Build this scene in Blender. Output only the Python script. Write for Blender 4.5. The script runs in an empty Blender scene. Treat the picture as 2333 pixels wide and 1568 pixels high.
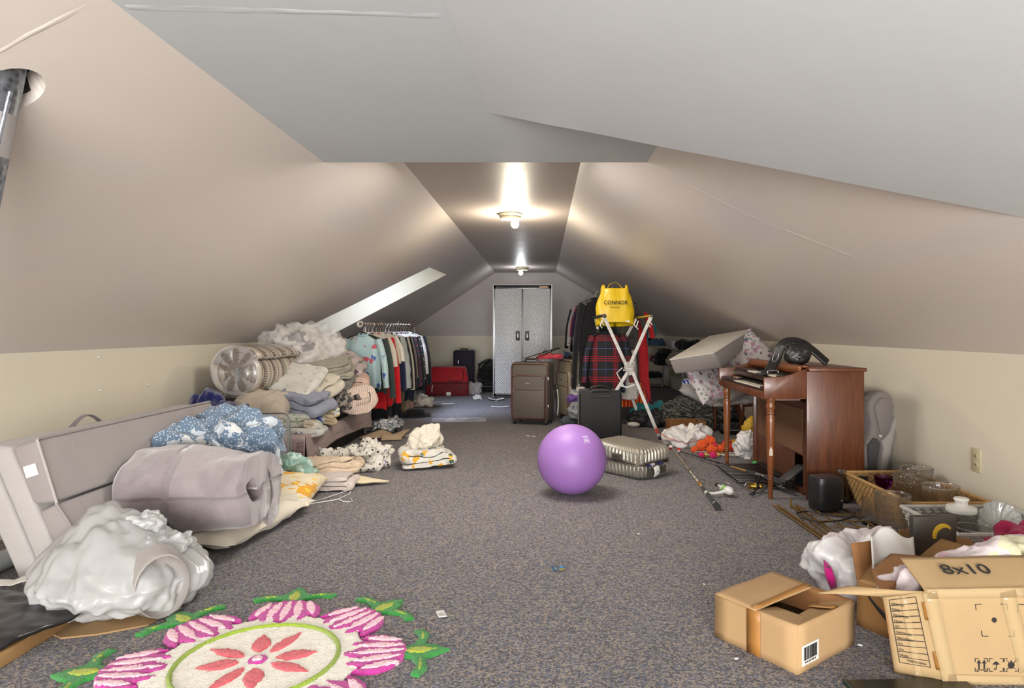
import bpy, bmesh, math, random
from mathutils import Vector, Matrix, Euler, noise, geometry
S = bpy.context.scene
COL = S.collection
PI = math.pi
F, H, CX, CY = 1500.0, 1.10, 1237.0, 751.0

# ---------------------------------------------------------------- camera, world, lights, exposure
cam = bpy.data.objects.new('camera', bpy.data.cameras.new('camera'))
COL.objects.link(cam)
cam.location = (0, 0, H)
cam.rotation_euler = (PI/2, 0, 0)
cam.data.sensor_width = 36
cam.data.lens = 36*F/2333
cam.data.shift_x = (1166.5-CX)/2333
cam.data.shift_y = (CY-784)/2333
cam.data.clip_start = 0.05
S.camera = cam
W = bpy.data.worlds.new('world'); S.world = W; W.use_nodes = True
W.node_tree.nodes['Background'].inputs[0].default_value = (0.75, 0.83, 1.0, 1)
W.node_tree.nodes['Background'].inputs[1].default_value = 0.5
S.view_settings.view_transform = 'Standard'
S.view_settings.look = 'None'
S.view_settings.gamma = 1
S.view_settings.use_curve_mapping = False
S.view_settings.exposure = 0.22
try:
    S.cycles.use_denoising = True
    S.cycles.max_bounces = 8; S.cycles.diffuse_bounces = 4; S.cycles.glossy_bounces = 3
    S.cycles.transmission_bounces = 6; S.cycles.transparent_max_bounces = 12
    S.cycles.sample_clamp_indirect = 6.0
    S.cycles.caustics_reflective = False; S.cycles.caustics_refractive = False
except Exception: pass

def area(name, loc, aim, sx, sy, power, col):
    l = bpy.data.lights.new(name, 'AREA'); l.shape = 'RECTANGLE'; l.size = sx; l.size_y = sy
    l.energy = power; l.color = col
    o = bpy.data.objects.new(name, l); COL.objects.link(o); o.location = loc
    o.rotation_euler = (Vector(aim)-Vector(loc)).to_track_quat('-Z', 'Y').to_euler()
    return o
# added unseen fills: a broad one behind the camera, one upward from the floor
area('rear_fill', (0.0, -3.6, 0.85), (0.0, 6.0, 1.15), 4.0, 1.5, 560, (1.0, 0.985, 0.965))
area('floor_up_fill', (0.1, -0.9, 0.05), (0.1, -0.6, 2.0), 2.4, 1.8, 62, (1.0, 0.985, 0.96))
# added soft downward fills: over the near bay, and hidden behind the ceiling drop
area('near_overhead_fill', (-0.25, 0.6, 2.02), (-0.25, 0.62, 0.0), 1.5, 1.2, 16, (1.0, 0.98, 0.95))
area('bay_overhead_fill', (-0.3, 4.25, 2.2), (-0.3, 4.3, 0.0), 0.8, 0.7, 48, (1.0, 0.95, 0.88))
# daylight in the left dormer
dl = area('dormer_window_light', (-2.05, 8.25, 2.85), (-0.80, 8.40, 0.0), 0.5, 0.8, 62, (0.60, 0.72, 1.0))
dl.data.spread = math.radians(95)

# ---------------------------------------------------------------- helpers
def sr(c): return tuple(x*.80 for x in sr1(c)[:3])+(1,)
def sr1(c):
    if isinstance(c, str): c = [int(c[i:i+2], 16) for i in (0, 2, 4)]
    return tuple(((x/255)/12.92 if x/255 <= .04045 else ((x/255+.055)/1.055)**2.4) for x in c) + (1,)
def fl(px, py):
    Y = F*H/(py-CY); return Vector(((px-CX)*Y/F, Y, 0))
def at(px, py, Y): return Vector(((px-CX)*Y/F, Y, H-(py-CY)*Y/F))
def V(*a): return Vector(a)

class MB:
    def __init__(s): s.v = []; s.f = []; s.mi = []; s.cur = 0
    def add(s, vs, fs, M=None):
        b = len(s.v)
        s.v += [tuple(M @ Vector(p)) if M else tuple(p) for p in vs]
        s.f += [tuple(b+i for i in f) for f in fs]; s.mi += [s.cur]*len(fs); return s
    def box(s, cx, cy, cz, sx, sy, sz, M=None):
        x, y, z = sx/2, sy/2, sz/2
        vs = [(cx+a*x, cy+b*y, cz+c*z) for a in (-1, 1) for b in (-1, 1) for c in (-1, 1)]
        return s.add(vs, [(0,1,3,2),(4,6,7,5),(0,4,5,1),(2,3,7,6),(0,2,6,4),(1,5,7,3)], M)
    def hexa(s, p, M=None):  # p: bottom 4 (ccw) then top 4
        return s.add(p, [(3,2,1,0),(4,5,6,7),(0,1,5,4),(1,2,6,5),(2,3,7,6),(3,0,4,7)], M)
    def bar(s, a, b, w, h=None, up=(0,0,1)):
        a, b = Vector(a), Vector(b); h = h or w; d = (b-a).normalized()
        x = d.cross(Vector(up));
        if x.length < 1e-4: x = d.cross(Vector((1,0,0)))
        x.normalize(); y = x.cross(d); x = x*w/2; y = y*h/2
        return s.hexa([a-x-y, a+x-y, a+x+y, a-x+y, b-x-y, b+x-y, b+x+y, b-x+y])
    def grid(s, fn, nu, nv, cu=False, M=None):
        vs = [fn(i/(nu if cu else nu), j/nv) for j in range(nv+1) for i in range(nu if cu else nu+1)]
        w = nu if cu else nu+1; fs = []
        for j in range(nv):
            for i in range(nu):
                k = (i+1) % w
                fs.append((j*w+i, j*w+k, (j+1)*w+k, (j+1)*w+i))
        return s.add(vs, fs, M)
    def tube(s, pts, r, n=8, close=False, M=None, sy=1.0):
        pts = [Vector(p) for p in pts]; m = len(pts); rs = r if isinstance(r, (list, tuple)) else [r]*m
        vs = []; ref = None
        for i, p in enumerate(pts):
            a = pts[(i-1) % m] if (i or close) else p; b = pts[(i+1) % m] if (i < m-1 or close) else p
            d = (b-a); d = d.normalized() if d.length > 1e-9 else Vector((0,0,1))
            if ref is None:
                ref = d.cross(Vector((0,0,1)))
                if ref.length < .05: ref = d.cross(Vector((1,0,0)))
            ref = (ref - d*ref.dot(d)).normalized(); q = d.cross(ref)
            for k in range(n):
                t = 2*PI*k/n; vs.append(p+(ref*math.cos(t)+q*math.sin(t)*sy)*rs[i])
        fs = []
        for i in range(m if close else m-1):
            j = (i+1) % m
            for k in range(n): fs.append((i*n+k, i*n+(k+1) % n, j*n+(k+1) % n, j*n+k))
        if not close: fs += [tuple(range(n-1, -1, -1)), tuple(range((m-1)*n, m*n))]
        return s.add(vs, fs, M)
    def lathe(s, prof, n=24, M=None, fn=None):
        vs = []; fs = []
        for r, z in prof:
            for k in range(n):
                t = 2*PI*k/n; rr = fn(r, z, t) if fn else r
                vs.append((rr*math.cos(t), rr*math.sin(t), z))
        m = len(prof)
        for i in range(m-1):
            for k in range(n): fs.append((i*n+k, i*n+(k+1) % n, (i+1)*n+(k+1) % n, (i+1)*n+k))
        if prof[0][0] > 1e-6: fs.append(tuple(range(n-1, -1, -1)))
        if prof[-1][0] > 1e-6: fs.append(tuple(range((m-1)*n, m*n)))
        return s.add(vs, fs, M)
    def prism(s, poly, z0, z1, M=None):
        n = len(poly)
        vs = [(x, y, z0) for x, y in poly]+[(x, y, z1) for x, y in poly]
        fs = [tuple(range(n-1, -1, -1)), tuple(range(n, 2*n))]+[(i, (i+1) % n, n+(i+1) % n, n+i) for i in range(n)]
        return s.add(vs, fs, M)
    def ball(s, c, r, n=12, sc=(1,1,1)):
        c = Vector(c)
        return s.grid(lambda u, v: c+Vector((math.cos(2*PI*u)*math.sin(PI*v)*sc[0], math.sin(2*PI*u)*math.sin(PI*v)*sc[1], -math.cos(PI*v)*sc[2]))*r, n, max(4, n//2), True)

def mesh(name, mb, mat, parent=None, loc=(0,0,0), rot=(0,0,0), bevel=0, seg=2, smooth=40, sub=0, solid=0, off=0):
    me = bpy.data.meshes.new(name); me.from_pydata(mb.v, [], mb.f)
    ms = mat if isinstance(mat, (list, tuple)) else [mat]
    for m in ms: me.materials.append(m)
    if len(ms) > 1: me.polygons.foreach_set('material_index', mb.mi)
    bm = bmesh.new(); bm.from_mesh(me)
    bmesh.ops.remove_doubles(bm, verts=bm.verts, dist=1e-5)
    bmesh.ops.recalc_face_normals(bm, faces=bm.faces)
    if bevel:
        es = [e for e in bm.edges if len(e.link_faces) == 2 and e.calc_face_angle(0) > .5]
        bmesh.ops.bevel(bm, geom=es, offset=bevel, segments=seg, affect='EDGES', profile=.5, clamp_overlap=True)
    bm.to_mesh(me); bm.free()
    if smooth:
        me.polygons.foreach_set('use_smooth', [True]*len(me.polygons))
        me.set_sharp_from_angle(angle=math.radians(smooth))
    me.update()
    o = bpy.data.objects.new(name, me); COL.objects.link(o)
    o.location = loc; o.rotation_euler = rot
    if parent: o.parent = parent
    if solid:
        md = o.modifiers.new('thick', 'SOLIDIFY'); md.thickness = solid; md.offset = off
    if sub:
        md = o.modifiers.new('sub', 'SUBSURF'); md.levels = sub; md.render_levels = sub
    return o
def tag(o, label=None, cat=None, group=None, kind=None):
    if label: o['label'] = label
    if cat: o['category'] = cat
    if group: o['group'] = group
    if kind: o['kind'] = kind
    return o
def thing(name, label, cat, loc=(0,0,0), rotz=0, group=None):
    o = bpy.data.objects.new(name, None); COL.objects.link(o); o.empty_display_size = .05
    o.location = loc; o.rotation_euler = (0,0,rotz)
    return tag(o, label, cat, group)
def dup(o, parent=None):
    c = o.copy(); COL.objects.link(c)
    if parent: c.parent = parent
    for ch in list(o.children):
        dup(ch, c)
    return c
def text(s, size, mat, parent, loc, rot, name='lettering', align='CENTER', ext=.0006, sx=1.0):
    c = bpy.data.curves.new(name, 'FONT'); c.body = s; c.size = size; c.extrude = ext; c.align_x = align; c.align_y = 'CENTER'
    c.resolution_u = 3
    tmp = bpy.data.objects.new(name, c); COL.objects.link(tmp)
    me = bpy.data.meshes.new_from_object(tmp); bpy.data.objects.remove(tmp); me.materials.clear(); me.materials.append(mat)
    o = bpy.data.objects.new(name, me); COL.objects.link(o); o.parent = parent; o.location = loc; o.rotation_euler = rot
    o.scale = (sx, 1, 1); return o
def fbm(p, f, seed=0, o=3):
    return noise.fractal(Vector(p)*f+Vector((seed*7.3, seed*3.1, seed*5.7)), 1.0, 2.0, o)
def ridge(p, f, seed=0):
    q = Vector(p)*f+Vector((seed*3.7, seed*9.1, seed*1.3))
    w = noise.noise_vector(q*.6)*.7
    return 1-2*abs(noise.noise(q+w))*1.6

# ---------------------------------------------------------------- soft-goods generators
def blob(name, loc, r, mat, rotz=0, p=2.5, amp=.10, f=3.0, wr=.05, wf=5.0, seed=0, sub=5, flat=.85, shape=None, parent=None, rot=None):
    """lumpy textile heap; loc is the point it stands on, r the half sizes"""
    bm = bmesh.new(); bmesh.ops.create_icosphere(bm, subdivisions=sub, radius=1)
    R = Vector(r); m = (R.x+R.y+R.z)/3
    for v in bm.verts:
        d = v.co.normalized()
        k = 1/((abs(d.x)**p+abs(d.y)**p+abs(d.z)**p)**(1/p))
        q = Vector((d.x*k*R.x, d.y*k*R.y, d.z*k*R.z))
        n = d
        q = q+n*(fbm(q/m, f/3, seed)*amp*m*1.6+ridge(q/m, wf/3, seed+2)*wr*m+ridge(q/m, wf*.8, seed+5)*wr*.45*m)
        if shape: q = shape(q, R)
        q.z = q.z+R.z*flat
        if q.z < 0: q.z = q.z*.04
        v.co = q
    me = bpy.data.meshes.new(name); bm.to_mesh(me); bm.free()
    me.materials.append(mat); me.polygons.foreach_set('use_smooth', [True]*len(me.polygons))
    o = bpy.data.objects.new(name, me); COL.objects.link(o); o.location = loc; o.rotation_euler = rot or (0,0,rotz)
    if parent: o.parent = parent
    return o
def ribbon_pts_serp(n, w, t, seg=8, shrink=0.0, jit=0, seed=0):
    rd = random.Random(seed); pts = []
    for i in range(n):
        z = t*(i+.5); ww = w/2*(1-shrink*i/max(1, n-1))-t/2+rd.uniform(-jit, jit)
        a, b = (-ww, ww) if i % 2 == 0 else (ww, -ww)
        for k in range(seg+1): pts.append((a+(b-a)*k/seg, z))
        if i < n-1:
            sgn = 1 if b > 0 else -1
            for k in range(1, 6):
                th = -PI/2+PI*k/6; pts.append((b+sgn*math.cos(th)*t/2, t*(i+1)+math.sin(th)*t/2))
    return pts
def ribbon_pts_spiral(ry, rz, turns, t, n=70, start=-.5*PI, p=2.3, cw=1):
    pts = []
    for k in range(n+1):
        a = start+cw*2*PI*turns*k/n; sh = 1-(t/((ry+rz)/2))*turns*(k/n)*1.0
        sh = max(sh, .12)
        c, s = math.cos(a), math.sin(a); q = 1/((abs(c)**p+abs(s)**p)**(1/p))
        pts.append((c*q*ry*sh, s*q*rz*sh+rz+t/2))
    return pts
def ribbon(name, loc, pts, t, L, mat, rot=(0,0,0), nl=24, amp=.012, f=6, wr=.004, seed=0, parent=None, end=.02, sag=0.0, fill=.94, crown=0):
    """a thick textile folded or rolled along pts (x,z) and running L along local y"""
    P = [Vector((a, 0, b)) for a, b in pts]; m = len(P); mb = MB(); A = []; B = []
    for i in range(m):
        d = (P[min(i+1, m-1)]-P[max(i-1, 0)]).normalized(); n = Vector((-d.z, 0, d.x))
        e = t/2*fill*(1 if 0 < i < m-1 else .6)
        A.append(P[i]+n*e); B.append(P[i]-n*e)
    loop = A+B[::-1]; n = len(loop)
    def disp(p):
        return Vector((fbm(p, f, seed), fbm(p, f, seed+3), fbm(p, f, seed+6)))*amp+Vector((0, 0, 1))*(ridge(p, f*1.5, seed)*wr)
    ring = []
    for j in range(nl+1):
        v = j/nl; y = (v-.5)*L
        ed = min(v, 1-v)*L; sc = 1-.10*max(0, 1-ed/max(end, 1e-4))**2
        for q in loop:
            pp = Vector((q.x*sc, y, (q.z)*1.0))
            pp += disp(pp); pp.z += crown*math.cos(PI*(v-.5)) - sag*(abs(q.x)/.3)**2
            ring.append(pp)
    fs = []
    for j in range(nl):
        for i in range(n): fs.append((j*n+i, j*n+(i+1) % n, (j+1)*n+(i+1) % n, (j+1)*n+i))
    for j in (0, nl):
        for i in range(m-1): fs.append((j*n+i, j*n+i+1, j*n+n-2-i, j*n+n-1-i))
    mn = min(p.z for p in ring)
    mb.add([(p.x, p.y, p.z-mn) for p in ring], fs)
    return mesh(name, mb, mat, parent, loc, rot, smooth=75)
def pillow(name, loc, w, l, t, mat, rot=(0,0,0), seed=0, amp=.012, parent=None, n=28, pinch=.06):
    mb = MB()
    def side(sg):
        def fn(u, v):
            x, y = u*2-1, v*2-1
            prof = max(0, (1-abs(x)**3.0))**.5*max(0, (1-abs(y)**3.0))**.5
            px = x*(w/2)*(1-pinch*(1-y*y)); py = y*(l/2)*(1-pinch*(1-x*x))
            q = Vector((px, py, sg*t/2*prof))
            e = min(1, 4*prof)
            q += Vector((fbm(q, 4, seed), fbm(q, 4, seed+1), 0))*amp*.6
            q.z += (fbm(q, 5, seed+2)*amp+ridge(q, 9, seed)*amp*.5)*e*1.2
            return q
        return fn
    mb.grid(side(1), n, n); mb.grid(side(-1), n, n)
    return mesh(name, mb, mat, parent, loc, rot, smooth=75)
def pad_poly(poly, res=.012):
    """triangulate a 2-D outline with inner points"""
    n = len(poly); P = [Vector(p) for p in poly]; B = []
    for i in range(n):
        a, b = P[i], P[(i+1) % n]; k = max(1, int((b-a).length/res))
        B += [a.lerp(b, j/k) for j in range(k)]
    nb = len(B); edges = [(i, (i+1) % nb) for i in range(nb)]
    x0 = min(p.x for p in B); x1 = max(p.x for p in B); y0 = min(p.y for p in B); y1 = max(p.y for p in B)
    def inside(q):
        c = False; j = nb-1
        for i in range(nb):
            a, b = B[i], B[j]
            if (a.y > q.y) != (b.y > q.y) and q.x < (b.x-a.x)*(q.y-a.y)/(b.y-a.y)+a.x: c = not c
            j = i
        return c
    I = []; rd = random.Random(4); y = y0+res*.5
    while y < y1:
        x = x0+res*.5
        while x < x1:
            q = Vector((x+rd.uniform(-.3, .3)*res, y+rd.uniform(-.3, .3)*res))
            if inside(q): I.append(q)
            x += res
        y += res
    r = geometry.delaunay_2d_cdt(B+I, edges, [], 1, 1e-6)
    return r[0], r[2], nb
# ---------------------------------------------------------------- materials
class NT:
    def __init__(s, name):
        s.m = bpy.data.materials.new(name); s.m.use_nodes = True; s.t = s.m.node_tree
        s.b = s.t.nodes['Principled BSDF']; s.out = s.t.nodes['Material Output']
        s.tc = None
    def n(s, typ, **k):
        nd = s.t.nodes.new(typ)
        for a, b in k.items(): setattr(nd, a, b)
        return nd
    def l(s, a, b): s.t.links.new(a, b)
    def co(s, scale=(1,1,1), rot=(0,0,0), kind='Object'):
        if not s.tc: s.tc = s.n('ShaderNodeTexCoord')
        mp = s.n('ShaderNodeMapping'); mp.inputs['Scale'].default_value = scale; mp.inputs['Rotation'].default_value = rot
        s.l(s.tc.outputs[kind], mp.inputs[0]); return mp.outputs[0]
    def noise(s, sc, det=2, rough=.5, vec=None, dist=0):
        t = s.n('ShaderNodeTexNoise'); t.inputs['Scale'].default_value = sc; t.inputs['Detail'].default_value = det
        t.inputs['Roughness'].default_value = rough; t.inputs['Distortion'].default_value = dist
        s.l(vec or s.co(), t.inputs['Vector']); return t
    def vor(s, sc, vec=None, feat='F1', rnd=1.0):
        t = s.n('ShaderNodeTexVoronoi'); t.feature = feat; t.inputs['Scale'].default_value = sc; t.inputs['Randomness'].default_value = rnd
        s.l(vec or s.co(), t.inputs['Vector']); return t
    def math(s, op, a, b=None, c=None):
        t = s.n('ShaderNodeMath', operation=op)
        for i, x in enumerate((a, b, c)):
            if x is None: continue
            if isinstance(x, (int, float)): t.inputs[i].default_value = x
            else: s.l(x, t.inputs[i])
        return t.outputs[0]
    def mix(s, fac, a, b):
        t = s.n('ShaderNodeMix', data_type='RGBA')
        for i, x in ((0, fac), (6, a), (7, b)):
            if isinstance(x, (int, float)): t.inputs[i].default_value = x
            elif isinstance(x, tuple): t.inputs[i].default_value = x
            else: s.l(x, t.inputs[i])
        return t.outputs[2]
    def ramp(s, fac, stops, mode='LINEAR'):
        t = s.n('ShaderNodeValToRGB'); r = t.color_ramp; r.interpolation = mode
        while len(r.elements) < len(stops): r.elements.new(.5)
        for e, (p, c) in zip(r.elements, stops): e.position = p; e.color = c
        s.l(fac, t.inputs[0]); return t.outputs[0]
    def bump(s, h, st=.3, dist=.005):
        t = s.n('ShaderNodeBump'); t.inputs['Strength'].default_value = st; t.inputs['Distance'].default_value = dist
        s.l(h, t.inputs['Height']); s.l(t.outputs[0], s.b.inputs['Normal'])
    def set(s, **k):
        for a, b in k.items():
            a = {'col': 'Base Color', 'rough': 'Roughness', 'metal': 'Metallic', 'spec': 'Specular IOR Level', 'trans': 'Transmission Weight', 'ior': 'IOR', 'alpha': 'Alpha', 'sheen': 'Sheen Weight', 'coat': 'Coat Weight', 'sub': 'Subsurface Weight'}.get(a, a)
            if isinstance(b, (int, float, tuple)): s.b.inputs[a].default_value = b
            else: s.l(b, s.b.inputs[a])
        return s
CACHE = {}
def plain(col, rough=.5, metal=0, spec=.5, var=.06, bs=0, bst=.2, coat=0):
    """painted / plastic / metal surface with slight mottling"""
    key = ('p', col if isinstance(col, str) else tuple(col), rough, metal, spec, var, bs, bst, coat)
    if key in CACHE: return CACHE[key]
    n = NT('surface'); c = sr(col)
    d = tuple(x*(1-var*2) for x in c[:3])+(1,); e = tuple(min(1, x*(1+var)) for x in c[:3])+(1,)
    n.set(col=n.ramp(n.noise(7, 3).outputs[0], [(.3, d), (.7, e)]), rough=rough, metal=metal, spec=spec, coat=coat)
    if bs: n.bump(n.noise(bs, 2).outputs[0], bst, .004)
    CACHE[key] = n.m; return n.m
def cloth(col, *layers, rough=.9, bump=.25, bs=350, var=.10, sheen=.15, spec=.25, wave=None, name='fabric', scale=(1,1,1)):
    """woven textile; layers = (kind, scale, threshold, colour[, keep])"""
    key = ('c', col, layers, rough, bump, bs, var, sheen, wave, scale)
    if key in CACHE: return CACHE[key]
    n = NT(name); c = sr(col); vec = n.co(scale)
    cur = n.mix(n.noise(9, 3, vec=vec).outputs[0], tuple(x*(1-var) for x in c[:3])+(1,), tuple(min(1, x*(1+var)) for x in c[:3])+(1,))
    for i, ly in enumerate(layers):
        kind, sc, th, cc = ly[:4]; keep = ly[4] if len(ly) > 4 else 1.0
        vv = n.co(tuple(sc*k for k in scale), (i*.7, i*1.1, i*.5))
        if kind == 'dots':
            v = n.vor(1, vv); msk = n.math('LESS_THAN', v.outputs['Distance'], th)
            if keep < 1:
                sp = n.n('ShaderNodeSeparateColor'); n.l(v.outputs['Color'], sp.inputs[0])
                msk = n.math('MULTIPLY', msk, n.math('LESS_THAN', sp.outputs[0], keep))
        elif kind == 'petal':
            w = n.noise(3.0, 2, vec=vv); ad = n.n('ShaderNodeVectorMath', operation='MULTIPLY_ADD')
            n.l(w.outputs['Color'], ad.inputs[0]); ad.inputs[1].default_value = (.9, .9, .9); n.l(vv, ad.inputs[2])
            v = n.vor(1, ad.outputs[0]); msk = n.math('LESS_THAN', v.outputs['Distance'], th)
            sp = n.n('ShaderNodeSeparateColor'); n.l(v.outputs['Color'], sp.inputs[0])
            msk = n.math('MULTIPLY', msk, n.math('LESS_THAN', sp.outputs[1], keep))
        elif kind == 'edge':
            v = n.vor(1, vv, 'DISTANCE_TO_EDGE', keep if keep < 1 else .0); msk = n.math('LESS_THAN', v.outputs['Distance'], th)
        elif kind == 'blot':
            msk = n.math('GREATER_THAN', n.noise(1, 3, vec=vv).outputs[0], th)
        elif kind in ('sx', 'sy', 'sz'):
            sp = n.n('ShaderNodeSeparateXYZ'); n.l(n.co(scale), sp.inputs[0])
            fr = n.math('FRACT', n.math('MULTIPLY', sp.outputs['xyz'.index(kind[1])], sc)); msk = n.math('LESS_THAN', fr, th)
        elif kind == 'wave':
            t = n.n('ShaderNodeTexWave'); t.inputs['Scale'].default_value = 1; t.inputs['Distortion'].default_value = 3.5; t.inputs['Detail'].default_value = 1
            n.l(vv, t.inputs[0]); msk = n.math('GREATER_THAN', t.outputs['Fac'], th)
        cur = n.mix(msk, cur, sr(cc))
    n.set(col=cur, rough=rough, sheen=sheen, spec=spec)
    crease = n.noise(13, 5, .62, vec=vec, dist=.8).outputs[0]
    n.bump(n.math('ADD', n.math('MULTIPLY', n.noise(bs, 1, vec=vec).outputs[0], .12), crease), min(1, bump*2.2), .018)
    CACHE[key] = n.m; return n.m
def glass(tint=(1,1,1,1), rough=.02, key='g'):
    if key in CACHE: return CACHE[key]
    n = NT('glass'); n.set(col=tint, rough=rough, trans=1.0, ior=1.45, spec=.7)
    tr = n.n('ShaderNodeBsdfTransparent'); tr.inputs[0].default_value = tint
    b = n.n('ShaderNodeMixShader'); b.inputs[0].default_value = .42
    n.l(n.b.outputs[0], b.inputs[1]); n.l(tr.outputs[0], b.inputs[2]); n.l(b.outputs[0], n.out.inputs[0])
    # let light through to what stands behind, as thin glass does
    CACHE[key] = n.m; return n.m
def film(col, clear=.5, rough=.15, key='f', trl=.35):
    """thin plastic film: part clear, part milky, shiny"""
    if key in CACHE: return CACHE[key]
    n = NT('plastic_film'); n.set(col=col, rough=rough, spec=.6)
    tl = n.n('ShaderNodeBsdfTranslucent'); tl.inputs[0].default_value = col
    tr = n.n('ShaderNodeBsdfTransparent')
    a = n.n('ShaderNodeMixShader'); a.inputs[0].default_value = trl; n.l(n.b.outputs[0], a.inputs[1]); n.l(tl.outputs[0], a.inputs[2])
    b = n.n('ShaderNodeMixShader'); b.inputs[0].default_value = clear; n.l(a.outputs[0], b.inputs[1]); n.l(tr.outputs[0], b.inputs[2])
    n.l(b.outputs[0], n.out.inputs[0])
    n.bump(n.noise(14, 4, vec=n.co()).outputs[0], .35, .01)
    CACHE[key] = n.m; return n.m
def emit(col, st, key):
    n = NT('lamp_glow'); n.set(col=(1,1,1,1)); n.b.inputs['Emission Color'].default_value = col; n.b.inputs['Emission Strength'].default_value = st
    return n.m
def carpet():
    n = NT('carpet_flecked'); v = n.vor(150, n.co((1.0, 1.0, 1)))
    sp = n.n('ShaderNodeSeparateColor'); n.l(v.outputs['Color'], sp.inputs[0])
    c = n.ramp(sp.outputs[0], [(0, sr1('33353c')), (.19, sr1('48536f')), (.36, sr1('75737a')), (.58, sr1('a09080')), (.77, sr1('524d4c')), (.9, sr1('8c8887'))], 'CONSTANT')
    big = n.noise(1.3, 3).outputs[0]
    c2 = n.mix(.30, c, n.ramp(n.noise(60, 3).outputs[0], [(.3, sr1('3d404b')), (.7, sr1('8e8379'))]))
    c3 = n.mix(n.math('MULTIPLY', big, .25), c2, sr1('565452'))
    n.set(col=c3, rough=.95, spec=.15, sheen=.1)
    n.bump(n.math('ADD', n.noise(170, 2).outputs[0], v.outputs['Distance']), .6, .006)
    return n.m
def paint(col, rough=.38, patch=None, key=None, streak=(1,1,1)):
    n = NT('wall_paint'); c = sr1(col)
    a = n.noise(2.2, 4, .55, vec=n.co(streak)).outputs[0]
    cur = n.mix(a, tuple(x*.95 for x in c[:3])+(1,), tuple(min(1, x*1.04) for x in c[:3])+(1,))
    if patch:
        cur = n.mix(n.ramp(n.noise(1.1, 4, .6, vec=n.co(streak), dist=.6).outputs[0], [(.48, (0,0,0,1)), (.62, (.75,.75,.75,1))]), cur, sr1(patch))
    r = n.math('ADD', n.math('MULTIPLY', n.noise(3.5, 3).outputs[0], .12), rough-.06)
    n.set(col=cur, rough=r, spec=.5)
    n.bump(n.noise(5, 4, .6).outputs[0], .06, .02)
    return n.m
def wood(c1, c2, rough=.35, sc=(14, 14, 1.2), key=None):
    key = ('w', c1, c2, rough, sc)
    if key in CACHE: return CACHE[key]
    n = NT('wood_grain'); v = n.co(sc)
    a = n.noise(2.5, 5, .6, vec=v, dist=1.0).outputs[0]
    n.set(col=n.ramp(a, [(.3, sr(c1)), (.7, sr(c2))]), rough=rough, spec=.5, coat=.1)
    n.bump(a, .08, .003); CACHE[key] = n.m; return n.m
def kraft(col='b98f5e'):
    key = ('k', col)
    if key in CACHE: return CACHE[key]
    n = NT('cardboard'); c = sr(col)
    a = n.noise(5, 4, .6).outputs[0]; b = n.noise(60, 2, vec=n.co((1, 1, .05))).outputs[0]
    cur = n.mix(a, tuple(x*.88 for x in c[:3])+(1,), tuple(min(1, x*1.08) for x in c[:3])+(1,))
    cur = n.mix(n.math('MULTIPLY', b, .12), cur, sr('8a653c'))
    n.set(col=cur, rough=.75, spec=.25); n.bump(a, .1, .006); CACHE[key] = n.m; return n.m
BLACK = plain('1a1a1c', .45); INK = plain('24211e', .8, var=.02)
STEEL = plain('c9c9c9', .3, 1.0); WHITE = plain('e6e4df', .5); DARKPL = plain('29292b', .35)
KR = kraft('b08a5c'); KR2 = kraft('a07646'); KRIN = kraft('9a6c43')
TAPE = plain('a87437', .5)
GL = glass()
CLEAR = film((.9, .9, .9, 1), .78, .06, 'clear', .15)
BAGW = film((.88, .88, .87, 1), .30, .28, 'bagw', .45)
# ---------------------------------------------------------------- the attic shell
XL, XR, YB, YF, ZK, ZC = -2.83, 2.42, 13.2, -7.0, .974, 2.24
SL, SR_ = .673, .585
XCL, XCR = -.95, .256
def zl(x): return H+1.779+SL*x
def zr(x): return H+1.2897-SR_*x
def on_left(px, py):
    dx, dz = (px-CX)/F, (CY-py)/F; Y = 1.779/(dz-SL*dx); return Vector((dx*Y, Y, H+dz*Y))
def on_right(px, py):
    dx, dz = (px-CX)/F, (CY-py)/F; Y = 1.2897/(dz+SR_*dx); return Vector((dx*Y, Y, H+dz*Y))
def plane_holes(name, rect, holes, zf, mat, off):
    pts = [Vector(p) for p in rect]; n0 = len(rect); edges = [(i, (i+1) % n0) for i in range(n0)]
    for h in holes:
        b = len(pts); pts += [Vector(p) for p in h]; edges += [(b+i, b+(i+1) % len(h)) for i in range(len(h))]
    r = geometry.delaunay_2d_cdt(pts, edges, [], 1, 1e-6)
    def ins(q, P):
        c = False; j = len(P)-1
        for i in range(len(P)):
            a, b = P[i], P[j]
            if (a[1] > q[1]) != (b[1] > q[1]) and q[0] < (b[0]-a[0])*(q[1]-a[1])/(b[1]-a[1])+a[0]: c = not c
            j = i
        return c
    mb = MB(); fs = []
    for f in r[2]:
        c = sum((Vector(r[0][i]) for i in f), Vector((0, 0)))/len(f)
        if not any(ins(c, h) for h in holes): fs.append(tuple(f))
    mb.add([(p[0], p[1], zf(p[0])) for p in r[0]], fs)
    o = mesh(name, mb, mat, smooth=0, solid=.08, off=off); tag(o, kind='structure'); return o
M_FLOOR = carpet()
M_SLOPE = paint('dcd2c9', .40, 'd6cdcd', streak=(1.0, .35, 1))
M_FLAT = paint('c0b5ae', .42, streak=(.3, 2.2, 1))
M_A = paint('c3c8ca', .5); M_B = paint('cacdcf', .55); M_WALL = paint('cbc3b1', .5)
def struct(name, mb, mat, **k):
    o = mesh(name, mb, mat, smooth=k.pop('smooth', 0), **k); tag(o, kind='structure'); return o
struct('floor', MB().box((XL+XR)/2, (YB+YF)/2, -.05, XR-XL+.3, YB-YF+.3, .1), M_FLOOR)
struct('wall_left', MB().box(XL-.05, (YB+YF)/2, ZK/2, .1, YB-YF, ZK), M_WALL)
struct('wall_right', MB().box(XR+.05, (YB+YF)/2, ZK/2, .1, YB-YF, ZK), M_WALL)
struct('wall_front', MB().box((XL+XR)/2, YF-.05, 1.2, XR-XL+.3, .1, 2.5), M_WALL)
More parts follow.
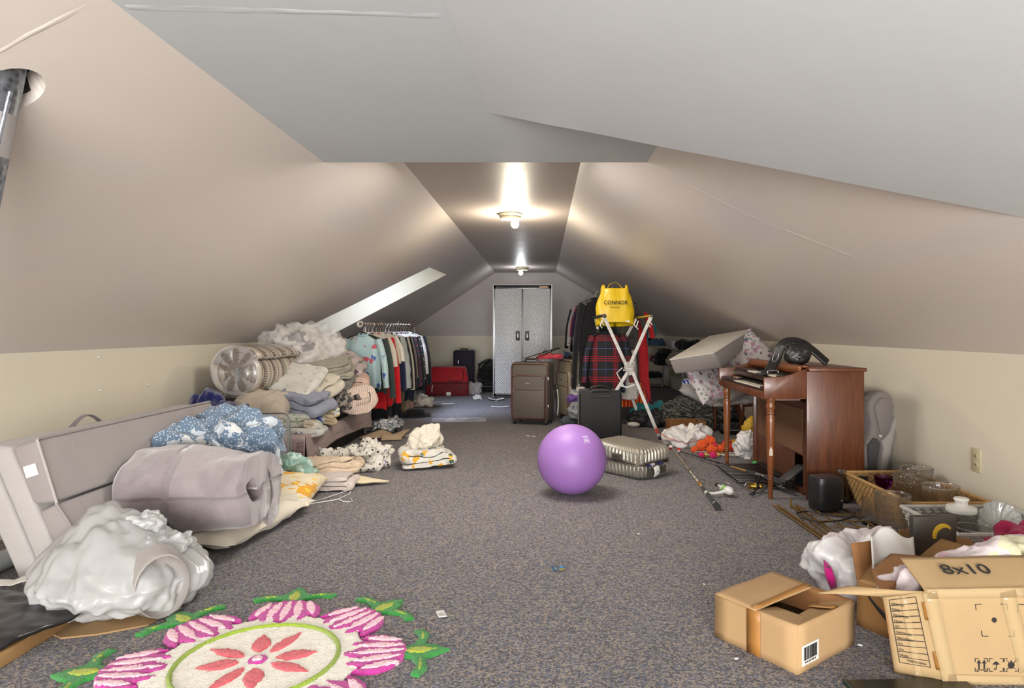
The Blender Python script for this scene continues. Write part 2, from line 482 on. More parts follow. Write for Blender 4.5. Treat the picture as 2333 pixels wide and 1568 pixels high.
g = MB(); poly = [(XL, ZK), (XR, ZK), (XCR, ZC+.02), (XCL, ZC+.02)]
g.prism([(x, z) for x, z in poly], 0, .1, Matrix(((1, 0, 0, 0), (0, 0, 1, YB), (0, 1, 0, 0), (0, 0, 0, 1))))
struct('wall_back', g, paint('a59b96', .45))  # darker copy of the flat ceiling paint; dimness of the far end is in the colour
struct('wall_back_lower', MB().box((XL+XR)/2, YB+.044, ZK/2, XR-XL, .1, ZK), M_WALL)
# dormer opening in the left slope, and the round cut-out for the duct
P1, P2 = on_left(981, 608), on_left(1019, 626); P4, P3 = on_left(740, 726), on_left(749, 764)
def ext(a, b, x): t = (x-a.x)/(b.x-a.x); return a.lerp(b, t)
P4 = ext(P1, P4, -2.76); P3 = ext(P2, P3, -2.76)

DC = on_left(22, 206)
duct_hole = [(DC.x+.080*math.cos(t*PI/12), DC.y+.095*math.sin(t*PI/12)) for t in range(24)]
plane_holes('ceiling_left_slope', [(XL, YF), (XCL, YF), (XCL, YB), (XL, YB)],
            [[(p.x, p.y) for p in (P1, P2, P3, P4)], duct_hole], zl, M_SLOPE, 1)
plane_holes('ceiling_right_slope', [(XCR, YF), (XR, YF), (XR, YB), (XCR, YB)], [], zr, M_SLOPE, 1)
struct('ceiling', MB().box((XCL+XCR)/2, (YB+2.6)/2, ZC+.04, XCR-XCL+.1, YB-2.6, .08), M_FLAT)
g = MB(); ZA = H+.945
xa0, xa1 = (ZA-H-1.779)/SL-.03, (1.2897-ZA+H)/SR_+.03
g.box((xa0+xa1)/2, (3.72+YF)/2, ZA+.12, xa1-xa0, 3.72-YF, .24)
struct('ceiling_near_flat', g, M_A)
xc = lambda y: -.286+.0539*(y-1.887)
zb = lambda x, y: H+.945-.3125*(x-xc(y))
cr = [(xc(YF), YF), (xc(2.87), 2.87), (1.575, 2.156), (1.60, 2.0), (1.60, YF)]
g = MB(); n = 14; edge = [Vector(cr[1]).lerp(Vector(cr[2]), i/n) for i in range(n+1)]
out = [cr[0]]+[(p.x, p.y+random.Random(i).uniform(-.004, .004)*(0 < i < n)) for i, p in enumerate(edge)]+cr[3:]
k = len(out)
g.add([(x, y, zb(x, y)-.001) for x, y in out]+[(x, y, zb(x, y)+.07) for x, y in out],
      [tuple(range(k-1, -1, -1)), tuple(range(k, 2*k))]+[(i, (i+1) % k, k+(i+1) % k, k+i) for i in range(k)])
struct('ceiling_near_slope', g, M_B)
# paper-tape seams that show on the near ceiling and on the left slope
def seam(name, pts, w, mat, nrm):
    mb = MB(); nrm = Vector(nrm); P = [Vector(p) for p in pts]
    def fn(u, v):
        i = min(int(u*(len(P)-1)), len(P)-2); t = u*(len(P)-1)-i; p = P[i].lerp(P[i+1], t); d = (P[i+1]-P[i]).normalized()
        s = d.cross(nrm).normalized(); e = v*2-1
        return p+s*(w*e*(1+.5*fbm(p, 3, 2)))+nrm*(.0022*(1-e*e)*(1.0+.9*fbm(p+s*e*.1, 9, 1))-.001)
    mb.grid(fn, 60, 5); return struct(name, mb, mat, smooth=60)
a, b = at(300, 22, 1.9), at(1012, 38, 1.9)
ya = (ZA-H)*F/(CY-22); yb = (ZA-H)*F/(CY-38)
seam('trim_1', [at(290, 17, (ZA-H)*F/(CY-17)), at(650, 26, (ZA-H)*F/(CY-26)), at(1005, 36, (ZA-H)*F/(CY-36))], .022, M_A, (0, 0, -1))
nl_ = Vector((SL, 0, -1)).normalized()
seam('trim_2', [on_left(-60, 150), on_left(60, 82), on_left(200, 14)], .018, M_SLOPE, nl_)
nr_ = Vector((-SR_, 0, -1)).normalized()
seam('trim_3', [on_right(1500, 388), on_right(1700, 490), on_right(1950, 590)], .03, M_SLOPE, nr_)
# dormer well
DORM = paint('d6d0bf', .6)
g = MB(); q = [P1, P2, P3, P4]; zt = 3.0
g.add([(p.x, p.y, p.z-.0) for p in q]+[(p.x, p.y, zt) for p in q], [(1, 2, 6, 5), (0, 4, 7, 3), (0, 1, 5, 4), (4, 5, 6, 7), (2, 3, 7, 6)])
o = struct('wall_dormer', g, DORM, solid=.03, off=-1)

# ---------------------------------------------------------------- galvanised duct
GALV = NT('galvanised'); GALV.set(col=GALV.ramp(GALV.vor(45).outputs['Distance'], [(.1, sr('5d626b')), (.6, sr('9aa0aa'))]), metal=.85, rough=.42)
GALV = GALV.m
t = thing('duct_pipe', 'galvanised round duct pipe rising through a cut hole in the left slope', 'pipe', (0, 0, 0))
p0 = DC+Vector((-.03, 0, .18)); p1 = DC+Vector((-.285, .03, -.98))
mesh('pipe', MB().tube([p1, p0.lerp(p1, .27), p0.lerp(p1, .2), p0], .080, 28), GALV, t)
d = (p0-p1).normalized()
mesh('seam', MB().tube([p1+Vector((.068, -.044, .02)), p0+Vector((.068, -.044, -.2))], .006, 8), GALV, t)
band = MB().tube([p0.lerp(p1, .20), p0.lerp(p1, .31)], .0815, 28)
tag(mesh('tape_band', band, plain('b9b3b3', .6), t), 'pale smeared sealant band')
# fixtures
def ceiling_lamp(name, label, loc, power, col, st, side):
    t = thing(name, label, 'lamp', loc)
    mesh('canopy', MB().lathe([(0, 0), (.115, 0), (.12, -.012), (.11, -.03), (.085, -.04), (.08, -.034), (0, -.034)], 32), plain('d8cfb4', .25, .2), t)
    mesh('glass_rim', MB().lathe([(.098, -.036), (.104, -.045), (.1, -.055), (.093, -.05), (.095, -.038)], 32), plain('e6dcc0', .15, .3), t)
    mesh('socket', MB().lathe([(0, -.03), (.025, -.034), (.025, -.068), (0, -.07)], 16, Matrix.Translation((side*.045, -.03, 0))), WHITE, t)
    tag(mesh('bulb', MB().ball((side*.045, -.03, -.105), .040, 20, (1, 1, 1.1)), emit(col, st, name), t), 'lit bulb')
    l = bpy.data.lights.new(name+'_glow', 'POINT'); l.energy = power; l.color = col[:3]; l.shadow_soft_size = .05
    o = bpy.data.objects.new(name+'_glow', l); COL.objects.link(o); o.parent = t; o.location = (side*.045, -.03, -.22)
p = at(1163, 486, (ZC-H)*F/(CY-487)); p.z = ZC
ceiling_lamp('ceiling_lamp', 'warm lit ceiling lamp with bare bulb on the flat ceiling, nearer one', p, 32, (1, .88, .68, 1), 24, 1)
p = at(1190, 609, (ZC-H)*F/(CY-609)); p.z = ZC
ceiling_lamp('ceiling_lamp', 'cool white lit ceiling lamp above the metal cabinet, farther one', p, 7, (.93, .96, 1, 1), 40, -.6)
# outlet, wall anchors
Yo = XR*F/(2226-CX); p = at(2226, 1049, Yo)
t = thing('wall_outlet', 'ivory duplex outlet on the right knee wall', 'outlet', (XR, p.y, p.z), -PI/2)
IV = plain('c9bd9b', .4)
mesh('cover_plate', MB().box(0, -.004, 0, .082, .008, .130), IV, t, bevel=.004)
for s in (-1, 1):
    mesh('socket', MB().lathe([(0, 0), (.018, 0), (.018, .004), (0, .004)], 20, Matrix.Translation((0, -.008, s*.024)) @ Matrix.Rotation(PI/2, 4, 'X')), plain('bfb28e', .4), t)
    for q in (-1, 1): mesh('slot', MB().box(q*.007, -.0125, s*.024, .0025, .002, .011), INK, t, smooth=0)
mesh('screw', MB().ball((0, -.008, 0), .003, 8), STEEL, t)
for i, (px, py, dsc) in enumerate(((227, 890, 'lower left'), (335, 876, 'lower right'), (223, 814, 'upper left'), (333, 785, 'upper right'))):
    Y = XL*F/(px-CX); p = at(px, py, Y)
    mb = MB().lathe([(0, 0), (.006, 0), (.0075, .004), (.004, .006), (.003, .015), (0, .016)], 10)
    o = mesh('wall_anchor', mb, WHITE, None, (XL, p.y, p.z), (0, PI/2, 0))
    tag(o, 'white plastic screw anchor in the left wall, %s of four' % dsc, 'anchor', 'screw anchors in the left wall')
# ---------------------------------------------------------------- left side: folded mattress, bag, comforters
mb = MB(); k = len(duct_hole)
mb.add([(x, y, zl(x)+.04) for x, y in duct_hole]+[(x, y, DC.z+.5) for x, y in duct_hole], [tuple(range(k, 2*k))]+[(i, (i+1) % k, k+(i+1) % k, k+i) for i in range(k)])
struct('duct_hole_cup', mb, plain('2a2623', .9))  # added dark cup above the duct cut-out, shuts out the bright world
GREYF = cloth('9c9492', rough=.85, bs=500, bump=.12, var=.04)
LIGHTF = cloth('b4afac', rough=.85, bs=500, bump=.15, var=.03)
t = thing('folding_mattress', 'grey folding foam mattress standing folded along the left wall', 'mattress', (0, 2.8, 0))
def slab(poly, y0, y1, name, mat, skew=0):
    mb = MB(); mb.prism(poly, 0, y1-y0, Matrix(((1, 0, 0, 0), (0, 0, 1, y0), (0, 1, 0, 0), (0, 0, 0, 1))))
    return mesh(name, mb, mat, t, bevel=.018, seg=3)
L_ = 1.53
slab([(-2.218, 0), (-2.115, 0), (-2.375, .612), (-2.475, .575)], 0, L_, 'back_panel', LIGHTF)
slab([(-2.112, 0), (-2.012, .02), (-2.268, .60), (-2.372, .612)], 0, L_, 'middle_panel', LIGHTF)
slab([(-2.172, .352), (-2.073, .362), (-2.155, .632), (-2.262, .598)], 0, L_-.05, 'upper_block', GREYF)
slab([(-2.04, .10), (-1.905, .10), (-2.073, .357), (-2.150, .322)], 0, L_-.05, 'lower_block', GREYF)
for (a, b, y) in (((-2.264, .602), (-2.02, .02), -.012),):
    pass
mesh('piping', MB().tube([(-2.155, .008, .634), (-2.155, L_-.07, .634)], .006, 8), GREYF, t)
mesh('piping', MB().tube([(-2.155, .004, .632), (-2.071, .004, .36)], .006, 8), LIGHTF, t)
mesh('piping', MB().tube([(-2.074, .004, .358), (-1.91, .004, .11)], .006, 8), GREYF, t)
o = mesh('care_tag', MB().box(0, 0, 0, .055, .003, .05), WHITE, t, (-2.175, -.003, .50), (0, -.3, 0)); tag(o, 'white sewn care label')
o = mesh('care_tag', MB().box(0, 0, 0, .06, .003, .04), WHITE, t, (-2.36, -.003, .48), (0, -.3, 0))
hp = [(-2.40, .55+.22*i/10, .60+.05*math.sin(PI*i/10)) for i in range(11)]
mesh('carry_strap', MB().tube(hp, .016, 8, sy=.3), cloth('7d7677'), t)
# grey tube on the floor behind it
tag(mesh('plastic_tube', MB().tube([(-2.46, 2.55, .05), (-2.44, 3.9, .05)], .045, 20), plain('a9adad', .3)), 'grey plastic tube lying on the carpet behind the folded mattress', 'tube')
# cardboard sheet and the milky bag
pts = [(-.21, -.26), (-.15, -.295), (-.04, -.265), (.10, -.19), (.12, .10), (-.05, .15), (-.25, .05)]
o = mesh('cardboard_sheet', MB().prism(pts, 0, .006), kraft('a3845c'), None, (-1.56, 2.63, .001)); tag(o, 'flattened brown cardboard sheet under the milky plastic bag', 'cardboard')
def bagshape(q, R):
    if q.z > 0:
        k = q.z/R.z; q.x *= 1-.25*k; q.y = q.y*(1-.1*k)+.10*k
        q.x -= .03*k
    q.z += .06*max(0, 1-((q.x+.12)**2+(q.y-.05)**2)/.05)
    return q
t = thing('plastic_bag', 'large milky translucent plastic bag of clothes in front of the folded mattress', 'bag', (-1.68, 2.63, .008))
BG2 = film((.64, .64, .64, 1), .10, .2, 'bagw2', .45)
blob('bag_body', (0, 0, 0), (.315, .28, .145), BG2, .35, p=2.3, amp=.18, f=3, wr=.06, wf=6.0, seed=11, sub=6, shape=bagshape, parent=t)
def knot(c, r, seed, ang, sc):
    return blob('handle', c, r, BG2, ang, p=2, amp=.3, f=4, wr=.12, wf=5, seed=seed, sub=5, parent=t, flat=.7)
knot((.03, .08, .22), (.07, .05, .075), 3, .4, 1); knot((-.12, .02, .235), (.12, .05, .03), 5, -.3, 1); knot((.14, .04, .18), (.11, .08, .05), 8, .6, 1)
# open mouth rolled outward on the right
def mouth(u, v):
    a = 2*PI*u; r = (.098 if v < .5 else .098-.06*(v-.5)*2)
    y = -.05+.13*v if v < .5 else .015-.16*(v-.5)*2
    w = 1+.06*math.sin(3*a)+.03*math.sin(17*a)*min(1, v*2)
    return Vector((r*w*math.cos(a)*.95, y, r*w*math.sin(a)*1.15))
mb = MB()
def mouth2(u, v):
    a = 2*PI*u; w = 1+.05*math.sin(2*a+1)+.02*math.sin(19*a)*v
    if v < .4: k = v/.4; r = .125-.022*k; d = -.09+.10*k
    else: k = (v-.4)/.6; r = .103-.085*k*k; d = .012-.13*k
    return Vector((r*w*math.cos(a)*.85, -d, r*w*math.sin(a)*1.15))
mb.grid(mouth2, 48, 16, True)
tag(mesh('bag_mouth', mb, film((.47, .44, .42, 1), .08, .25, 'bagm', .4), t, (.25, -.155, .125), (.0, -.15, .78), smooth=80), 'open gaping bag mouth')  # bag film in a darker tone; shade of the inside is put into the colour
# flat carton with the black mailer on it
t = thing('flat_carton', 'long flat brown carton under a black poly mailer, bottom left corner', 'box', (-1.755, 2.45, 0))
mesh('carton_body', MB().box(-.2, -.42, .026, .4, .84, .05), KR, t, bevel=.004)
mesh('packing_tape', MB().box(-.06, -.42, .0515, .05, .85, .001), film((.8, .72, .6, 1), .5, .1, 'tapec'), t, smooth=0)
text('O22151W361', .034, INK, t, (-.028, -.14, .0525), (0, 0, PI/2))
def poly_bag(u, v):
    x = (u-.5)*.52; y = (v-.5)*.80
    z = .05+.022*math.sin(u*PI)*math.sin(v*PI)+.010*ridge(Vector((x*1.0, y*2.2, 0)), 5, 2)+.008*fbm(Vector((x, y, 0)), 9)
    return Vector((x+.25*y*.3, y, z))
o = mesh('poly_mailer', MB().grid(poly_bag, 40, 50), plain('232325', .28, spec=.6), None, (-2.03, 2.14, .022), (.0, .03, -.22), smooth=80, solid=.012)
tag(o, 'crumpled black poly mailer lying on the flat carton', 'mailer')
def scrap(name, label, cat, loc, w, h, rot, mat, curl=.01, seed=0, tilt=(0, 0), group=None, nu=8, poly=None):
    def fn(u, v):
        x, y = (u-.5)*w, (v-.5)*h
        return Vector((x, y, .003+curl*(.5+.5*fbm(Vector((x, y, 0)), 1.2/max(w, h), seed))*2*abs(u-.5)*1.5))
    o = mesh(name, MB().grid(fn, nu, nu), mat, None, loc, (tilt[0], tilt[1], rot), smooth=70, solid=.0016)
    return tag(o, label, cat, group)
PAPER = plain('e2dfd8', .7); 
p = fl(32, 1352); scrap('paper_scrap', 'torn white paper scrap between black mailer and folded mattress', 'paper', (-2.12, 2.63, .085), .11, .07, .5, PAPER, .02, 4)

# grey rolled comforter, pillows, duvet
PLUSH = NT('plush'); c = PLUSH.noise(5, 4, .6).outputs[0]
PLUSH.set(col=PLUSH.ramp(c, [(.3, sr('8b8083')), (.7, sr('a89e9f'))]), rough=.95, sheen=.5, spec=.15); q_ = PLUSH.n('ShaderNodeSeparateXYZ'); PLUSH.l(PLUSH.co(), q_.inputs[0])
def groove(ax, c_, w_): return PLUSH.math('MINIMUM', PLUSH.math('DIVIDE', PLUSH.math('ABSOLUTE', PLUSH.math('SUBTRACT', q_.outputs[ax], c_)), w_), 1.0)
PLUSH.bump(PLUSH.math('ADD', PLUSH.math('MULTIPLY', PLUSH.math('MINIMUM', groove(1, .05, .02), groove(2, .235, .016)), 1.0), PLUSH.math('MULTIPLY', c, 1.2)), .8, .02); PLUSH = PLUSH.m
CREAM = cloth('d9d0be', bs=300, bump=.12, var=.05)
o = pillow('pillow', (-1.70, 3.58, .07), .56, .86, .13, CREAM, (.0, .0, -.13), 3, .016); tag(o, 'cream pillow lying on the carpet under the rolled grey comforter', 'pillow')
SUNF = cloth('dccfb2', ('blot', 6.5, .62, 'dc9e1e'), ('petal', 16, .32, 'e9c23a', .35), ('petal', 13, .2, '51602a', .22), bs=300, bump=.12)
o = pillow('pillow', (-1.66, 4.12, .10), .50, .58, .15, SUNF, (.06, .08, .12), 6, .012); tag(o, 'cream pillow printed with a yellow flower, behind the rolled grey comforter', 'pillow')
t = thing('comforter', 'thick mauve grey plush comforter folded into a roll on the cream pillow', 'comforter', (-1.735, 3.33, .06), 0)
pts = ribbon_pts_spiral(.275, .185, 1.55, .105, 84, start=-.35*PI, p=2.5, cw=1)
rb = ribbon('folded_roll', (0, 0, 0), pts,   .112, .62, PLUSH, (0, 0, PI/2+.03), 40, .035, 3.2, .006, 4, parent=t, end=.06, fill=.89)
# quilted seams pulled in
def cordage(pts, r, mat, par, name='quilt_seam'): return mesh(name, MB().tube(pts, r, 6), mat, par)
DUV = cloth('6b7f95', ('petal', 9, .46, 'c9d0d6', .40), ('petal', 6, .48, 'd6d7d5', .30), ('dots', 85, .36, 'c3ced8', .7), bs=300, bump=.2, var=.14)
o = blob('duvet', (-1.90, 3.84, .14), (.30, .25, .245), DUV, .1, p=3.0, amp=.22, f=3, wr=.13, wf=4.5, seed=21, sub=6); tag(o, 'bunched blue duvet with white leaf print, heaped behind the grey comforter', 'duvet')
MINT = cloth('8fb3a6', ('blot', 26, .56, 'c5d8cd'), bs=300)
o = blob('blanket', (-1.72, 4.42, 0), (.12, .14, .15), MINT, .4, p=2.2, amp=.3, f=3, wr=.25, wf=5, seed=8, sub=5); tag(o, 'mint green patterned throw crumpled between blue duvet and draped low bed', 'throw')
# clear zip case
t = thing('clear_zip_case', 'empty clear vinyl bedding bag with grey piping, standing behind the blue duvet', 'bag', (-2.14, 4.72, .08))
def rrect(w, h, r, n=6):
    P = []
    for cx, cy, a in ((w/2-r, h-r, 0), (-w/2+r, h-r, 90), (-w/2+r, r, 180), (w/2-r, r, 270)):
        for k in range(n+1):
            q = math.radians(a+90*k/n); P.append((cx+r*math.cos(q), cy+r*math.sin(q)))
    return P
RR = rrect(.66, .42, .06)
PIPG = plain('7f857f', .35)
mesh('piping', MB().tube([(x, 0, y) for x, y in RR], .006, 8, True), PIPG, t)
mesh('piping', MB().tube([(x*.86-.03, .16, y*.86) for x, y in RR], .006, 8, True), PIPG, t)
mb = MB(); n = len(RR); mb.add([(x, 0, y) for x, y in RR]+[(x*.86-.03, .16, y*.86) for x, y in RR], [tuple(range(n))]+[(i, (i+1) % n, n+(i+1) % n, n+i) for i in range(n)])
mesh('clear_panel', mb, CLEAR, t, smooth=60)
# ---------------------------------------------------------------- draped low bed and the textile pile
t = thing('low_bed', 'low bed frame covered by a taupe cloth along the left wall', 'bed', (-1.84, 5.05, 0))
TAUPE = cloth('94807b', bs=220, bump=.35, var=.08); SCALE_ = cloth('857073', ('edge', 30, .06, 'a2908f', .05), bs=300, bump=.2)
DKB = plain('1b1a1a', .5)
mesh('base', MB().box(-.46, .93, .11, .86, 1.78, .20), plain('2b2625', .7), t, bevel=.01)
def drape(u, v):  # side cloth sagging between near and far end
    y = .0+1.92*u; sag = math.sin(PI*min(1, u*1.05))
    bot = .02+.07*u+.14*max(0, 1-abs(u-.04)/.10)*0
    bot = .055+.085*math.sin(PI*u)**.7 if u > .06 else .005+.05*u/.06
    top = .285-.028*sag*.5
    z = top+(bot-top)*v
    x = .02+.035*math.sin(u*11+1)*v*.5+.02*fbm(Vector((u*3, v*2, 0)), 1.6, 3)*v+.012*math.sin(v*PI)*sag
    if u > .10: x += .02*v
    return Vector((x, y, z))
mb = MB(); mb.grid(drape, 60, 14)
def topc(u, v): return Vector((.02-.55*v, 1.92*u, .285-.014*math.sin(PI*u)-.02*v+.006*fbm(Vector((u*4, v*2, 1)), 2)))
mb.grid(topc, 60, 8)
tag(mesh('drape', mb, TAUPE, t, smooth=70, solid=.008), 'taupe woven cover')
def endc(u, v): return Vector((-.84+.86*u, -.012-.02*v+.02*math.sin(u*16)*v*.6, .285-.28*v))
tag(mesh('end_skirt', MB().grid(endc, 40, 8), SCALE_, t, smooth=70, solid=.006), 'mauve skirt with fish scale pattern')
mesh('board', MB().box(-.5, .93, .245, .85, 1.80, .05), plain('5c4f4b', .8), t, bevel=.01)
# black tub standing on the bed
t = thing('storage_tub', 'black fabric storage tub on the draped bed under the folded blankets', 'tub', (-2.10, 6.15, .275), 0)
mb = MB(); mb.grid(lambda u, v: (lambda p: Vector((p[0]*(.9+.1*v), (p[1]-.24)*(.9+.1*v), .25*v)))(rrect(.5, .48, .06, 4)[int(u*20) % 20]), 20, 4, True)
mesh('tub_wall', mb, DKB, t, smooth=50, solid=.01); mesh('tub_base', MB().prism([(x*.9, (y-.24)*.9) for x, y in rrect(.5, .48, .06, 4)], 0, .01), DKB, t)
mesh('rim', MB().tube([(x, y-.24, .25) for x, y in rrect(.5, .48, .06, 4)], .008, 6, True), DKB, t)
# tribal rolled comforter in clear plastic
t = thing('rolled_comforter', 'rolled comforter with tribal band print wrapped in clear plastic beside left wall', 'comforter', (-2.40, 5.72, .55), 0)
n = NT('tribal_print'); sp = n.n('ShaderNodeSeparateXYZ'); n.l(n.co(), sp.inputs[0])
fr = n.math('FRACT', n.math('ADD', n.math('MULTIPLY', sp.outputs[1], 6.5), 3.6))
ang = n.math('MULTIPLY', n.math('ARCTAN2', n.math('SUBTRACT', sp.outputs[2], .22), sp.outputs[0]), 11.0)
tri = n.math('PINGPONG', n.math('MULTIPLY', ang, .9), .5)
band = n.math('MULTIPLY', n.math('LESS_THAN', fr, .42), n.math('GREATER_THAN', n.math('MULTIPLY', tri, .8), n.math('ABSOLUTE', n.math('SUBTRACT', fr, .02))))
thin = n.math('LESS_THAN', n.math('ABSOLUTE', n.math('SUBTRACT', n.math('FRACT', n.math('MULTIPLY', sp.outputs[1], 15.6)), .5)), .09)
msk = n.math('MAXIMUM', band, n.math('MULTIPLY', thin, .8))
n.set(col=n.mix(msk, sr('b7ab9c'), sr('5a504b')), rough=.32, coat=.5); n.bump(n.noise(14, 4).outputs[0], .35, .01); TRIB = n.m
pts = ribbon_pts_spiral(.225, .205, 2.6, .062, 130, start=.2*PI, p=2.1)
rb = ribbon('comforter_roll', (0, 0, 0), pts, .062, .95, TRIB, (0, 0, -.10), 26, .006, 2.5, .002, 5, parent=t, end=.05, fill=.86)
tag(mesh('plastic_end', MB().grid(lambda u, v: Vector((.21*v*math.cos(2*PI*u), -.485+.03*(1-v)+.016*math.sin(u*2*PI*9)*v*(1-v)*4, .225+.20*v*math.sin(2*PI*u))), 54, 8, True), CLEAR, t, (0, 0, 0), (0, 0, -.10), smooth=80), 'gathered clear plastic end')
# clear bag of white comforters
t = thing('clear_bag', 'big clear plastic bag stuffed with white and grey comforters atop the pile', 'bag', (-2.26, 6.25, .64))
WHC = cloth('c3bdb6', ('blot', 5, .60, '8f8a88'), ('petal', 5, .26, '55504f', .25), bs=200, rough=.8)
blob('comforter_stuffing', (0, 0, .0), (.31, .30, .235), WHC, .3, p=2.4, amp=.22, f=3, wr=.16, wf=5, seed=31, sub=5, parent=t)
blob('plastic_cover', (0, 0, -.005), (.335, .32, .25), CLEAR, .3, p=2.5, amp=.16, f=4, wr=.18, wf=7, seed=37, sub=6, parent=t)
# folded sheets and pillows of the pile: pixel, distance, layers, width, length, thickness
def fold(name, label, cat, c, n, w, t_, L, mat, rot=(0, 0, 0), seed=0, amp=.014, group=None, wr=.004, crown=0, jit=.01):
    o = ribbon(name, c, ribbon_pts_serp(n, w, t_, 8, .12, jit, seed), t_, L, mat, rot, 22, amp, 5, wr, seed, crown=crown, fill=.84)
    return tag(o, label, cat, group)
WPAT = cloth('c9c6bd', ('petal', 22, .35, 'aeb0a3', .5), bs=300); GREYB = cloth('8b90a0', ('dots', 26, .12, 'b9a68a', .5), bs=300)
GFLO = cloth('c3c4b6', ('petal', 34, .36, '6f7c5e', .45), ('petal', 25, .3, '9aa28a', .4), bs=300)
OLIVE = cloth('8f8a78', ('wave', 30, .75, 'a9a490'), bs=250, bump=.4); PFLO = cloth('b9aaa8', ('petal', 15, .33, '6a5560', .35), bs=300)
PEACH = cloth('c1a294', bs=200, bump=.5); PSTR = cloth('c6aa99', ('wave', 17, .62, 'dccbbd'), bs=250); NAVY = cloth('141a5c', rough=1, bs=120, bump=.9, sheen=.6)
LEM = cloth('d5d1c6', ('petal', 15, .36, 'd8a63a', .4), ('petal', 19, .32, '3f5f5f', .3), bs=300); KNIT = cloth('8d8479', ('blot', 30, .52, '3b3836'), bs=100, bump=.8)
SPOT = cloth('d3cdc0', ('petal', 34, .32, '26262c', .5), ('petal', 26, .3, '8f93a8', .2), bs=300)
o = blob('blanket', (-2.60, 5.1, 0), (.14, .20, .30), NAVY, .2, p=2.8, amp=.2, wr=.15, wf=5, seed=41, sub=5, flat=.95); tag(o, 'fluffy navy blue blanket standing against the left wall below the tribal roll', 'blanket')
o = blob('blanket', (-2.30, 5.0, .0), (.17, .10, .27), NAVY, .0, p=2.8, amp=.2, wr=.15, wf=5, seed=43, sub=5, flat=.95); tag(o, 'fluffy navy blue throw bunched behind the clear vinyl bag', 'blanket')
o = pillow('pillow', (-2.26, 5.28, .47), .46, .40, .22, cloth('b6a99a', bs=300, var=.06), (.42, .10, .05), 12, .02); tag(o, 'beige velvet pillow at the front of the pile below the tribal roll', 'pillow')
fold('folded_sheet', 'green floral sheet folded in layers at the front edge of the bed pile', 'sheet', (-2.06, 5.42, .27), 3, .46, .05, .36, GFLO, (.12, -.03, .12), 51, .02)
fold('folded_sheet', 'white and grey floral sheet folded underneath the green floral one', 'sheet', (-1.96, 5.26, .255), 2, .40, .028, .24, cloth('bfbdb6', ('petal', 24, .34, '74798c', .4), bs=300), (.04, 0, .12), 52, .012)
fold('folded_blanket', 'blue grey blanket folded in thick layers on the green floral sheet', 'blanket', (-2.00, 5.50, .40), 3, .40, .052, .34, GREYB, (.10, .20, -.16), 53, .022, wr=.008)
fold('folded_sheet', 'white folded sheet with pale leaf print leaning on the tribal roll', 'sheet', (-2.13, 5.72, .54), 4, .42, .045, .40, WPAT, (.55, .15, -.1), 54, .02)
fold('folded_sheet', 'cream patterned sheet folded to the right of the white leaf print sheet', 'sheet', (-1.93, 5.78, .52), 3, .24, .045, .34, cloth('c4bcab', ('petal', 20, .33, 'a7a08f', .5), bs=300), (.5, .25, -.3), 55, .02)
fold('folded_blanket', 'olive grey blanket folded in many layers below the clear bag', 'blanket', (-1.93, 6.0, .66), 5, .38, .030, .34, OLIVE, (.2, -.10, .25), 56, .02, wr=.006)
fold('folded_blanket', 'dark grey folded blanket directly under the olive grey one', 'blanket', (-1.92, 5.98, .60), 2, .40, .030, .34, cloth('6f6a62', bs=200), (.15, .05, .15), 57, .02)
fold('folded_blanket', 'pale blanket with dark floral sprigs folded on top right of the pile', 'blanket', (-1.98, 6.42, .62), 5, .36, .045, .40, PFLO, (.1, .35, .1), 58, .03, wr=.01)
fold('folded_blanket', 'plain peach blanket folded over above the striped peach one', 'blanket', (-1.87, 6.25, .545), 2, .38, .05, .38, PEACH, (.05, .0, .25), 59, .025, wr=.01)
o = ribbon('folded_blanket', (-1.74, 6.18, .315), ribbon_pts_spiral(.17, .125, 1.7, .07, 70, start=-.9*PI, p=2.3), .07, .42, PSTR, (.0, -.1, .45), 22, .025, 5, .008, 60); tag(o, 'peach striped blanket rolled up on the far corner of the draped bed', 'blanket')
o = blob('pillowcase', (-1.98, 6.0, .50), (.12, .12, .05), cloth('cfc8b4', bs=300), .3, amp=.3, wr=.25, wf=4, seed=61, sub=4); tag(o, 'crumpled cream pillowcase in the middle of the pile', 'pillowcase')
o = blob('knit_scarf', (-1.82, 5.95, .38), (.07, .12, .10), KNIT, .2, amp=.3, wr=.2, wf=5, seed=62, sub=4); tag(o, 'speckled black and cream knit scarf hanging in the pile', 'scarf')
fold('folded_pillowcase', 'white pillowcase with lemon print folded above the black tub', 'pillowcase', (-1.90, 5.72, .385), 3, .22, .026, .26, LEM, (.2, .38, .5), 63, .02)
fold('folded_towel', 'tan fringed towel folded beside the black tub', 'towel', (-1.86, 5.62, .30), 3, .13, .03, .2, cloth('b5a084', bs=90, bump=.9), (.1, .3, .5), 64, .015)
o = blob('blanket', (-1.93, 5.45, .285), (.10, .12, .10), cloth('1c2f6b', rough=1, bs=120, bump=.9, sheen=.5), .5, amp=.25, wr=.2, wf=5, seed=65, sub=4); tag(o, 'royal blue fleece tucked behind the green floral sheet', 'blanket')
fold('folded_towel', 'pale tan towel folded at the right end of the green floral sheet', 'towel', (-1.87, 5.32, .285), 3, .10, .03, .22, cloth('b9ab98', bs=90, bump=.8), (.05, .1, .1), 66, .012)
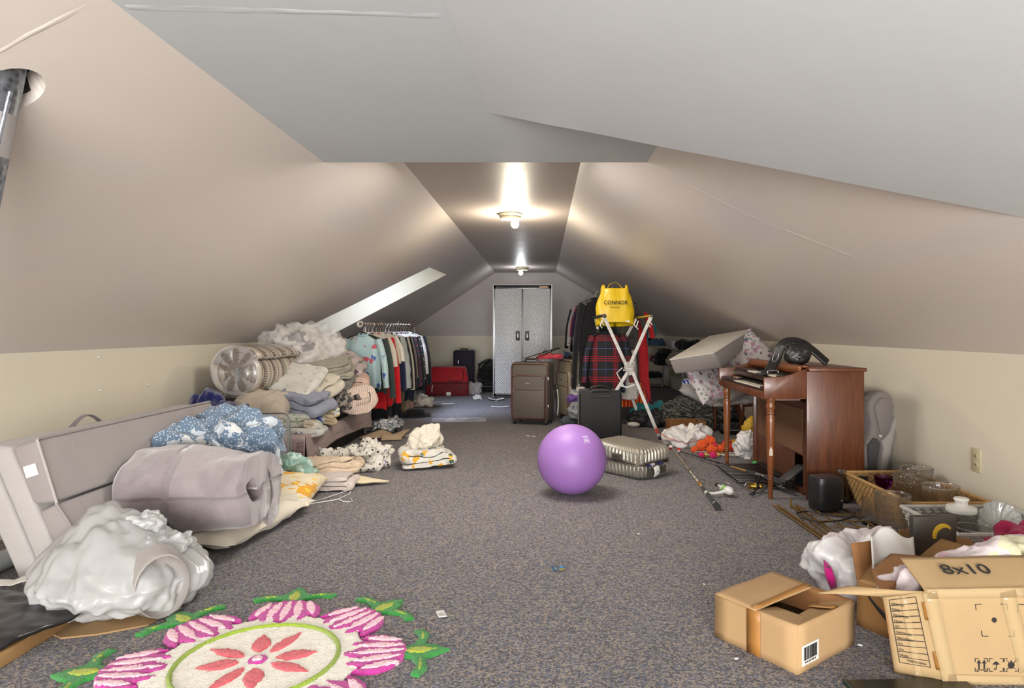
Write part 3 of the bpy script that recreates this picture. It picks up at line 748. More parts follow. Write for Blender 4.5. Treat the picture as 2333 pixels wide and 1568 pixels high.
# cloth on the carpet in front of the bed
o = blob('sheet', (-1.42, 5.22, 0), (.17, .15, .10), SPOT, .3, p=2.2, amp=.3, f=3, wr=.28, wf=4.5, seed=71, sub=5); tag(o, 'crumpled white cloth with black specks on the carpet, rounder heap', 'cloth')
o = blob('sheet', (-1.66, 5.12, 0), (.19, .12, .06), SPOT, .2, p=2.2, amp=.35, f=3, wr=.3, wf=5, seed=72, sub=5); tag(o, 'crumpled white cloth with black specks partly under the draped bed', 'cloth')
PNKD = cloth('cabdb4', ('dots', 28, .2, 'b7a29d'), bs=300)
fold('folded_sheet', 'pale pink dotted sheet folded flat on the carpet in front of the bed', 'sheet', (-1.52, 4.58, .004), 3, .44, .03, .30, PNKD, (0, 0, .10), 73, .012)
fold('folded_sheet', 'cream peach sheet loosely folded on top of the pink dotted one', 'sheet', (-1.56, 4.78, .05), 3, .46, .032, .30, cloth('cdb69c', ('dots', 34, .16, 'b89c86'), bs=300), (-.05, -.05, .22), 74, .03, wr=.015)
def tongue(u, v):
    w = .115*(1-u)**.75+.012; x = .34*u+.03*math.sin(v*5); y = (v-.5)*2*w+.07*u*u-.03*u
    return Vector((x, y, .055*(1-u)*(.6+.4*math.sin(v*PI))+.012+.018*math.sin(u*7+v*5)*(1-u)))
o = mesh('pillowcase', MB().grid(tongue, 24, 12), cloth('d2c3a0', bs=300), None, (-1.47, 4.68, .005), (0, 0, -.05), smooth=75, solid=.012); tag(o, 'pale yellow pillowcase corner spread on the carpet', 'pillowcase')
hg = [(-1.56, 3.83), (-1.29, 4.31), (-1.28, 4.29), (-1.36, 4.16), (-1.365, 4.06), (-1.40, 4.02), (-1.55, 3.80)]
def hanger_floor():
    a, b = fl(680, 1155), fl(800, 1120); c = fl(770, 1140); e = fl(803, 1144); f = fl(783, 1145); g = fl(680, 1154)
    zz = Vector((0, 0, .006))
    P = [c+zz, a+zz+Vector((.01, .01, 0)), a.lerp(b, .5)+zz, b+zz+Vector((-.02, .01, 0)), b+zz, fl(796, 1128)+zz, c+zz, c+zz*1.6, f+zz, fl(798, 1146)+zz, e+zz, fl(800, 1139)+zz]
    return MB().tube(P, .0028, 6)
tag(mesh('wire_hanger', hanger_floor(), plain('e9e7e2', .4)), 'white wire hanger lying on the carpet', 'hanger')
# lemon bundle with towel
t0 = fl(962, 1072)
fold('folded_sheet', 'white lemon print sheet folded on the open carpet', 'sheet', (t0.x, t0.y+.16, .0), 3, .42, .045, .30, LEM, (.0, .0, .30), 75, .02, wr=.012)
o = blob('towel', (t0.x-.04, t0.y+.20, .10), (.125, .10, .105), cloth('d8cfbd', bs=70, bump=1.0), .25, p=2.4, amp=.3, f=3, wr=.14, wf=4, seed=76, sub=5, shape=lambda q, R: Vector((q.x+.35*max(0, q.z), q.y, q.z))); tag(o, 'cream terry towel heaped on the lemon print sheet', 'towel')
# ---------------------------------------------------------------- electric organ
t = thing('electric_organ', 'brown wooden spinet organ with two keyboards against the right side', 'organ', (1.70, 4.24, 0))
WD = wood('4a2512', '6e3c20', .36, (16, 3, 1.6)); WDD = wood('522a16', '733f22', .33, (16, 3, 1.2)); WDL = wood('6a3a1e', '8b5028', .3, (24, 24, 1.5))
OL, OD = 1.10, .37
mesh('side_panel', MB().box(OD/2, .012, .415, OD, .024, .83), WD, t, bevel=.004)
mesh('side_panel', MB().box(OD/2, OL-.012, .415, OD, .024, .83), WD, t, bevel=.004)
mesh('back_panel', MB().box(OD-.01, OL/2, .415, .02, OL-.05, .82), WD, t)
mesh('top_board', MB().box(OD/2+.012, OL/2, .84, OD+.0, OL+.03, .024), WDD, t, bevel=.006)
# kick panel with the pedal opening
KX = .035
mesh('lower_panel', MB().box(KX, .075, .32, .02, .10, .60).box(KX, .70, .32, .02, .76, .60).box(KX, .225, .44, .02, .20, .36).box(KX, .225, .02, .02, .20, .04), wood('4a2817', '613620', .5, (16, 3, 1.6)), t)
n = NT('speaker_cloth'); n.set(col=n.ramp(n.noise(160, 2, vec=n.co((1, 1, 3))).outputs[0], [(.35, sr('54331f')), (.65, sr('7d5637'))]), rough=.9); n.bump(n.noise(220, 1).outputs[0], .5, .003)
mesh('speaker_grille', MB().box(KX-.013, .58, .42, .008, .90, .30), n.m, t)
mesh('pedal_cavity', MB().box(KX+.12, .225, .16, .2, .2, .01).box(KX+.22, .225, .2, .01, .22, .36), plain('101010', .9), t)
# console
CXW = .275
def cheek(y):
    pr = [(-CXW, .655), (0, .655), (0, .845), (-.035, .835), (-.09, .812), (-.16, .795), (-CXW, .79)]
    return MB().prism(pr, 0, .026, Matrix(((1, 0, 0, 0), (0, 0, 1, y), (0, 1, 0, 0), (0, 0, 0, 1))))
mesh('end_cheek', cheek(0.0), WDD, t, bevel=.004); mesh('end_cheek', cheek(OL-.026), WDD, t, bevel=.004)
mesh('key_bed', MB().box(-CXW/2+.002, OL/2, .665, CXW-.006, OL-.05, .03), WDD, t)
mesh('front_rail', MB().box(-CXW+.012, OL/2, .672, .022, OL-.05, .05), WDD, t, bevel=.004)
mesh('lock', MB().lathe([(0, 0), (.008, 0), (.008, .003), (0, .004)], 12, Matrix.Translation((-CXW, .45, .68)) @ Matrix.Rotation(-PI/2, 4, 'Y')), STEEL, t)
mesh('under_rail', MB().box(-.13, OL/2, .645, .2, OL-.06, .012), WD, t)
mesh('music_shelf', MB().grid(lambda u, v: Vector((.0-.02*math.sin(v*PI)-.02*v, .03+u*(OL-.06), .80+.062*v)), 30, 5), WDL, t, solid=.014, smooth=50)
mesh('shelf_edge', MB().box(.005, OL/2, .858, .03, OL-.06, .012), WDL, t, bevel=.003)
DKW = plain('2a1712', .3)
mesh('upper_manual_case', MB().box(-.055, OL/2, .735, .11, OL-.06, .085), DKW, t, bevel=.012)
IVK, EBK = plain('ddd6c4', .25, var=.02), plain('141312', .3)
def manual(x0, x1, z, y0, nk, side):
    """white and black keys, each a piece"""
    wm = MB().box((x0+x1)/2, 0, z, x1-x0, .0216, .013); bmsh = MB().box(x1-.036, 0, z+.010, .070, .0115, .016)
    k0 = mesh('white_key', wm, IVK, t, (0, y0, 0), bevel=.0015, seg=1, smooth=0); b0 = mesh('black_key', bmsh, EBK, t, (0, y0+.0115, 0), bevel=.002, seg=1, smooth=0)
    fw = fb = True
    for i in range(nk):
        if fw: fw = False
        else:
            c = k0.copy(); COL.objects.link(c); c.location = (0, y0+i*.0232, 0)
        if i < nk-1 and i % 7 not in (2, 6):
            if fb: fb = False
            else:
                c = b0.copy(); COL.objects.link(c); c.location = (0, y0+i*.0232+.0116, 0)
manual(-.255, -.125, .712, .135, 26, 0)
manual(-.150, -.030, .786, .145, 26, 1)
mesh('key_block', MB().box(-.19, .082, .705, .14, .10, .04).box(-.19, .90, .705, .14, .32, .04), DKW, t, bevel=.006)
mesh('key_block', MB().box(-.09, .085, .782, .12, .11, .03).box(-.09, .91, .782, .12, .30, .03), DKW, t, bevel=.006)
mesh('key_slip', MB().box(-.258, OL/2, .700, .012, OL-.06, .022), DKW, t, bevel=.003)
for k in range(7): mesh('rocker_tab', MB().box(-.19, .80+k*.022, .729, .045, .015, .008), [EBK, IVK, plain('9a2b22', .3)][k % 3], t, bevel=.002)
mesh('upper_slip', MB().box(-.155, OL/2, .762, .010, OL-.06, .04), DKW, t, bevel=.003)
# turned legs
def leg(y):
    pr = [(0, 0), (.014, 0), (.015, .05), (.017, .12), (.0185, .125), (.0165, .13), (.019, .137), (.0165, .145), (.018, .16), (.026, .38), (.0285, .50), (.027, .535), (.023, .545), (.0255, .552), (.023, .56), (.026, .568), (.0235, .576), (.029, .592), (.030, .605), (.024, .618), (.029, .632), (.029, .66), (0, .66)]
    return MB().lathe(pr, 20, Matrix.Translation((-.222, y, 0)))
for y in (.035, OL-.05):
    lg = mesh('leg', leg(y), WDL, t, smooth=50)
    for z in (.125, .141, .549, .572): mesh('ring_groove', MB().lathe([(.018 if z < .3 else .0245, z-.002), (.0192 if z < .3 else .0262, z), (.018 if z < .3 else .0245, z+.002)], 20, Matrix.Translation((-.222, y, 0))), plain('2c160d', .4), lg)
o = mesh('veneer_chip', MB().prism([(-.012, .0), (.012, .0), (.010, .035), (0, .06), (-.011, .035)], 0, .001, Matrix.Translation((-.2275, .0105, .285)) @ Matrix.Rotation(PI/2, 4, 'X')), plain('d8ccb6', .7), t); tag(o, 'bare patch of chipped veneer')
# pedal board and swell pedal
for k in range(13):
    y = .32+k*.047
    mesh('pedal', MB().box(-.17, y, .045, .36, .017, .022), plain('231412', .35), t, bevel=.003)
mesh('pedal_frame', MB().box(.0, .60, .035, .05, .66, .05).box(-.10, .60, .012, .03, .66, .02), plain('181515', .5), t, bevel=.003)
sp = MB(); sp.hexa([(-.11, .19, .03), (-.11, .30, .03), (.06, .30, .16), (.06, .19, .16), (-.115, .19, .042), (-.115, .30, .042), (.055, .30, .175), (.055, .19, .175)])
tag(mesh('swell_pedal', sp, plain('4b4a4a', .4, .3), t, bevel=.003), 'grey metal swell pedal')
for k in range(4): mesh('cable', MB().tube([(.09, .2+k*.02, .30), (.10, .21+k*.018, .18), (.08, .20+k*.02, .06)], .003, 6), [plain('a23a30', .4), plain('2f7a45', .4), plain('d5d0c8', .4), BLACK][k], t)
# waist bag with padded strap on the organ
t = thing('waist_bag', 'black padded strap bag with metal buckle lying over the organ top', 'bag', (1.74, 4.66, .853))
LEA = plain('1e1c1c', .42, bs=90, bst=.25)
def strap(pts, w, th):
    P = [Vector(p) for p in pts]; mb = MB(); m = len(P)
    def fn(u, v):
        i = min(int(u*(m-1)), m-2); k = u*(m-1)-i; a = P[max(i-1, 0)]; b = P[i]; c = P[i+1]; d = P[min(i+2, m-1)]
        q = .5*((2*b)+(c-a)*k+(2*a-5*b+4*c-d)*k*k+(3*b-a-3*c+d)*k**3)
        dd = (c-b).normalized(); wd = (dd.cross(Vector((0, 1, -.55))).normalized()*.85+Vector((.1, .5, 0))).normalized()
        return q+wd*w*(v-.5)
    mb.grid(fn, 48, 5); return mb
mesh('strap', strap([(-.21, -.10, -.075), (-.17, -.08, -.045), (-.10, -.02, .04), (-.05, 0, .135), (.02, 0, .165), (.10, 0, .15), (.17, 0, .10), (.22, -.02, .05), (.26, -.03, .012)], .07, .02), LEA, t, solid=.016, smooth=80)
blob('pouch', (.055, -.03, .0), (.092, .06, .075), LEA, .1, p=2.3, amp=.1, wr=.05, wf=4, seed=81, sub=4, parent=t, flat=.95)
mesh('pouch_flap', MB().grid(lambda u, v: Vector((.015+.08*u, -.085+.06*v-.012*math.sin(u*PI), .05+.11*v)), 8, 8), LEA, t, solid=.008, smooth=80)
mesh('buckle', MB().tube([(x-.16, -.125+y*.3, y-.01) for x, y in rrect(.075, .03, .012, 3)], .004, 6, True), STEEL, t, (-.0, -.02, -.055))
mesh('adjuster_ring', MB().tube([(-.115+.018*math.cos(a*PI/8)+.012*math.sin(a*PI/8), -.062, .055+.034*math.sin(a*PI/8)) for a in range(16)], .0035, 6, True), STEEL, t)
mesh('strap_end', MB().box(-.205, -.10, -.060, .10, .055, .014), LEA, t, (0, 0, 0), (0, 0, 0), bevel=.006)

# ---------------------------------------------------------------- massage seat leaning on the wall
t = thing('massage_seat', 'grey padded massage seat cushion leaning on the right wall behind the organ', 'seat cushion', (2.25, 4.50, 0), 0)
def at_s(px, py): return ((px-1962)/333.0, (1088-py)/318.0)
OUT = [at_s(*p) for p in ((1985, 878), (2005, 878), (2022, 886), (2034, 903), (2037, 922), (2030, 960), (2022, 1000), (2012, 1040), (2004, 1088), (1940, 1088), (1938, 1050), (1940, 1000), (1946, 985), (1958, 965), (1962, 945), (1956, 920), (1955, 905), (1965, 890))]
YZ = Matrix(((1, 0, 0, 0), (0, 0, 1, 0), (0, 1, 0, 0), (0, 0, 0, 1)))
lean = (-.06, .0, .30)
SG1, SG2, SG3 = cloth('837b77', bs=400), cloth('4d494b', bs=400), cloth('a39c97', bs=400, rough=.7)
mesh('shell', MB().prism(OUT, -.03, .07, YZ), SG1, t, (0, 0, .012), lean, bevel=.022, seg=3)
def inset(poly, name, mat, y=-.048, d=.03, b=.012): return mesh(name, MB().prism([at_s(*p) for p in poly], y, y+d, YZ), mat, t, (0, 0, .012), lean, bevel=b, seg=2)
inset(((1985, 892), (2012, 894), (2022, 912), (2012, 930), (1992, 968), (1980, 970), (1970, 930), (1968, 908)), 'head_pad', SG1)
inset(((1944, 992), (1962, 976), (1972, 980), (1978, 990), (1974, 1010), (1966, 1035), (1958, 1084), (1942, 1084)), 'back_pad', SG2)
inset(((1992, 975), (2003, 965), (2024, 925), (2026, 918), (2030, 922), (2020, 950), (2004, 1000), (1988, 1040), (1976, 1086), (1962, 1086), (1972, 1040), (1982, 1000), (1978, 984)), 'side_band', SG3, -.06, .03, .006)
inset(((1990, 1052), (1998, 1060), (2000, 1086), (1980, 1086)), 'seat_pad', SG2, -.055)
o = inset(((1969, 970), (1976, 973), (1975, 976), (1968, 973)), 'label_patch', PAPER, -.066, .01, 0); tag(o, 'small white sewn label')

# ---------------------------------------------------------------- upholstered bench with pillows and foam
bx, by = 2.10, 7.03
t = thing('upholstered_bench', 'small bench with brown cabriole legs under the grey cushions, behind the organ', 'bench', (bx, by, 0), -1.08)
LEGW = wood('45210f', '6a3519', .25, (20, 20, 2))
for (x, y) in ((-.19, -.17), (.19, -.17), (-.19, .17), (.19, .17)):
    s = 1 if x > 0 else -1
    mesh('leg', MB().tube([(x, y, .33), (x+s*.012, y, .27), (x+s*.006, y, .2), (x-s*.006, y, .1), (x-s*.004, y, .04), (x+s*.015, y, .006)], [.032, .030, .022, .014, .011, .015], 10), LEGW, t)
mesh('apron', MB().box(0, 0, .325, .42, .38, .05), LEGW, t, bevel=.006)
mesh('seat_pad', MB().box(0, 0, .375, .48, .44, .05), cloth('a9a3a6', bs=300), t, bevel=.02, seg=3)
GP = cloth('89817e', bs=350, var=.05); GP2 = cloth('a6a09e', bs=350)
def pil(name, label, px, py, Y, w, l, th, mat, rot, seed):
    return tag(pillow(name, at(px, py, Y), w, l, th, mat, rot, seed, .014), label, 'pillow')
pil('seat_cushion', 'light grey quilted cushion directly on the bench seat', 1668, 908, 6.85, .56, .44, .09, GP2, (.10, -.12, .1), 85)
pil('pillow', 'plain grey pillow with dark piped edge under the right floral pillow', 1664, 880, 6.80, .50, .44, .15, GP, (.30, -.42, .3), 86)
pil('pillow', 'plain grey pillow at the left end of the cushion stack', 1592, 893, 6.95, .40, .40, .13, GP2, (.25, .38, -.2), 87)
FLP = cloth('d3ccca', ('petal', 17, .48, 'bd8fa6', .5), ('petal', 22, .42, '56606c', .35), ('petal', 26, .40, '8f9a93', .4), bs=300, bump=.12)
pil('pillow', 'white floral pillow hanging diamond-wise below the foam block', 1612, 868, 6.62, .46, .46, .13, FLP, (1.0, -.1, .62), 88)
pil('pillow', 'white floral pillow standing upright right of the foam block', 1703, 812, 6.60, .48, .44, .14, FLP, (1.0, -.55, .3), 89)
pil('pillow', 'tan pillow tucked behind the upright floral pillow', 1722, 812, 6.72, .32, .30, .14, cloth('9a8a74', bs=300), (1.0, -.3, .3), 90)
# foam block
t = thing('foam_block', 'tilted thick foam mattress block with cream top above floral pillows', 'foam', (0, 0, 0))
def fq(px, py, Y): return at(px, py, Y)
A0 = fq(1524, 822, 6.45); A1 = fq(1537, 853, 6.48); B0 = fq(1627, 806, 6.10); B1 = fq(1645, 840, 6.13); C0 = fq(1714, 751, 6.80); C1 = fq(1722, 775, 6.86); D0 = fq(1615, 768, 7.1); D1 = D0+(A1-A0)
mb = MB().hexa([A1, B1, C1, D1, A0, B0, C0, D0])
mesh('foam_core', mb, cloth('948d89', bs=500, bump=.1, var=.03), t, bevel=.022, seg=3)
nrm = (B0-A0).cross(D0-A0).normalized()
mb = MB().hexa([A0-nrm*.004, B0-nrm*.004, C0-nrm*.004, D0-nrm*.004, A0+nrm*.012, B0+nrm*.012, C0+nrm*.012, D0+nrm*.012])
tag(mesh('top_cover', mb, cloth('c9c4b8', bs=500, bump=.1, var=.03), t, bevel=.01, seg=2), 'cream knitted top cover')
# black quilted blanket on the floor
n = NT('quilt_black'); v = n.vor(5.0, n.co((1, 1.6, 1.6)), 'DISTANCE_TO_EDGE'); e = v.outputs['Distance']
ln = n.math('LESS_THAN', n.math('ABSOLUTE', n.math('SUBTRACT', e, .10)), .022); dash = n.math('GREATER_THAN', n.noise(60, 1).outputs[0], .45)
n.set(col=n.mix(n.math('MULTIPLY', ln, dash), sr('24251f'), sr('87836f')), rough=.45, sheen=.2); n.bump(n.math('MINIMUM', e, .12), 1.0, .12); QB = n.m
o = blob('quilt', (1.76, 7.44, 0), (.42, .22, .165), QB, -.12, p=2.6, amp=.2, f=3, wr=.14, wf=3.5, seed=92, sub=6); tag(o, 'black quilted blanket with pale stitching heaped behind the small carton', 'quilt')
t = thing('stitched_bag', 'black handbag with pale stitches on the carpet beneath the bench', 'bag', (1.98, 6.93, 0))
blob('bag_body', (0, 0, 0), (.13, .06, .085), BLACK, .1, amp=.1, seed=93, sub=4, parent=t)
mesh('stitching', MB().tube([(-.10, -.067, .05), (0, -.078, .052), (.10, -.067, .05)], .004, 6), plain('b9b4a6', .6), t); mesh('zip', MB().tube([(-.10, -.067, .12), (.1, -.06, .12)], .004, 6), STEEL, t)
# small carton with green print
c0 = fl(1527, 988)
t = thing('small_carton', 'low brown carton with green printed blocks before the black quilt', 'box', (c0.x, c0.y, 0), .02)
cw, cd, ch = .38, .24, .125
mesh('carton_wall', MB().box(cw/2, 0, ch/2, cw, .004, ch).box(cw/2, cd, ch/2, cw, .004, ch).box(0, cd/2, ch/2, .004, cd, ch).box(cw, cd/2, ch/2, .004, cd, ch), kraft('9b6a40'), t, smooth=0)
mesh('carton_base', MB().box(cw/2, cd/2, .003, cw, cd, .004), KRIN, t, smooth=0)
GRN = plain('3f5a3c', .7)
mesh('printed_block', MB().box(.095, -.003, .05, .085, .001, .03), GRN, t, smooth=0); mesh('printed_block', MB().box(.215, -.003, .055, .08, .001, .035), GRN, t, smooth=0); mesh('printed_block', MB().box(.02, -.003, .06, .02, .001, .05), GRN, t, smooth=0)
# teal and black clothes left of it
o = blob('garment', (1.25, 7.55, 0), (.24, .14, .10), plain('17171a', .7), -.15, amp=.25, wr=.2, wf=4, seed=95, sub=5); tag(o, 'black garment heap on the carpet behind the folding rack legs', 'clothes')
o = blob('garment', (1.24, 7.66, .08), (.19, .10, .07), cloth('15676d', bs=250), -.2, amp=.3, wr=.25, wf=4, seed=96, sub=5); tag(o, 'teal garment thrown over the black garment heap', 'clothes')
o = mesh('shoe', MB().ball((0, 0, .03), .05, 14, (1.5, .8, .6)), plain('cfc9c0', .5), None, (1.02, 7.42, 0), (0, 0, -.3)); tag(o, 'pale shoe tip beside the black garment heap', 'shoe')
# white bag on the carpet
WB = plain('dedad6', .5, var=.04)
n = NT('white_bag_pink_print'); z = n.n('ShaderNodeSeparateXYZ'); n.l(n.co(), z.inputs[0])
zz = n.math('SUBTRACT', z.outputs[2], n.math('MULTIPLY', n.math('ABSOLUTE', z.outputs[0]), .25))
n.set(col=n.mix(n.math('LESS_THAN', n.math('ABSOLUTE', n.math('SUBTRACT', zz, .045)), .006), sr('dad5d1'), sr('d99a90')), rough=.4); n.bump(n.noise(15, 4).outputs[0], .4, .01)
c = fl(1568, 1018)
o = blob('plastic_bag', (c.x, c.y+.06, 0), (.215, .14, .095), n.m, -.25, p=2.2, amp=.22, f=3, wr=.16, wf=4, seed=97, sub=5, shape=lambda q, R: Vector((q.x, q.y, q.z+.03*(q.x > .02)))); tag(o, 'white plastic bag with thin pink lines collapsed before the small carton', 'bag')
c = fl(1700, 1050)
t = thing('plastic_bag', 'white crumpled plastic bag between organ legs', 'bag', (c.x+.06, c.y+.12, 0))
blob('bag_body', (0, 0, 0), (.085, .10, .13), WB, .2, p=2.2, amp=.3, wr=.25, wf=4, seed=98, sub=5, parent=t)
o = blob('packet', (c.x+.20, c.y+.45, 0), (.08, .07, .15), plain('c9a227', .4), .2, amp=.3, wr=.2, seed=99, sub=4); tag(o, 'yellow packet standing behind the organ front', 'packet')
o = blob('cloth', (c.x+.16, c.y+.32, 0), (.07, .06, .10), plain('4e3a38', .6), .2, amp=.3, wr=.2, seed=100, sub=4); tag(o, 'dark brown cloth behind the white crumpled bag', 'cloth')
o = mesh('green_cap', MB().lathe([(0, 0), (.03, 0), (.032, .02), (.02, .04), (0, .042)], 16), plain('3fae4a', .4), None, tuple(fl(1722, 1062))); tag(o, 'small bright green plastic cap at the foot of the organ', 'cap')
# marigold garland
t = thing('marigold_garland', 'orange pink and yellow pom-pom garland heaped on the carpet by the organ', 'garland', (0, 0, 0))
rd = random.Random(5)
def pom(c, r, mat):
    bm = bmesh.new(); bmesh.ops.create_icosphere(bm, subdivisions=3, radius=1)
    for v in bm.verts:
        d = v.co.normalized(); v.co = d*r*(1+.22*abs(noise.noise(d*5+Vector((c.x*30, c.y*30, 0)))*2)-.12*(hash(v.index) % 3))
    me = bpy.data.meshes.new('pom_pom'); bm.to_mesh(me); bm.free(); me.materials.append(mat)
    o = bpy.data.objects.new('pom_pom', me); COL.objects.link(o); o.parent = t; o.location = c; return o
ORG, MAG, YEL, LIM, GLD = cloth('e0571e'), cloth('d01c63'), cloth('e0a51f'), cloth('8fae2c'), plain('c9a45a', .3, .7)
for (px, py, r, m, z) in ((1582, 1026, .030, ORG, 0), (1600, 1022, .05, ORG, 0), (1616, 1020, .055, ORG, .02), (1622, 1030, .045, ORG, 0), (1598, 1037, .024, MAG, 0), (1625, 1038, .028, MAG, 0), (1610, 1036, .02, GLD, 0), (1612, 1013, .022, MAG, .02),
                          (1624, 1013, .018, YEL, 0), (1634, 1014, .02, LIM, 0), (1629, 1023, .024, MAG, .03), (1642, 1024, .034, ORG, 0), (1654, 1020, .036, ORG, .01), (1660, 1013, .025, ORG, .03), (1668, 1022, .034, cloth('c8291f'), 0), (1650, 1012, .02, MAG, .02), (1680, 1020, .03, ORG, 0),
                          (1684, 1028, .024, MAG, 0), (1672, 1015, .02, YEL, .04), (1636, 1034, .016, YEL, 0), (1645, 1033, .015, GLD, 0), (1656, 1030, .016, YEL, 0), (1590, 1016, .02, YEL, .0)):
    p = fl(px, py+6); pom(Vector((p.x, p.y, r*.95+z)), r, m)
mesh('garland_cord', MB().tube([fl(1582, 1036)+V(0, 0, .02), fl(1606, 1034)+V(0, 0, .02), fl(1630, 1030)+V(0, 0, .02), fl(1660, 1028)+V(0, 0, .02), fl(1684, 1030)+V(0, 0, .02)], .004, 6), plain('e5e0d4', .6), t)
p = fl(1655, 1042)
t = thing('cutlery_bundle', 'bundle of white plastic cutlery beside the pom-pom garland', 'cutlery', tuple(p))
for k in range(7):
    a = rd.uniform(-.5, .5); c = Vector((rd.uniform(-.10, .10), rd.uniform(-.04, .06), .006+.004*k))
    d = Vector((math.cos(a), math.sin(a)*.6, 0))*.08
    mesh('cutlery_piece', MB().tube([c-d, c, c+d*.7, c+d], [.004, .004, .006, .012], 6, sy=.5), PAPER, t)
# ---------------------------------------------------------------- back of the attic: cabinet and bags
Yc = 10.58; sc = F/Yc
xl, xr_ = (1124-CX)/sc, (1257-CX)/sc; zt = H+(CY-650)/sc
t = thing('metal_cabinet', 'tall two-door cabinet with silver diamond plate doors at the far end', 'cabinet', ((xl+xr_)/2, Yc, 0))
cw = xr_-xl; GR = plain('6e6e70', .4, .5)
mesh('carcass', MB().box(0, .235, zt/2+.02, cw, .45, zt-.04), GR, t, bevel=.006)
mesh('frame', MB().box(0, .0, zt-.03, cw, .03, .06).box(0, 0, .045, cw, .03, .05).box(-cw/2+.02, 0, zt/2+.01, .04, .03, zt-.02).box(cw/2-.02, 0, zt/2+.01, .04, .03, zt-.02), plain('8b8c8e', .35, .7), t, bevel=.004)
n = NT('diamond_plate'); a = n.n('ShaderNodeTexChecker'); n.l(n.co((1, 1, 1), (0, PI/4, 0)), a.inputs[0]); a.inputs['Scale'].default_value = 26
w1 = n.n('ShaderNodeTexWave'); w1.inputs['Scale'].default_value = 11; n.l(n.co((1, 0, 1), (0, PI/4, 0)), w1.inputs[0]); w1.bands_direction = 'X'
w2 = n.n('ShaderNodeTexWave'); w2.inputs['Scale'].default_value = 11; n.l(n.co((1, 0, 1), (0, PI/4, 0)), w2.inputs[0]); w2.bands_direction = 'Z'
hgt = n.math('MULTIPLY', w1.outputs['Fac'], w2.outputs['Fac'])
n.set(col=n.mix(hgt, sr1('d0d1d3'), sr1('f0f0f0')), metal=.12, rough=.36); n.bump(hgt, .8, .012); DP = n.m
for s in (-1, 1):
    dr = mesh('door', MB().box(s*(cw/4-.009), -.022, zt/2+.005, cw/2-.042, .025, zt-.135), DP, t, bevel=.004)
    mesh('handle_recess', MB().box(s*.075, -.036, 1.0, .062, .008, .15), plain('1d1d1f', .4), dr, bevel=.006)
    mesh('handle', MB().box(s*.075, -.044, .99, .022, .014, .11), plain('8d8d8f', .25, 1.0), dr, bevel=.005)
for s in (-1, 1): mesh('foot', MB().lathe([(0, 0), (.02, 0), (.02, .03), (0, .03)], 12, Matrix.Translation((s*(cw/2-.04), .03, 0))), BLACK, t)
mesh('maker_badge', MB().box(cw/2-.13, -.0165, zt-.028, .13, .003, .022), plain('a0714f', .4, .4), t, smooth=0)
# red suitcase lying on its long side
def soft_case(name, label, loc, rotz, w, d, h, mat, trim, extras=True, wheels=True, handle=True, lean=0):
    t = thing(name, label, 'suitcase', loc, rotz)
    zb = .045 if wheels else 0
    mesh('body', MB().box(0, d/2, zb+(h-zb)/2, w, d, h-zb), mat, t, bevel=.035, seg=3)
    return t
p = fl(1018, 903)
RED = cloth('a8101c', bs=400, rough=.6, bump=.2); DRED = cloth('6a0a14', bs=400, rough=.6, bump=.2)
t = thing('suitcase', 'large red soft suitcase lying on its side before the far wall', 'suitcase', (p.x, p.y, 0), .02)
w = 100/139.5*1.0; h = .48
mesh('body', MB().hexa([(-w/2, 0, 0), (w/2, 0, 0), (w/2, .42, 0), (-w/2, .42, 0), (-w/2, 0, .23), (w/2, 0, .23), (w/2-.03, .42, .25), (-w/2+.03, .42, .25)]), DRED, t, bevel=.03, seg=3)
mesh('lid', MB().hexa([(-w/2, -.005, .225), (w/2, -.005, .225), (w/2-.03, .42, .24), (-w/2+.03, .42, .24), (-w/2+.07, .10, h), (w/2-.05, .10, h-.02), (w/2-.07, .36, h), (-w/2+.10, .36, h)]), RED, t, bevel=.035, seg=3)
mesh('zip', MB().tube([(-w/2-.004, .2, .228), (-w/2+.02, -.006, .222), (0, -.012, .222), (w/2-.02, -.006, .222), (w/2+.004, .2, .228)], .008, 6), plain('53070f', .5), t)
mesh('front_pocket_zip', MB().tube([(.02, -.004, .25), (w/2-.13, -.002, .25), (w/2-.085, .016, .29), (w/2-.10, .085, .42)], .007, 6), plain('2c1416', .5), t)
mesh('seam', MB().tube([(.02, .0, .25), (.10, .05, .36), (.17, .09, .455)], .004, 6), DRED, t)
mesh('carry_handle', MB().tube([(-w/2+.12, -.01, .07), (-w/2+.115, -.03, .09), (-w/2+.125, -.03, .16), (-w/2+.13, -.008, .18)], .008, 8), plain('cfcaca', .4), t)
o = mesh('luggage_label', MB().box(.03, -.004, .04, .075, .004, .055), PAPER, t); tag(o, 'white airline label')
mesh('side_grip', MB().box(.21, -.006, .13, .06, .012, .025), BLACK, t, bevel=.005)
o = mesh('logo_tab', MB().box(.16, -.012, .285, .012, .004, .04), plain('2f8fc0', .4), t, rot=(-.4, 0, 0)); tag(o, 'small blue tab')
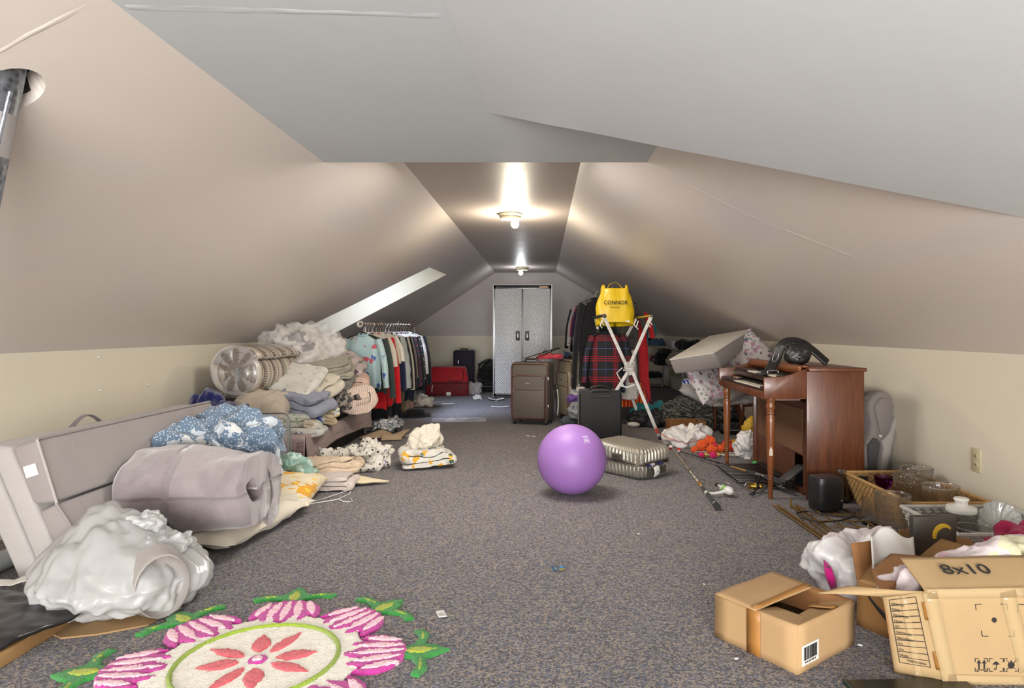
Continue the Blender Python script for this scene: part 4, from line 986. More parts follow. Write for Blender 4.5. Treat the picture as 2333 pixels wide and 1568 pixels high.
# purple suitcase standing behind
p = Vector(((1056-CX)*11.9/F, 11.9, 0)); s_ = F/11.9
t = thing('suitcase', 'dark purple upright suitcase with yellow tag behind the red suitcase', 'suitcase', (p.x, p.y, 0), 0)
PUR = cloth('20182b', bs=400, rough=.6); hh = H+(CY-797)/s_
mesh('body', MB().box(0, .14, hh/2+.02, 48/s_, .28, hh-.06), PUR, t, bevel=.04, seg=3)
mesh('front_pocket', MB().box(0, -.012, hh*.36, 40/s_, .03, hh*.5), PUR, t, bevel=.012)
mesh('carry_handle', MB().tube([(-.07, .12, hh-.02), (-.05, .12, hh+.012), (.05, .12, hh+.012), (.07, .12, hh-.02)], .012, 8), BLACK, t)
for s in (-1, 1): mesh('wheel', MB().lathe([(0, -.01), (.025, -.01), (.025, .01), (0, .01)], 14, Matrix.Translation((s*.13, .06, .026)) @ Matrix.Rotation(PI/2, 4, 'Y')), BLACK, t)
mesh('zip_pull', MB().box(-.09, -.03, hh*.7, .012, .006, .05), STEEL, t)
tag(mesh('name_tag', MB().box(.02, -.03, hh*.53, .03, .005, .055), plain('c9a52c', .5), t), 'yellow name tag'); mesh('tag_stud', MB().ball((.02, -.03, hh*.58), .012, 10), WHITE, t)
# black bags
t = thing('backpack', 'black backpack heaped between purple suitcase and the metal cabinet', 'bag', (-.93, 11.7, .20))
BKF = cloth('121215', bs=300, rough=.7)
blob('pack_body', (0, 0, 0), (.22, .17, .19), BKF, .2, p=2.3, amp=.15, wr=.12, wf=4, seed=110, sub=5, parent=t)
mesh('strap', MB().tube([(-.15, -.15, .12), (-.18, -.17, .22), (-.10, -.14, .33), (0, -.1, .38)], .014, 6), BLACK, t)
t = thing('suitcase', 'black suitcase lying flat below the black backpack', 'suitcase', (-.93, 11.52, 0))
mesh('body', MB().box(.0, .2, .10, .48, .40, .20), BKF, t, bevel=.035, seg=3); mesh('zip', MB().tube([(-.235, .0, .10), (0, -.006, .10), (.235, .0, .10)], .006, 6), STEEL, t)
mesh('carry_handle', MB().tube([(-.06, -.0, .13), (-.05, -.03, .14), (.05, -.03, .14), (.06, -.0, .13)], .009, 6), BLACK, t)
p = fl(1078, 899)
o = blob('plastic_bag', tuple(p), (.11, .09, .10), cloth('b9b3b4', ('petal', 16, .35, '8a4a5a', .3), ('petal', 13, .3, '5a6a8a', .25), rough=.4), .2, amp=.3, wr=.25, wf=4, seed=112, sub=4); tag(o, 'printed white plastic bag beside the red suitcase', 'bag')
p = fl(1088, 910)
o = blob('crumpled_paper', tuple(p), (.055, .045, .035), PAPER, .2, amp=.35, wr=.3, wf=4, seed=113, sub=4); tag(o, 'ball of crumpled white paper left of the metal cabinet', 'paper')
def sheet(px, py, w, h, rot, label, mat=PAPER, curl=.015, seed=0, cat='paper', name='paper_sheet'):
    p = fl(px, py); return scrap(name, label, cat, (p.x, p.y, .001), w, h, rot, mat, curl, seed)
sheet(1130, 912, .24, .16, .2, 'crumpled white paper at the left foot of the metal cabinet', curl=.04, seed=3)
sheet(1140, 928, .26, .10, .05, 'narrow white paper left of the taupe suitcase', curl=.01, seed=4)
sheet(1020, 921, .19, .07, .12, 'small white card on the carpet before the red suitcase', curl=.004, seed=5)
sheet(876, 957, .36, .24, .0, 'large white paper sheet at the far end of the draped bed', curl=.004, seed=6)
sheet(926, 994, .14, .08, .3, 'small white leaflet right of the foil bag', curl=.01, seed=7)
sheet(1318, 964, .1, .12, 1.0, 'small white papers strewn left of the black suitcase', curl=.01, seed=8)
sheet(1215, 996, .05, .03, .4, 'tiny white scrap in front of the taupe suitcase, right one', curl=.006, seed=9)
sheet(1202, 995, .035, .03, .8, 'tiny white scrap in front of the taupe suitcase, left one', curl=.006, seed=10)
# brown paper bag, white cloth, cap, film, foil
p = fl(912, 934)
t = thing('paper_bag', 'brown paper shopping bag lying flat with black scribble below the left clothes', 'bag', (p.x, p.y, 0), .06)
KB = plain('a08a63', .8, bs=25, bst=.5)
mesh('bag_body', MB().grid(lambda u, v: Vector(((u-.5)*.36, v*.30, .085*math.sin(PI*v)**.6*(.8+.3*fbm(Vector((u*4, v*3, 1)), 1))+.006)), 20, 14), KB, t, smooth=60, solid=.004)
mesh('bag_front', MB().grid(lambda u, v: Vector(((u-.5)*.36, -.02*v, .005+.09*v+.012*fbm(Vector((u*5, v*3, 4)), 1)*v)), 20, 6), KB, t, smooth=60, solid=.004)
mesh('scribble', MB().tube([(-.12, -.022, .085), (-.07, -.018, .055), (-.01, -.021, .085), (.03, -.017, .06), (.06, -.019, .07), (.10, -.019, .075)], .004, 5), INK, t)
p = fl(952, 926)
o = blob('garment', (p.x, p.y, .0), (.20, .14, .075), cloth('cfc8bc', bs=250), .1, amp=.3, wr=.25, wf=3.5, seed=114, sub=5); tag(o, 'white cloth lying right of the brown paper bag', 'cloth')
p = fl(978, 928)
o = scrap('plastic_wrap', 'crinkled brownish clear wrap beside the white cloth', 'plastic', (p.x, p.y+.05, .002), .32, .24, .1, film((.45, .38, .28, 1), .35, .1, 'wrapbrown'), .06, 12, nu=14)
p = fl(944, 950)
t = thing('hat', 'black brimmed hat on the open carpet below the clothes row', 'hat', (p.x, p.y+.02, 0))
FELT = cloth('141416', bs=200)
mesh('crown', MB().lathe([(.12, .01), (.118, .05), (.10, .095), (.06, .105), (.03, .092), (0, .09)], 24, fn=lambda r, z, a: r*(1+.12*math.sin(2*a+.6)+.05*math.sin(5*a))), FELT, t, smooth=80)
mesh('brim', MB().lathe([(.11, .004), (.16, .012), (.19, .03), (.193, .026), (.16, .004), (.11, .0)], 28, fn=lambda r, z, a: r*(1+.12*math.sin(2*a+.6))), FELT, t, smooth=80)
n = NT('foil'); n.set(col=sr('cfd3d6'), metal=.9, rough=.2); n.bump(n.noise(16, 5, .7).outputs[0], 1.0, .03)
p = fl(882, 985)
o = blob('foil_bag', (p.x, p.y+.05, .01), (.15, .13, .065), n.m, .3, p=2.1, amp=.3, wr=.3, wf=5, seed=115, sub=5); tag(o, 'crumpled silver foil bag at the far foot of the draped bed', 'foil')
p = fl(898, 978); o = mesh('bottle_cap', MB().lathe([(0, 0), (.03, 0), (.03, .03), (.02, .045), (0, .045)], 16), plain('3f86b5', .3), None, (p.x, p.y+.05, .10), (.6, .2, 0)); tag(o, 'blue plastic cap on the silver foil bag', 'cap')
CB2 = kraft('b6a186')
def cflap(u, v): return Vector(((u-.5)*.42+.06*v, (v-.5)*.2, .015+.06*abs(math.sin(u*PI*1.6))*v+.01*math.sin(v*4)))
p = fl(866, 1001); o = mesh('torn_carton', MB().grid(cflap, 24, 8), CB2, None, (p.x, p.y+.08, 0), (0, 0, .1), solid=.004, smooth=40); tag(o, 'flattened pale torn carton in front of the silver foil bag', 'cardboard')
p = fl(890, 1004); o = mesh('torn_carton', MB().grid(lambda u, v: Vector(((u-.5)*.2, (v-.5)*.15, .01+.06*v*(1-v)*3)), 8, 10), CB2, None, (p.x, p.y+.03, 0), (0, 0, .2), solid=.004, smooth=60); tag(o, 'short bent piece of pale carton right of the larger one', 'cardboard')
p = fl(1045, 958)
o = mesh('plastic_wrap', MB().grid(lambda u, v: Vector(((u-.5)*.66, (v-.5)*.36, .008+.03*max(0, ridge(Vector((u*.7, v*.5, 0)), 4, 3))*(math.sin(PI*u)*math.sin(PI*v))+.05*max(0, u-.8)*math.sin(PI*v))), 30, 16), film((.9, .9, .93, 1), .72, .06, 'wrapclear', .1), None, (p.x, p.y, 0), (0, 0, .1), smooth=80, solid=.002); tag(o, 'clear plastic wrap lying on the bluish lit carpet', 'plastic')
# ---------------------------------------------------------------- clothes rods
def garment(name, label, cat, loc, width, length, mat, sleeve=.0, depth=.085, seed=0, group=None, rot=0, flare=1.0, puff=0, mat2=None, neck=True, sl_bend=0.0, hang=True, skirt=False, sub=None):
    """garment hanging from a hanger hook at loc, width along local x"""
    t = thing(name, label, cat, loc, rot, group)
    rd = random.Random(seed); zs = -.085
    def fn(u, v):
        a = 2*PI*u; c, s = math.cos(a), math.sin(a)
        k = v
        sh = min(1, (k/.10)) if not skirt else 1
        hw = width/2*((.36+.64*sh**.6) if not skirt else 1)*(1+(flare-1)*k)
        hd = depth/2*(.35+.65*min(1, k/.25))*(1+.15*k)
        z = zs-length*k-(0 if skirt else .055*(abs(c)*min(1, .35+sh))*max(0, 1-k*1.4))
        x = hw*(abs(c)**.8)*(1 if c > 0 else -1); y = hd*s
        fo = .22*depth*math.sin(a*5+seed)*k+.16*depth*math.sin(a*9+2*seed)*k*k
        y += fo*(.5+.5*abs(s)); x += .02*fbm(Vector((c, s*.5, k*2)), 1.5, seed)*k
        if puff: y += puff*(s)*abs(math.sin(k*PI*7)); x += puff*.6*c*abs(math.sin(k*PI*7))
        z += .014*math.sin(a*3+seed)*k
        return Vector((x, y, z))
    g = mesh('body' if not skirt else 'skirt', MB().grid(fn, 40, 22, True), mat, t, smooth=80, solid=.004)
    if sleeve:
        for s in (-1, 1):
            pts = []; rr = []
            for i in range(9):
                k = i/8
                x = s*(width/2*.86+.05*math.sin(min(1, k*1.6)*PI*.5)+.05*k+sl_bend*k*k*s*0)
                pts.append((x, -.02-.05*k+rd.uniform(-.008, .008), zs-.05-sleeve*k-.0)); r = (.050-.014*k)*(1+(.18 if puff and i % 2 else 0))*(1+puff*6)
                rr.append(r)
            mesh('sleeve', MB().tube(pts, rr, 12, sy=.8), mat2 or mat, t, smooth=80)
    if neck and not skirt:
        mesh('collar', MB().tube([(width*.14*math.cos(a*PI/8), depth*.26*math.sin(a*PI/8), zs+.006-.02*max(0, -math.sin(a*PI/8))) for a in range(16)], .010, 6, True), mat2 or mat, t, smooth=80)
    return t
def hanger(loc, label, group, mat, rot=0, w=.40):
    t = thing('clothes_hanger', label, 'hanger', loc, rot, group)
    hk = [(.028*math.sin(a), 0, .012-.028*(1-math.cos(a))+.0) for a in [(-2.2+i*.45) for i in range(10)]]
    P = [(.024*math.cos(a), 0, .004+.024*math.sin(a)) for a in [(-.3+i*.42) for i in range(9)]]
    mesh('hook', MB().tube(P[::-1]+[(.0, 0, -.03), (0, 0, -.075)], .0035, 6), STEEL, t)
    mesh('shoulder_bar', MB().tube([(-w/2, 0, -.15), (-.03, 0, -.085), (0, 0, -.076), (.03, 0, -.085), (w/2, 0, -.15)], .006, 6), mat, t)
    return t
# left rod
RX, RZ = -1.86, 1.155
t = thing('clothes_rod', 'long rod with end ring carrying the row of clothes on the left', 'rod', (RX, 6.72, 0))
mesh('rod', MB().tube([(0, -.02, RZ), (0, 2.85, RZ)], .014, 12), wood('5a3520', '7c4c2c', .4, (20, 2, 20)), t)
mesh('end_ring', MB().lathe([(.022, -.014), (.034, -.014), (.034, .014), (.022, .014), (.022, -.014)], 20, Matrix.Translation((0, -.02, RZ)) @ Matrix.Rotation(PI/2, 4, 'X')), plain('b9b4ad', .25, .9), t)
for y in (.03, .9, 1.75, 2.55): mesh('hook', MB().tube([(.006, y, RZ-.015), (-.012, y, RZ+.01), (-.004, y, RZ+.04), (.006, y, RZ+.05)], .004, 6), STEEL, t)
for y in (.17, 2.82): mesh('post', MB().tube([(0, y, 0), (0, y, RZ)], .014, 10), plain('8a8784', .4, .5), t); mesh('post_base', MB().box(0, y, .01, .34, .05, .02), plain('3a3a3a', .5), t, bevel=.004)
BLO = cloth('a6bfc0', ('petal', 13, .36, '2f4f9a', .20), ('petal', 12, .33, 'c2525e', .14), bs=400, rough=.4, bump=.05, sheen=.3)
RODG = 'clothes hanging on the left rod'
HG = 'hangers on the left rod'
L = [  # y, width, length, colour/material, sleeve, label words, name, kw
 (.10, .36, .56, BLO, .50, 'pale blue silky blouse with flower sprigs, first on the left rod', 'blouse', {}),
 (.22, .44, .62, cloth('2f3a36', bs=300), .62, 'dark green jacket hanging right behind the pale blue blouse', 'jacket', {}),
 (.31, .38, .80, cloth('b8121c', bs=300), .66, 'narrow red top behind the dark green jacket', 'top', {}),
 (.40, .40, .52, cloth('c9c1b2', bs=300), .3, 'cream top just behind the narrow red one', 'top', {}),
 (.50, .44, .78, cloth('c1121d', bs=300), .70, 'bright red cardigan on the left rod', 'cardigan', {}),
 (.62, .40, .50, cloth('c4bba8', bs=120, bump=.6), .28, 'beige knitted top right of the bright red cardigan', 'top', {}),
 (.72, .42, .50, cloth('d6d0c6', bs=300), .26, 'white short sleeved shirt on the left rod', 'shirt', {}),
 (.84, .42, .80, cloth('1a2140', bs=300), .60, 'navy coat hanging before the puffer jacket', 'coat', {}),
 (.98, .46, .60, cloth('a3a8a7', bs=300, rough=.5), .58, 'pale grey quilted puffer jacket on the left rod', 'jacket', {'puff': .012, 'depth': .16}),
 (1.12, .46, .62, cloth('24262c', bs=300), .6, 'charcoal jacket right behind the puffer jacket', 'jacket', {}),
 (1.24, .48, .66, cloth('c3bba8', bs=150, bump=.5), .62, 'cream wool coat on the left rod', 'coat', {'depth': .14}),
 (1.38, .46, .70, cloth('17181c', bs=300), .62, 'black blazer right of the cream wool coat', 'blazer', {}),
 (1.50, .42, .60, cloth('8e7764', bs=300), .5, 'tan cardigan right of the black blazer', 'cardigan', {}),
 (1.62, .46, .85, cloth('1c2034', bs=300), .6, 'long dark navy coat right of the tan cardigan', 'coat', {}),
 (1.74, .44, .66, cloth('7a1620', ('sz', 14, .5, '1b1f3c'), bs=300), .62, 'red and navy checked shirt on the left rod', 'shirt', {}),
 (1.90, .46, .72, cloth('151517', bs=300), .62, 'plain black jacket after the red and navy shirt', 'jacket', {}),
 (2.06, .44, .70, cloth('17171a', ('dots', 30, .3, 'c9c5bf'), bs=300), .58, 'black blouse with white dots on the left rod', 'blouse', {}),
 (2.22, .44, .72, cloth('d0cbc4', bs=300), .5, 'white long top after the dotted blouse', 'top', {}),
 (2.40, .48, .78, cloth('121318', bs=300), .66, 'last black coat at the far end of the left rod', 'coat', {}),
]
for i, (y, w, ln, m, sl, lab, nm, kw) in enumerate(L):
    r = math.sin(i*2.3)*.05
    garment(nm, lab, 'clothes', (RX, 6.72+y, RZ-.02), w, ln, m, sl, seed=i+3, group=RODG, rot=r, **kw)
    hanger((RX, 6.72+y, RZ-.01), 'hanger holding the '+lab.split(' on the left')[0].split(' right ')[0].split(' behind')[0].split(' after')[0].split(' before')[0].split(' just')[0].split(' at the')[0].split(',')[0]+' on the left rod', HG, plain('d2cdc4', .4) if i else BLACK, r)
for i in range(9):
    hanger((RX, 6.72+.16+i*.155+.03*math.sin(i*5), RZ-.01), 'empty white hanger squeezed between clothes on the left rod', 'empty hangers on the left rod', plain('d9d5cd', .4), .5*math.sin(i*1.7), .34)
# longer things hanging low in the row
for i, (y, w, ln, m, lab, nm) in enumerate(((.55, .30, .95, cloth('151618', bs=300), 'black trousers hanging low behind the red cardigan', 'trousers'), (.66, .26, .72, cloth('c19a98', bs=300), 'dusty pink trousers hanging low in the left row', 'trousers'), (1.05, .30, 1.0, cloth('14151c', bs=300), 'black trousers hanging low behind the puffer jacket', 'trousers'), (1.55, .28, .95, cloth('8b7a62', bs=300), 'khaki trousers hanging low in the left row', 'trousers'), (1.80, .28, 1.0, cloth('a07f78', bs=300), 'mauve trousers hanging low in the left row', 'trousers'))):
    garment(nm, lab, 'clothes', (RX+.03, 6.72+y+.03, RZ-.06), w, ln, m, 0, seed=40+i, group=RODG, skirt=True, depth=.08)
# right rod
QX, QZ, QY = .80, 1.56, 7.7
t = thing('clothes_rod', 'short rod holding the clothes behind the yellow shopping bag', 'rod', (QX, QY, 0))
mesh('rod', MB().tube([(0, -.08, QZ), (0, 2.9, QZ)], .013, 12), wood('5a3520', '7c4c2c', .4, (20, 2, 20)), t)
for y in (-.02, 1.4, 2.7): mesh('hook', MB().tube([(0, y, QZ-.015), (.014, y, QZ+.01), (.004, y, QZ+.045)], .004, 6), STEEL, t)
for y in (.03, 2.86): mesh('post', MB().tube([(0, y, 0), (0, y, QZ)], .014, 10), plain('8a8784', .4, .5), t); mesh('post_base', MB().box(0, y, .01, .34, .05, .02), plain('3a3a3a', .5), t, bevel=.004)
n = NT('plaid'); sp = n.n('ShaderNodeSeparateXYZ'); n.l(n.co(), sp.inputs[0])
def bands(ax, f, lst):
    fr = n.math('FRACT', n.math('ADD', n.math('MULTIPLY', sp.outputs[ax], f), 10.13)); m = None
    for c, w in lst:
        q = n.math('LESS_THAN', n.math('ABSOLUTE', n.math('SUBTRACT', fr, c)), w); m = q if m is None else n.math('MAXIMUM', m, q)
    return m
c = n.mix(bands(0, 4.4, [(.5, .13)]), sr('1b1a1f'), sr('3a0f16'))
c = n.mix(bands(2, 4.3, [(.36, .016), (.46, .016), (.56, .016)]), c, sr('a8182a')); c = n.mix(bands(0, 4.4, [(.42, .016), (.5, .016), (.58, .016)]), c, sr('7c1420'))
c = n.mix(bands(2, 4.3, [(.95, .014)]), c, sr('4c5f9c')); c = n.mix(bands(0, 4.4, [(.0, .014)]), c, sr('44568f'))
n.set(col=c, rough=.9); PLAID = n.m
RG = 'clothes hanging on the right rod'
# the plaid shirt hangs lower from its own hanger
garment('plaid_shirt', 'red and black plaid flannel shirt below the yellow shopping bag', 'clothes', (.73, 7.45, 1.16), .40, .68, PLAID, .52, seed=60, group=RG, depth=.12)
hanger((.73, 7.45, 1.17), 'hanger inside the red and black plaid shirt', None, BLACK)
garment('cardigan', 'long plain black cardigan left of the yellow shopping bag', 'clothes', (.62, 7.75, QZ-.02), .38, 1.12, cloth('151519', bs=300), 1.0, seed=61, group=RG)
garment('dress', 'dark grey tweed dress directly behind the yellow bag', 'clothes', (.92, 7.8, QZ-.06), .42, .98, cloth('3c3733', ('dots', 120, .3, '7a746c'), bs=200), .3, seed=62, group=RG)
garment('dress', 'long red dress at the right end of the right rod', 'clothes', (1.07, 7.95, 1.43), .34, 1.12, cloth('b50f1c', bs=300, rough=.6), .3, seed=63, group=RG, flare=1.35)
garment('skirt', 'orange and red striped long skirt below the red dress', 'clothes', (1.00, 7.75, .56), .34, .28, cloth('a81a14', ('sx', 22, .35, 'c9791f'), bs=300), 0, seed=64, group=RG, skirt=True, flare=1.5, depth=.18)
garment('skirt', 'white cotton petticoat hanging behind the folding rack', 'clothes', (.94, 7.62, .95), .26, .56, cloth('c4bdb6', bs=300), 0, seed=65, group=RG, skirt=True, flare=1.25, depth=.14)
garment('top', 'teal top at the right end of the right rod', 'clothes', (1.14, 8.2, 1.38), .34, .40, cloth('1b6a6c', bs=300), .2, seed=66, group=RG)
garment('jacket', 'olive jacket between tweed dress and red dress', 'clothes', (1.00, 8.1, 1.46), .36, .66, cloth('3d3c28', bs=300), .5, seed=67, group=RG)
for i, (x, y, w, ln, m, sl, lab, nm) in enumerate(((.72, 8.2, .40, .60, cloth('c9c2b8', bs=300), .5, 'cream shirt peeking out behind the long black cardigan', 'shirt'), (.66, 8.6, .42, .62, cloth('2a1636', bs=300), .4, 'dark purple top behind the long black cardigan', 'top'), (.66, 8.9, .42, .60, cloth('c01848', ('petal', 9, .3, '1f9a9a', .3), bs=300), .4, 'magenta patterned top on the right rod', 'top'),
      (.66, 9.4, .46, .72, cloth('b9b6b4', bs=300), .5, 'light grey shirt on the right rod', 'shirt'), (.68, 9.9, .46, .74, cloth('cfcac4', bs=300), .55, 'white shirt near the far end of the right rod', 'shirt'), (.68, 10.4, .50, .70, cloth('1b1b1f', bs=300), .6, 'last black jacket at the far end of the right rod', 'jacket'))):
    garment(nm, lab, 'clothes', (x, y, QZ-.02), w, ln, m, sl, seed=70+i, group=RG)
    hanger((x, y, QZ-.005), 'hanger holding the '+lab.split(' on the')[0].split(' behind')[0].split(' near')[0].split(' at the')[0].split(' peeking')[0]+' on the right rod', 'hangers on the right rod', BLACK)
for x, y, nm in ((.62, 7.75, 'long plain black cardigan'), (.92, 7.8, 'dark grey tweed dress')): hanger((x, y, QZ-.005), 'hanger holding the '+nm+' on the right rod', 'hangers on the right rod', BLACK)
# yellow shopping bag
t = thing('shopping_bag', 'yellow plastic shopping bag with black lettering hung over the right clothes', 'bag', (.80, 7.32, 1.16))
YL = NT('yellow_plastic'); YL.set(col=YL.mix(YL.noise(6, 3).outputs[0], sr('d9b414'), sr('ecc81c')), rough=.3); YL.bump(YL.noise(9, 3, vec=YL.co((1, 1, .2))).outputs[0], .3, .02); YL = YL.m
def bagf(u, v):
    a = 2*PI*u; c, s = math.cos(a), math.sin(a)
    hw = .215*(1-.12*v-.42*max(0, v-.62)**1.2*2); hd = .085*(1-.75*v)+.012
    x = hw*math.copysign(abs(c)**.55, c); y = hd*math.copysign(abs(s)**.7, s)+.012*math.sin(x*38)*v*(1 if s < 0 else .5)
    z = .40*v+(.035 if v > .9 and abs(c) > .75 else 0)-.02*(1-v)*math.cos(a*2)
    return Vector((x+.012*fbm(Vector((c, s, v*2)), 2, 7), y, z))
mesh('bag_body', MB().grid(bagf, 56, 26, True), YL, t, smooth=80, solid=.002)
mesh('bag_base', MB().grid(lambda u, v: (lambda q: Vector((q.x*v, q.y*v, q.z-.012*(1-v))))(bagf(u, 0)), 56, 5, True), YL, t, smooth=80)
mesh('handle', MB().tube([(-.10, -.01, .37), (-.06, -.005, .44), (0, 0, .465), (.03, 0, .455), (.08, 0, .40), (.13, 0, .33)], [.016, .012, .01, .01, .014, .02], 10, sy=.35), YL, t, smooth=80)
text('CONNOR', .062, INK, t, (-.0, -.082, .235), (PI/2-.18, 0, 0), 'lettering', ext=.003, sx=.95)
mesh('tagline', MB().box(-.01, -.088, .185, .11, .003, .006), INK, t, smooth=0)
mesh('price_label', MB().box(.13, -.092, .03, .045, .003, .018), PAPER, t, smooth=0)

# ---------------------------------------------------------------- folding rack with crossed legs
t = thing('folding_rack', 'worn white folding rack with crossed flat legs standing before the right clothes', 'rack', (0, 0, 0))
WDN = NT('worn_white'); q = WDN.noise(26, 4, .7).outputs[0]
WDN.set(col=WDN.ramp(q, [(.50, sr('d0cdc8')), (.64, sr('b9ae9f')), (.74, sr('9a8a74'))]), rough=.55); WDN = WDN.m
Yr = 6.75
def R2(px, py, dy=0): return at(px, py, Yr+dy)
def strut(a, b, w=.033, th=.018, nm='leg', m=None): return mesh(nm, MB().bar(a, b, w, th, up=(0, 1, 0)), m or WDN, t, bevel=.004)
nf1 = fl(1505, 1002)
Y1 = nf1.y
def R1(px, py, dy=0): return at(px, py, Y1+dy)
# front pair
strut(R1(1376, 722), R1(1437, 855)); strut(R1(1437, 838), R1(1503, 999))
strut(R1(1483, 722), R1(1432, 838, .02)); strut(R1(1440, 832, .03), R1(1398, 900, .03))
# rear pair
rf = fl(1462, 967); Y2 = rf.y
def RR2(px, py): return at(px, py, Y2)
strut(RR2(1448, 728), RR2(1408, 800), .036); strut(RR2(1408, 800), RR2(1424, 838), .030)
strut(RR2(1405, 815), RR2(1462, 965), .036); strut(RR2(1356, 724), RR2(1362, 750), .03)
c = R1(1433, 836, -.02)
for k, s in enumerate((1, .72, .45)):
    P = [c+Vector((x*s*.055, -.003*k, z*s*.05)) for x, z in ((-1, -.75), (-.5, .9), (1.0, .9), (.75, -.75))]
    mesh('pivot_plate', MB().tube(P, .0055, 6, True), plain('dcd9d4', .4), t)
mesh('pivot_bracket', MB().tube([R1(1420, 878, -.01), R1(1405, 850, -.01), R1(1418, 838, -.01)], .006, 6), plain('dcd9d4', .4), t)
mesh('stretcher', MB().tube([R1(1408, 877), R1(1428, 883), R1(1446, 877)], .009, 8), plain('dcd9d4', .4), t)
mesh('top_rail', MB().tube([R1(1376, 719), RR2(1352, 724)], .016, 10), plain('3c3a38', .5), t)
o = mesh('top_rail', MB().tube([R1(1485, 720), RR2(1444, 725)], .012, 10), plain('c9a936', .5), t); tag(o, 'yellow top rail')
mesh('end_cap', MB().ball(R1(1377, 720, -.01), .022, 12), plain('4a4744', .5), t); mesh('end_cap', MB().ball(R1(1485, 720, -.01), .018, 12), plain('55514d', .5), t)
mesh('foot_cap', MB().box(nf1.x, nf1.y, .02, .05, .03, .035), BLACK, t, bevel=.006); mesh('foot_cap', MB().box(rf.x, rf.y, .02, .045, .03, .035), BLACK, t, bevel=.006)
CRD = plain('d9d5cb', .7)
for px, py in ((1374, 728), (1370, 735), (1447, 733), (1452, 738), (1484, 728), (1480, 733)):
    q = R1(px, py, -.015); mesh('cord_knot', MB().tube([q+Vector((.01, 0, .03)), q, q+Vector((-.012, -.005, -.03)), q+Vector((.008, .0, -.055))], .006, 6), CRD, t)
o = mesh('paint_mark', MB().bar(R1(1494, 976, -.012), R1(1499, 988, -.012), .03, .003, up=(0, 1, 0)), plain('b8352c', .6), t); tag(o, 'red paint mark')
# ---------------------------------------------------------------- middle of the floor: suitcases, ball, rods
def flz(px, py, z): Y = F*(H-z)/(py-CY); return Vector(((px-CX)*Y/F, Y, z))
def upright_case(label, loc, rot, w, d, h, mat, trim, ridge_n=0):
    t = thing('suitcase', label, 'suitcase', loc, rot)
    mesh('body', MB().box(0, d/2, .05+(h-.05)/2, w, d, h-.05), mat, t, bevel=.04, seg=4)
    def loop(nm, x0, x1, z0, z1, y, r=.006, m=trim, rc=.05):
        P = rrect(x1-x0, z1-z0, rc, 4); return mesh(nm, MB().tube([((x0+x1)/2+x, y, z0+z) for x, z in P], r, 6, True), m, t)
    loop('edge_piping', -w/2+.012, w/2-.012, .07, h-.02, -.002, .007)
    mesh('front_pocket', MB().box(0, -.012, .05+h*.39, w-.06, .05, h*.70), mat, t, bevel=.02, seg=3)
    loop('pocket_piping', -w/2+.035, w/2-.035, .08, h*.79, -.036, .006)
    mesh('pocket_zip', MB().tube([(-w/2+.05, -.040, h*.57), (w/2-.06, -.040, h*.565)], .005, 6), trim, t)
    mesh('lower_pocket', MB().box(0, -.034, .05+h*.28, w-.08, .014, h*.46), mat, t, bevel=.006)
    mesh('carry_handle', MB().tube([(-.09, d*.4, h-.01), (-.085, d*.4, h+.02), (-.05, d*.4, h+.035), (.05, d*.4, h+.035), (.085, d*.4, h+.02), (.09, d*.4, h-.01)], .013, 8), plain('3b2a22', .4), t)
    mesh('handle_mount', MB().box(0, d*.4, h+.002, .22, .06, .014), plain('3b2a22', .4), t, bevel=.005)
    for x in (-w/2+.04, w/2-.04):
        for y in (.03, d-.03):
            wh = mesh('wheel', MB().lathe([(0, -.011), (.026, -.011), (.026, .011), (0, .011)], 16, Matrix.Translation((x, y+.008, .027)) @ Matrix.Rotation(PI/2, 4, 'Y')), BLACK, t, bevel=.002)
            mesh('wheel_fork', MB().box(x, y, .055, .034, .03, .05), plain('3b2a22', .4), wh, bevel=.006)
    o = mesh('maker_badge', MB().box(-.01, -.044, h*.67, .055, .004, .013), STEEL, t)
    for z in (h*.74, h*.30): mesh('zip_pull', MB().box(w/2-.004, -.004, z, .012, .012, .045), STEEL, t, bevel=.003)
    mesh('zip_pull', MB().box(-w/2+.05, -.046, h*.55, .010, .006, .04), STEEL, t)
    mesh('side_handle', MB().tube([(w/2, d*.45, h*.36), (w/2+.025, d*.45, h*.40), (w/2+.025, d*.45, h*.52), (w/2, d*.45, h*.56)], .010, 6), plain('3b2a22', .4), t)
    return t
def ribbed(c, s1, key):
    n = NT('ribbed_nylon'); sp = n.n('ShaderNodeSeparateXYZ'); n.l(n.co(), sp.inputs[0])
    q = n.math('FRACT', n.math('MULTIPLY', sp.outputs[2], 62)); n.set(col=n.mix(n.math('LESS_THAN', q, .4), sr(c), sr(s1)), rough=.6); n.bump(q, .4, .004); return n.m
TRM = plain('5a332a', .45)
p = fl(1206, 969)
upright_case('taupe ribbed suitcase with brown trim standing upright in the aisle', (p.x, p.y+.02, 0), -.27, .455, .27, .72, ribbed('5a5149', '645b52', 1), TRM)
t_tag = bpy.data.objects['suitcase.003'] if 'suitcase.003' in bpy.data.objects else None
t = thing('luggage_tag', 'long white airline tag hanging on the side of the taupe suitcase', 'tag', (.165, 7.70, .40), -1.2)
mesh('paper_strip', MB().grid(lambda u, v: Vector(((u-.5)*.045, .012*math.sin(v*3), -.30*v)), 2, 10), PAPER, t, solid=.002); mesh('loop', MB().tube([(-.02, .02, .0), (0, .03, .03), (.02, .02, 0)], .004, 6), STEEL, t)
upright_case('tan ribbed suitcase with brown trim right behind the taupe one', (.265, 7.95, 0), -1.22, .44, .20, .74, ribbed('8b7f68', '9d917a', 2), TRM)
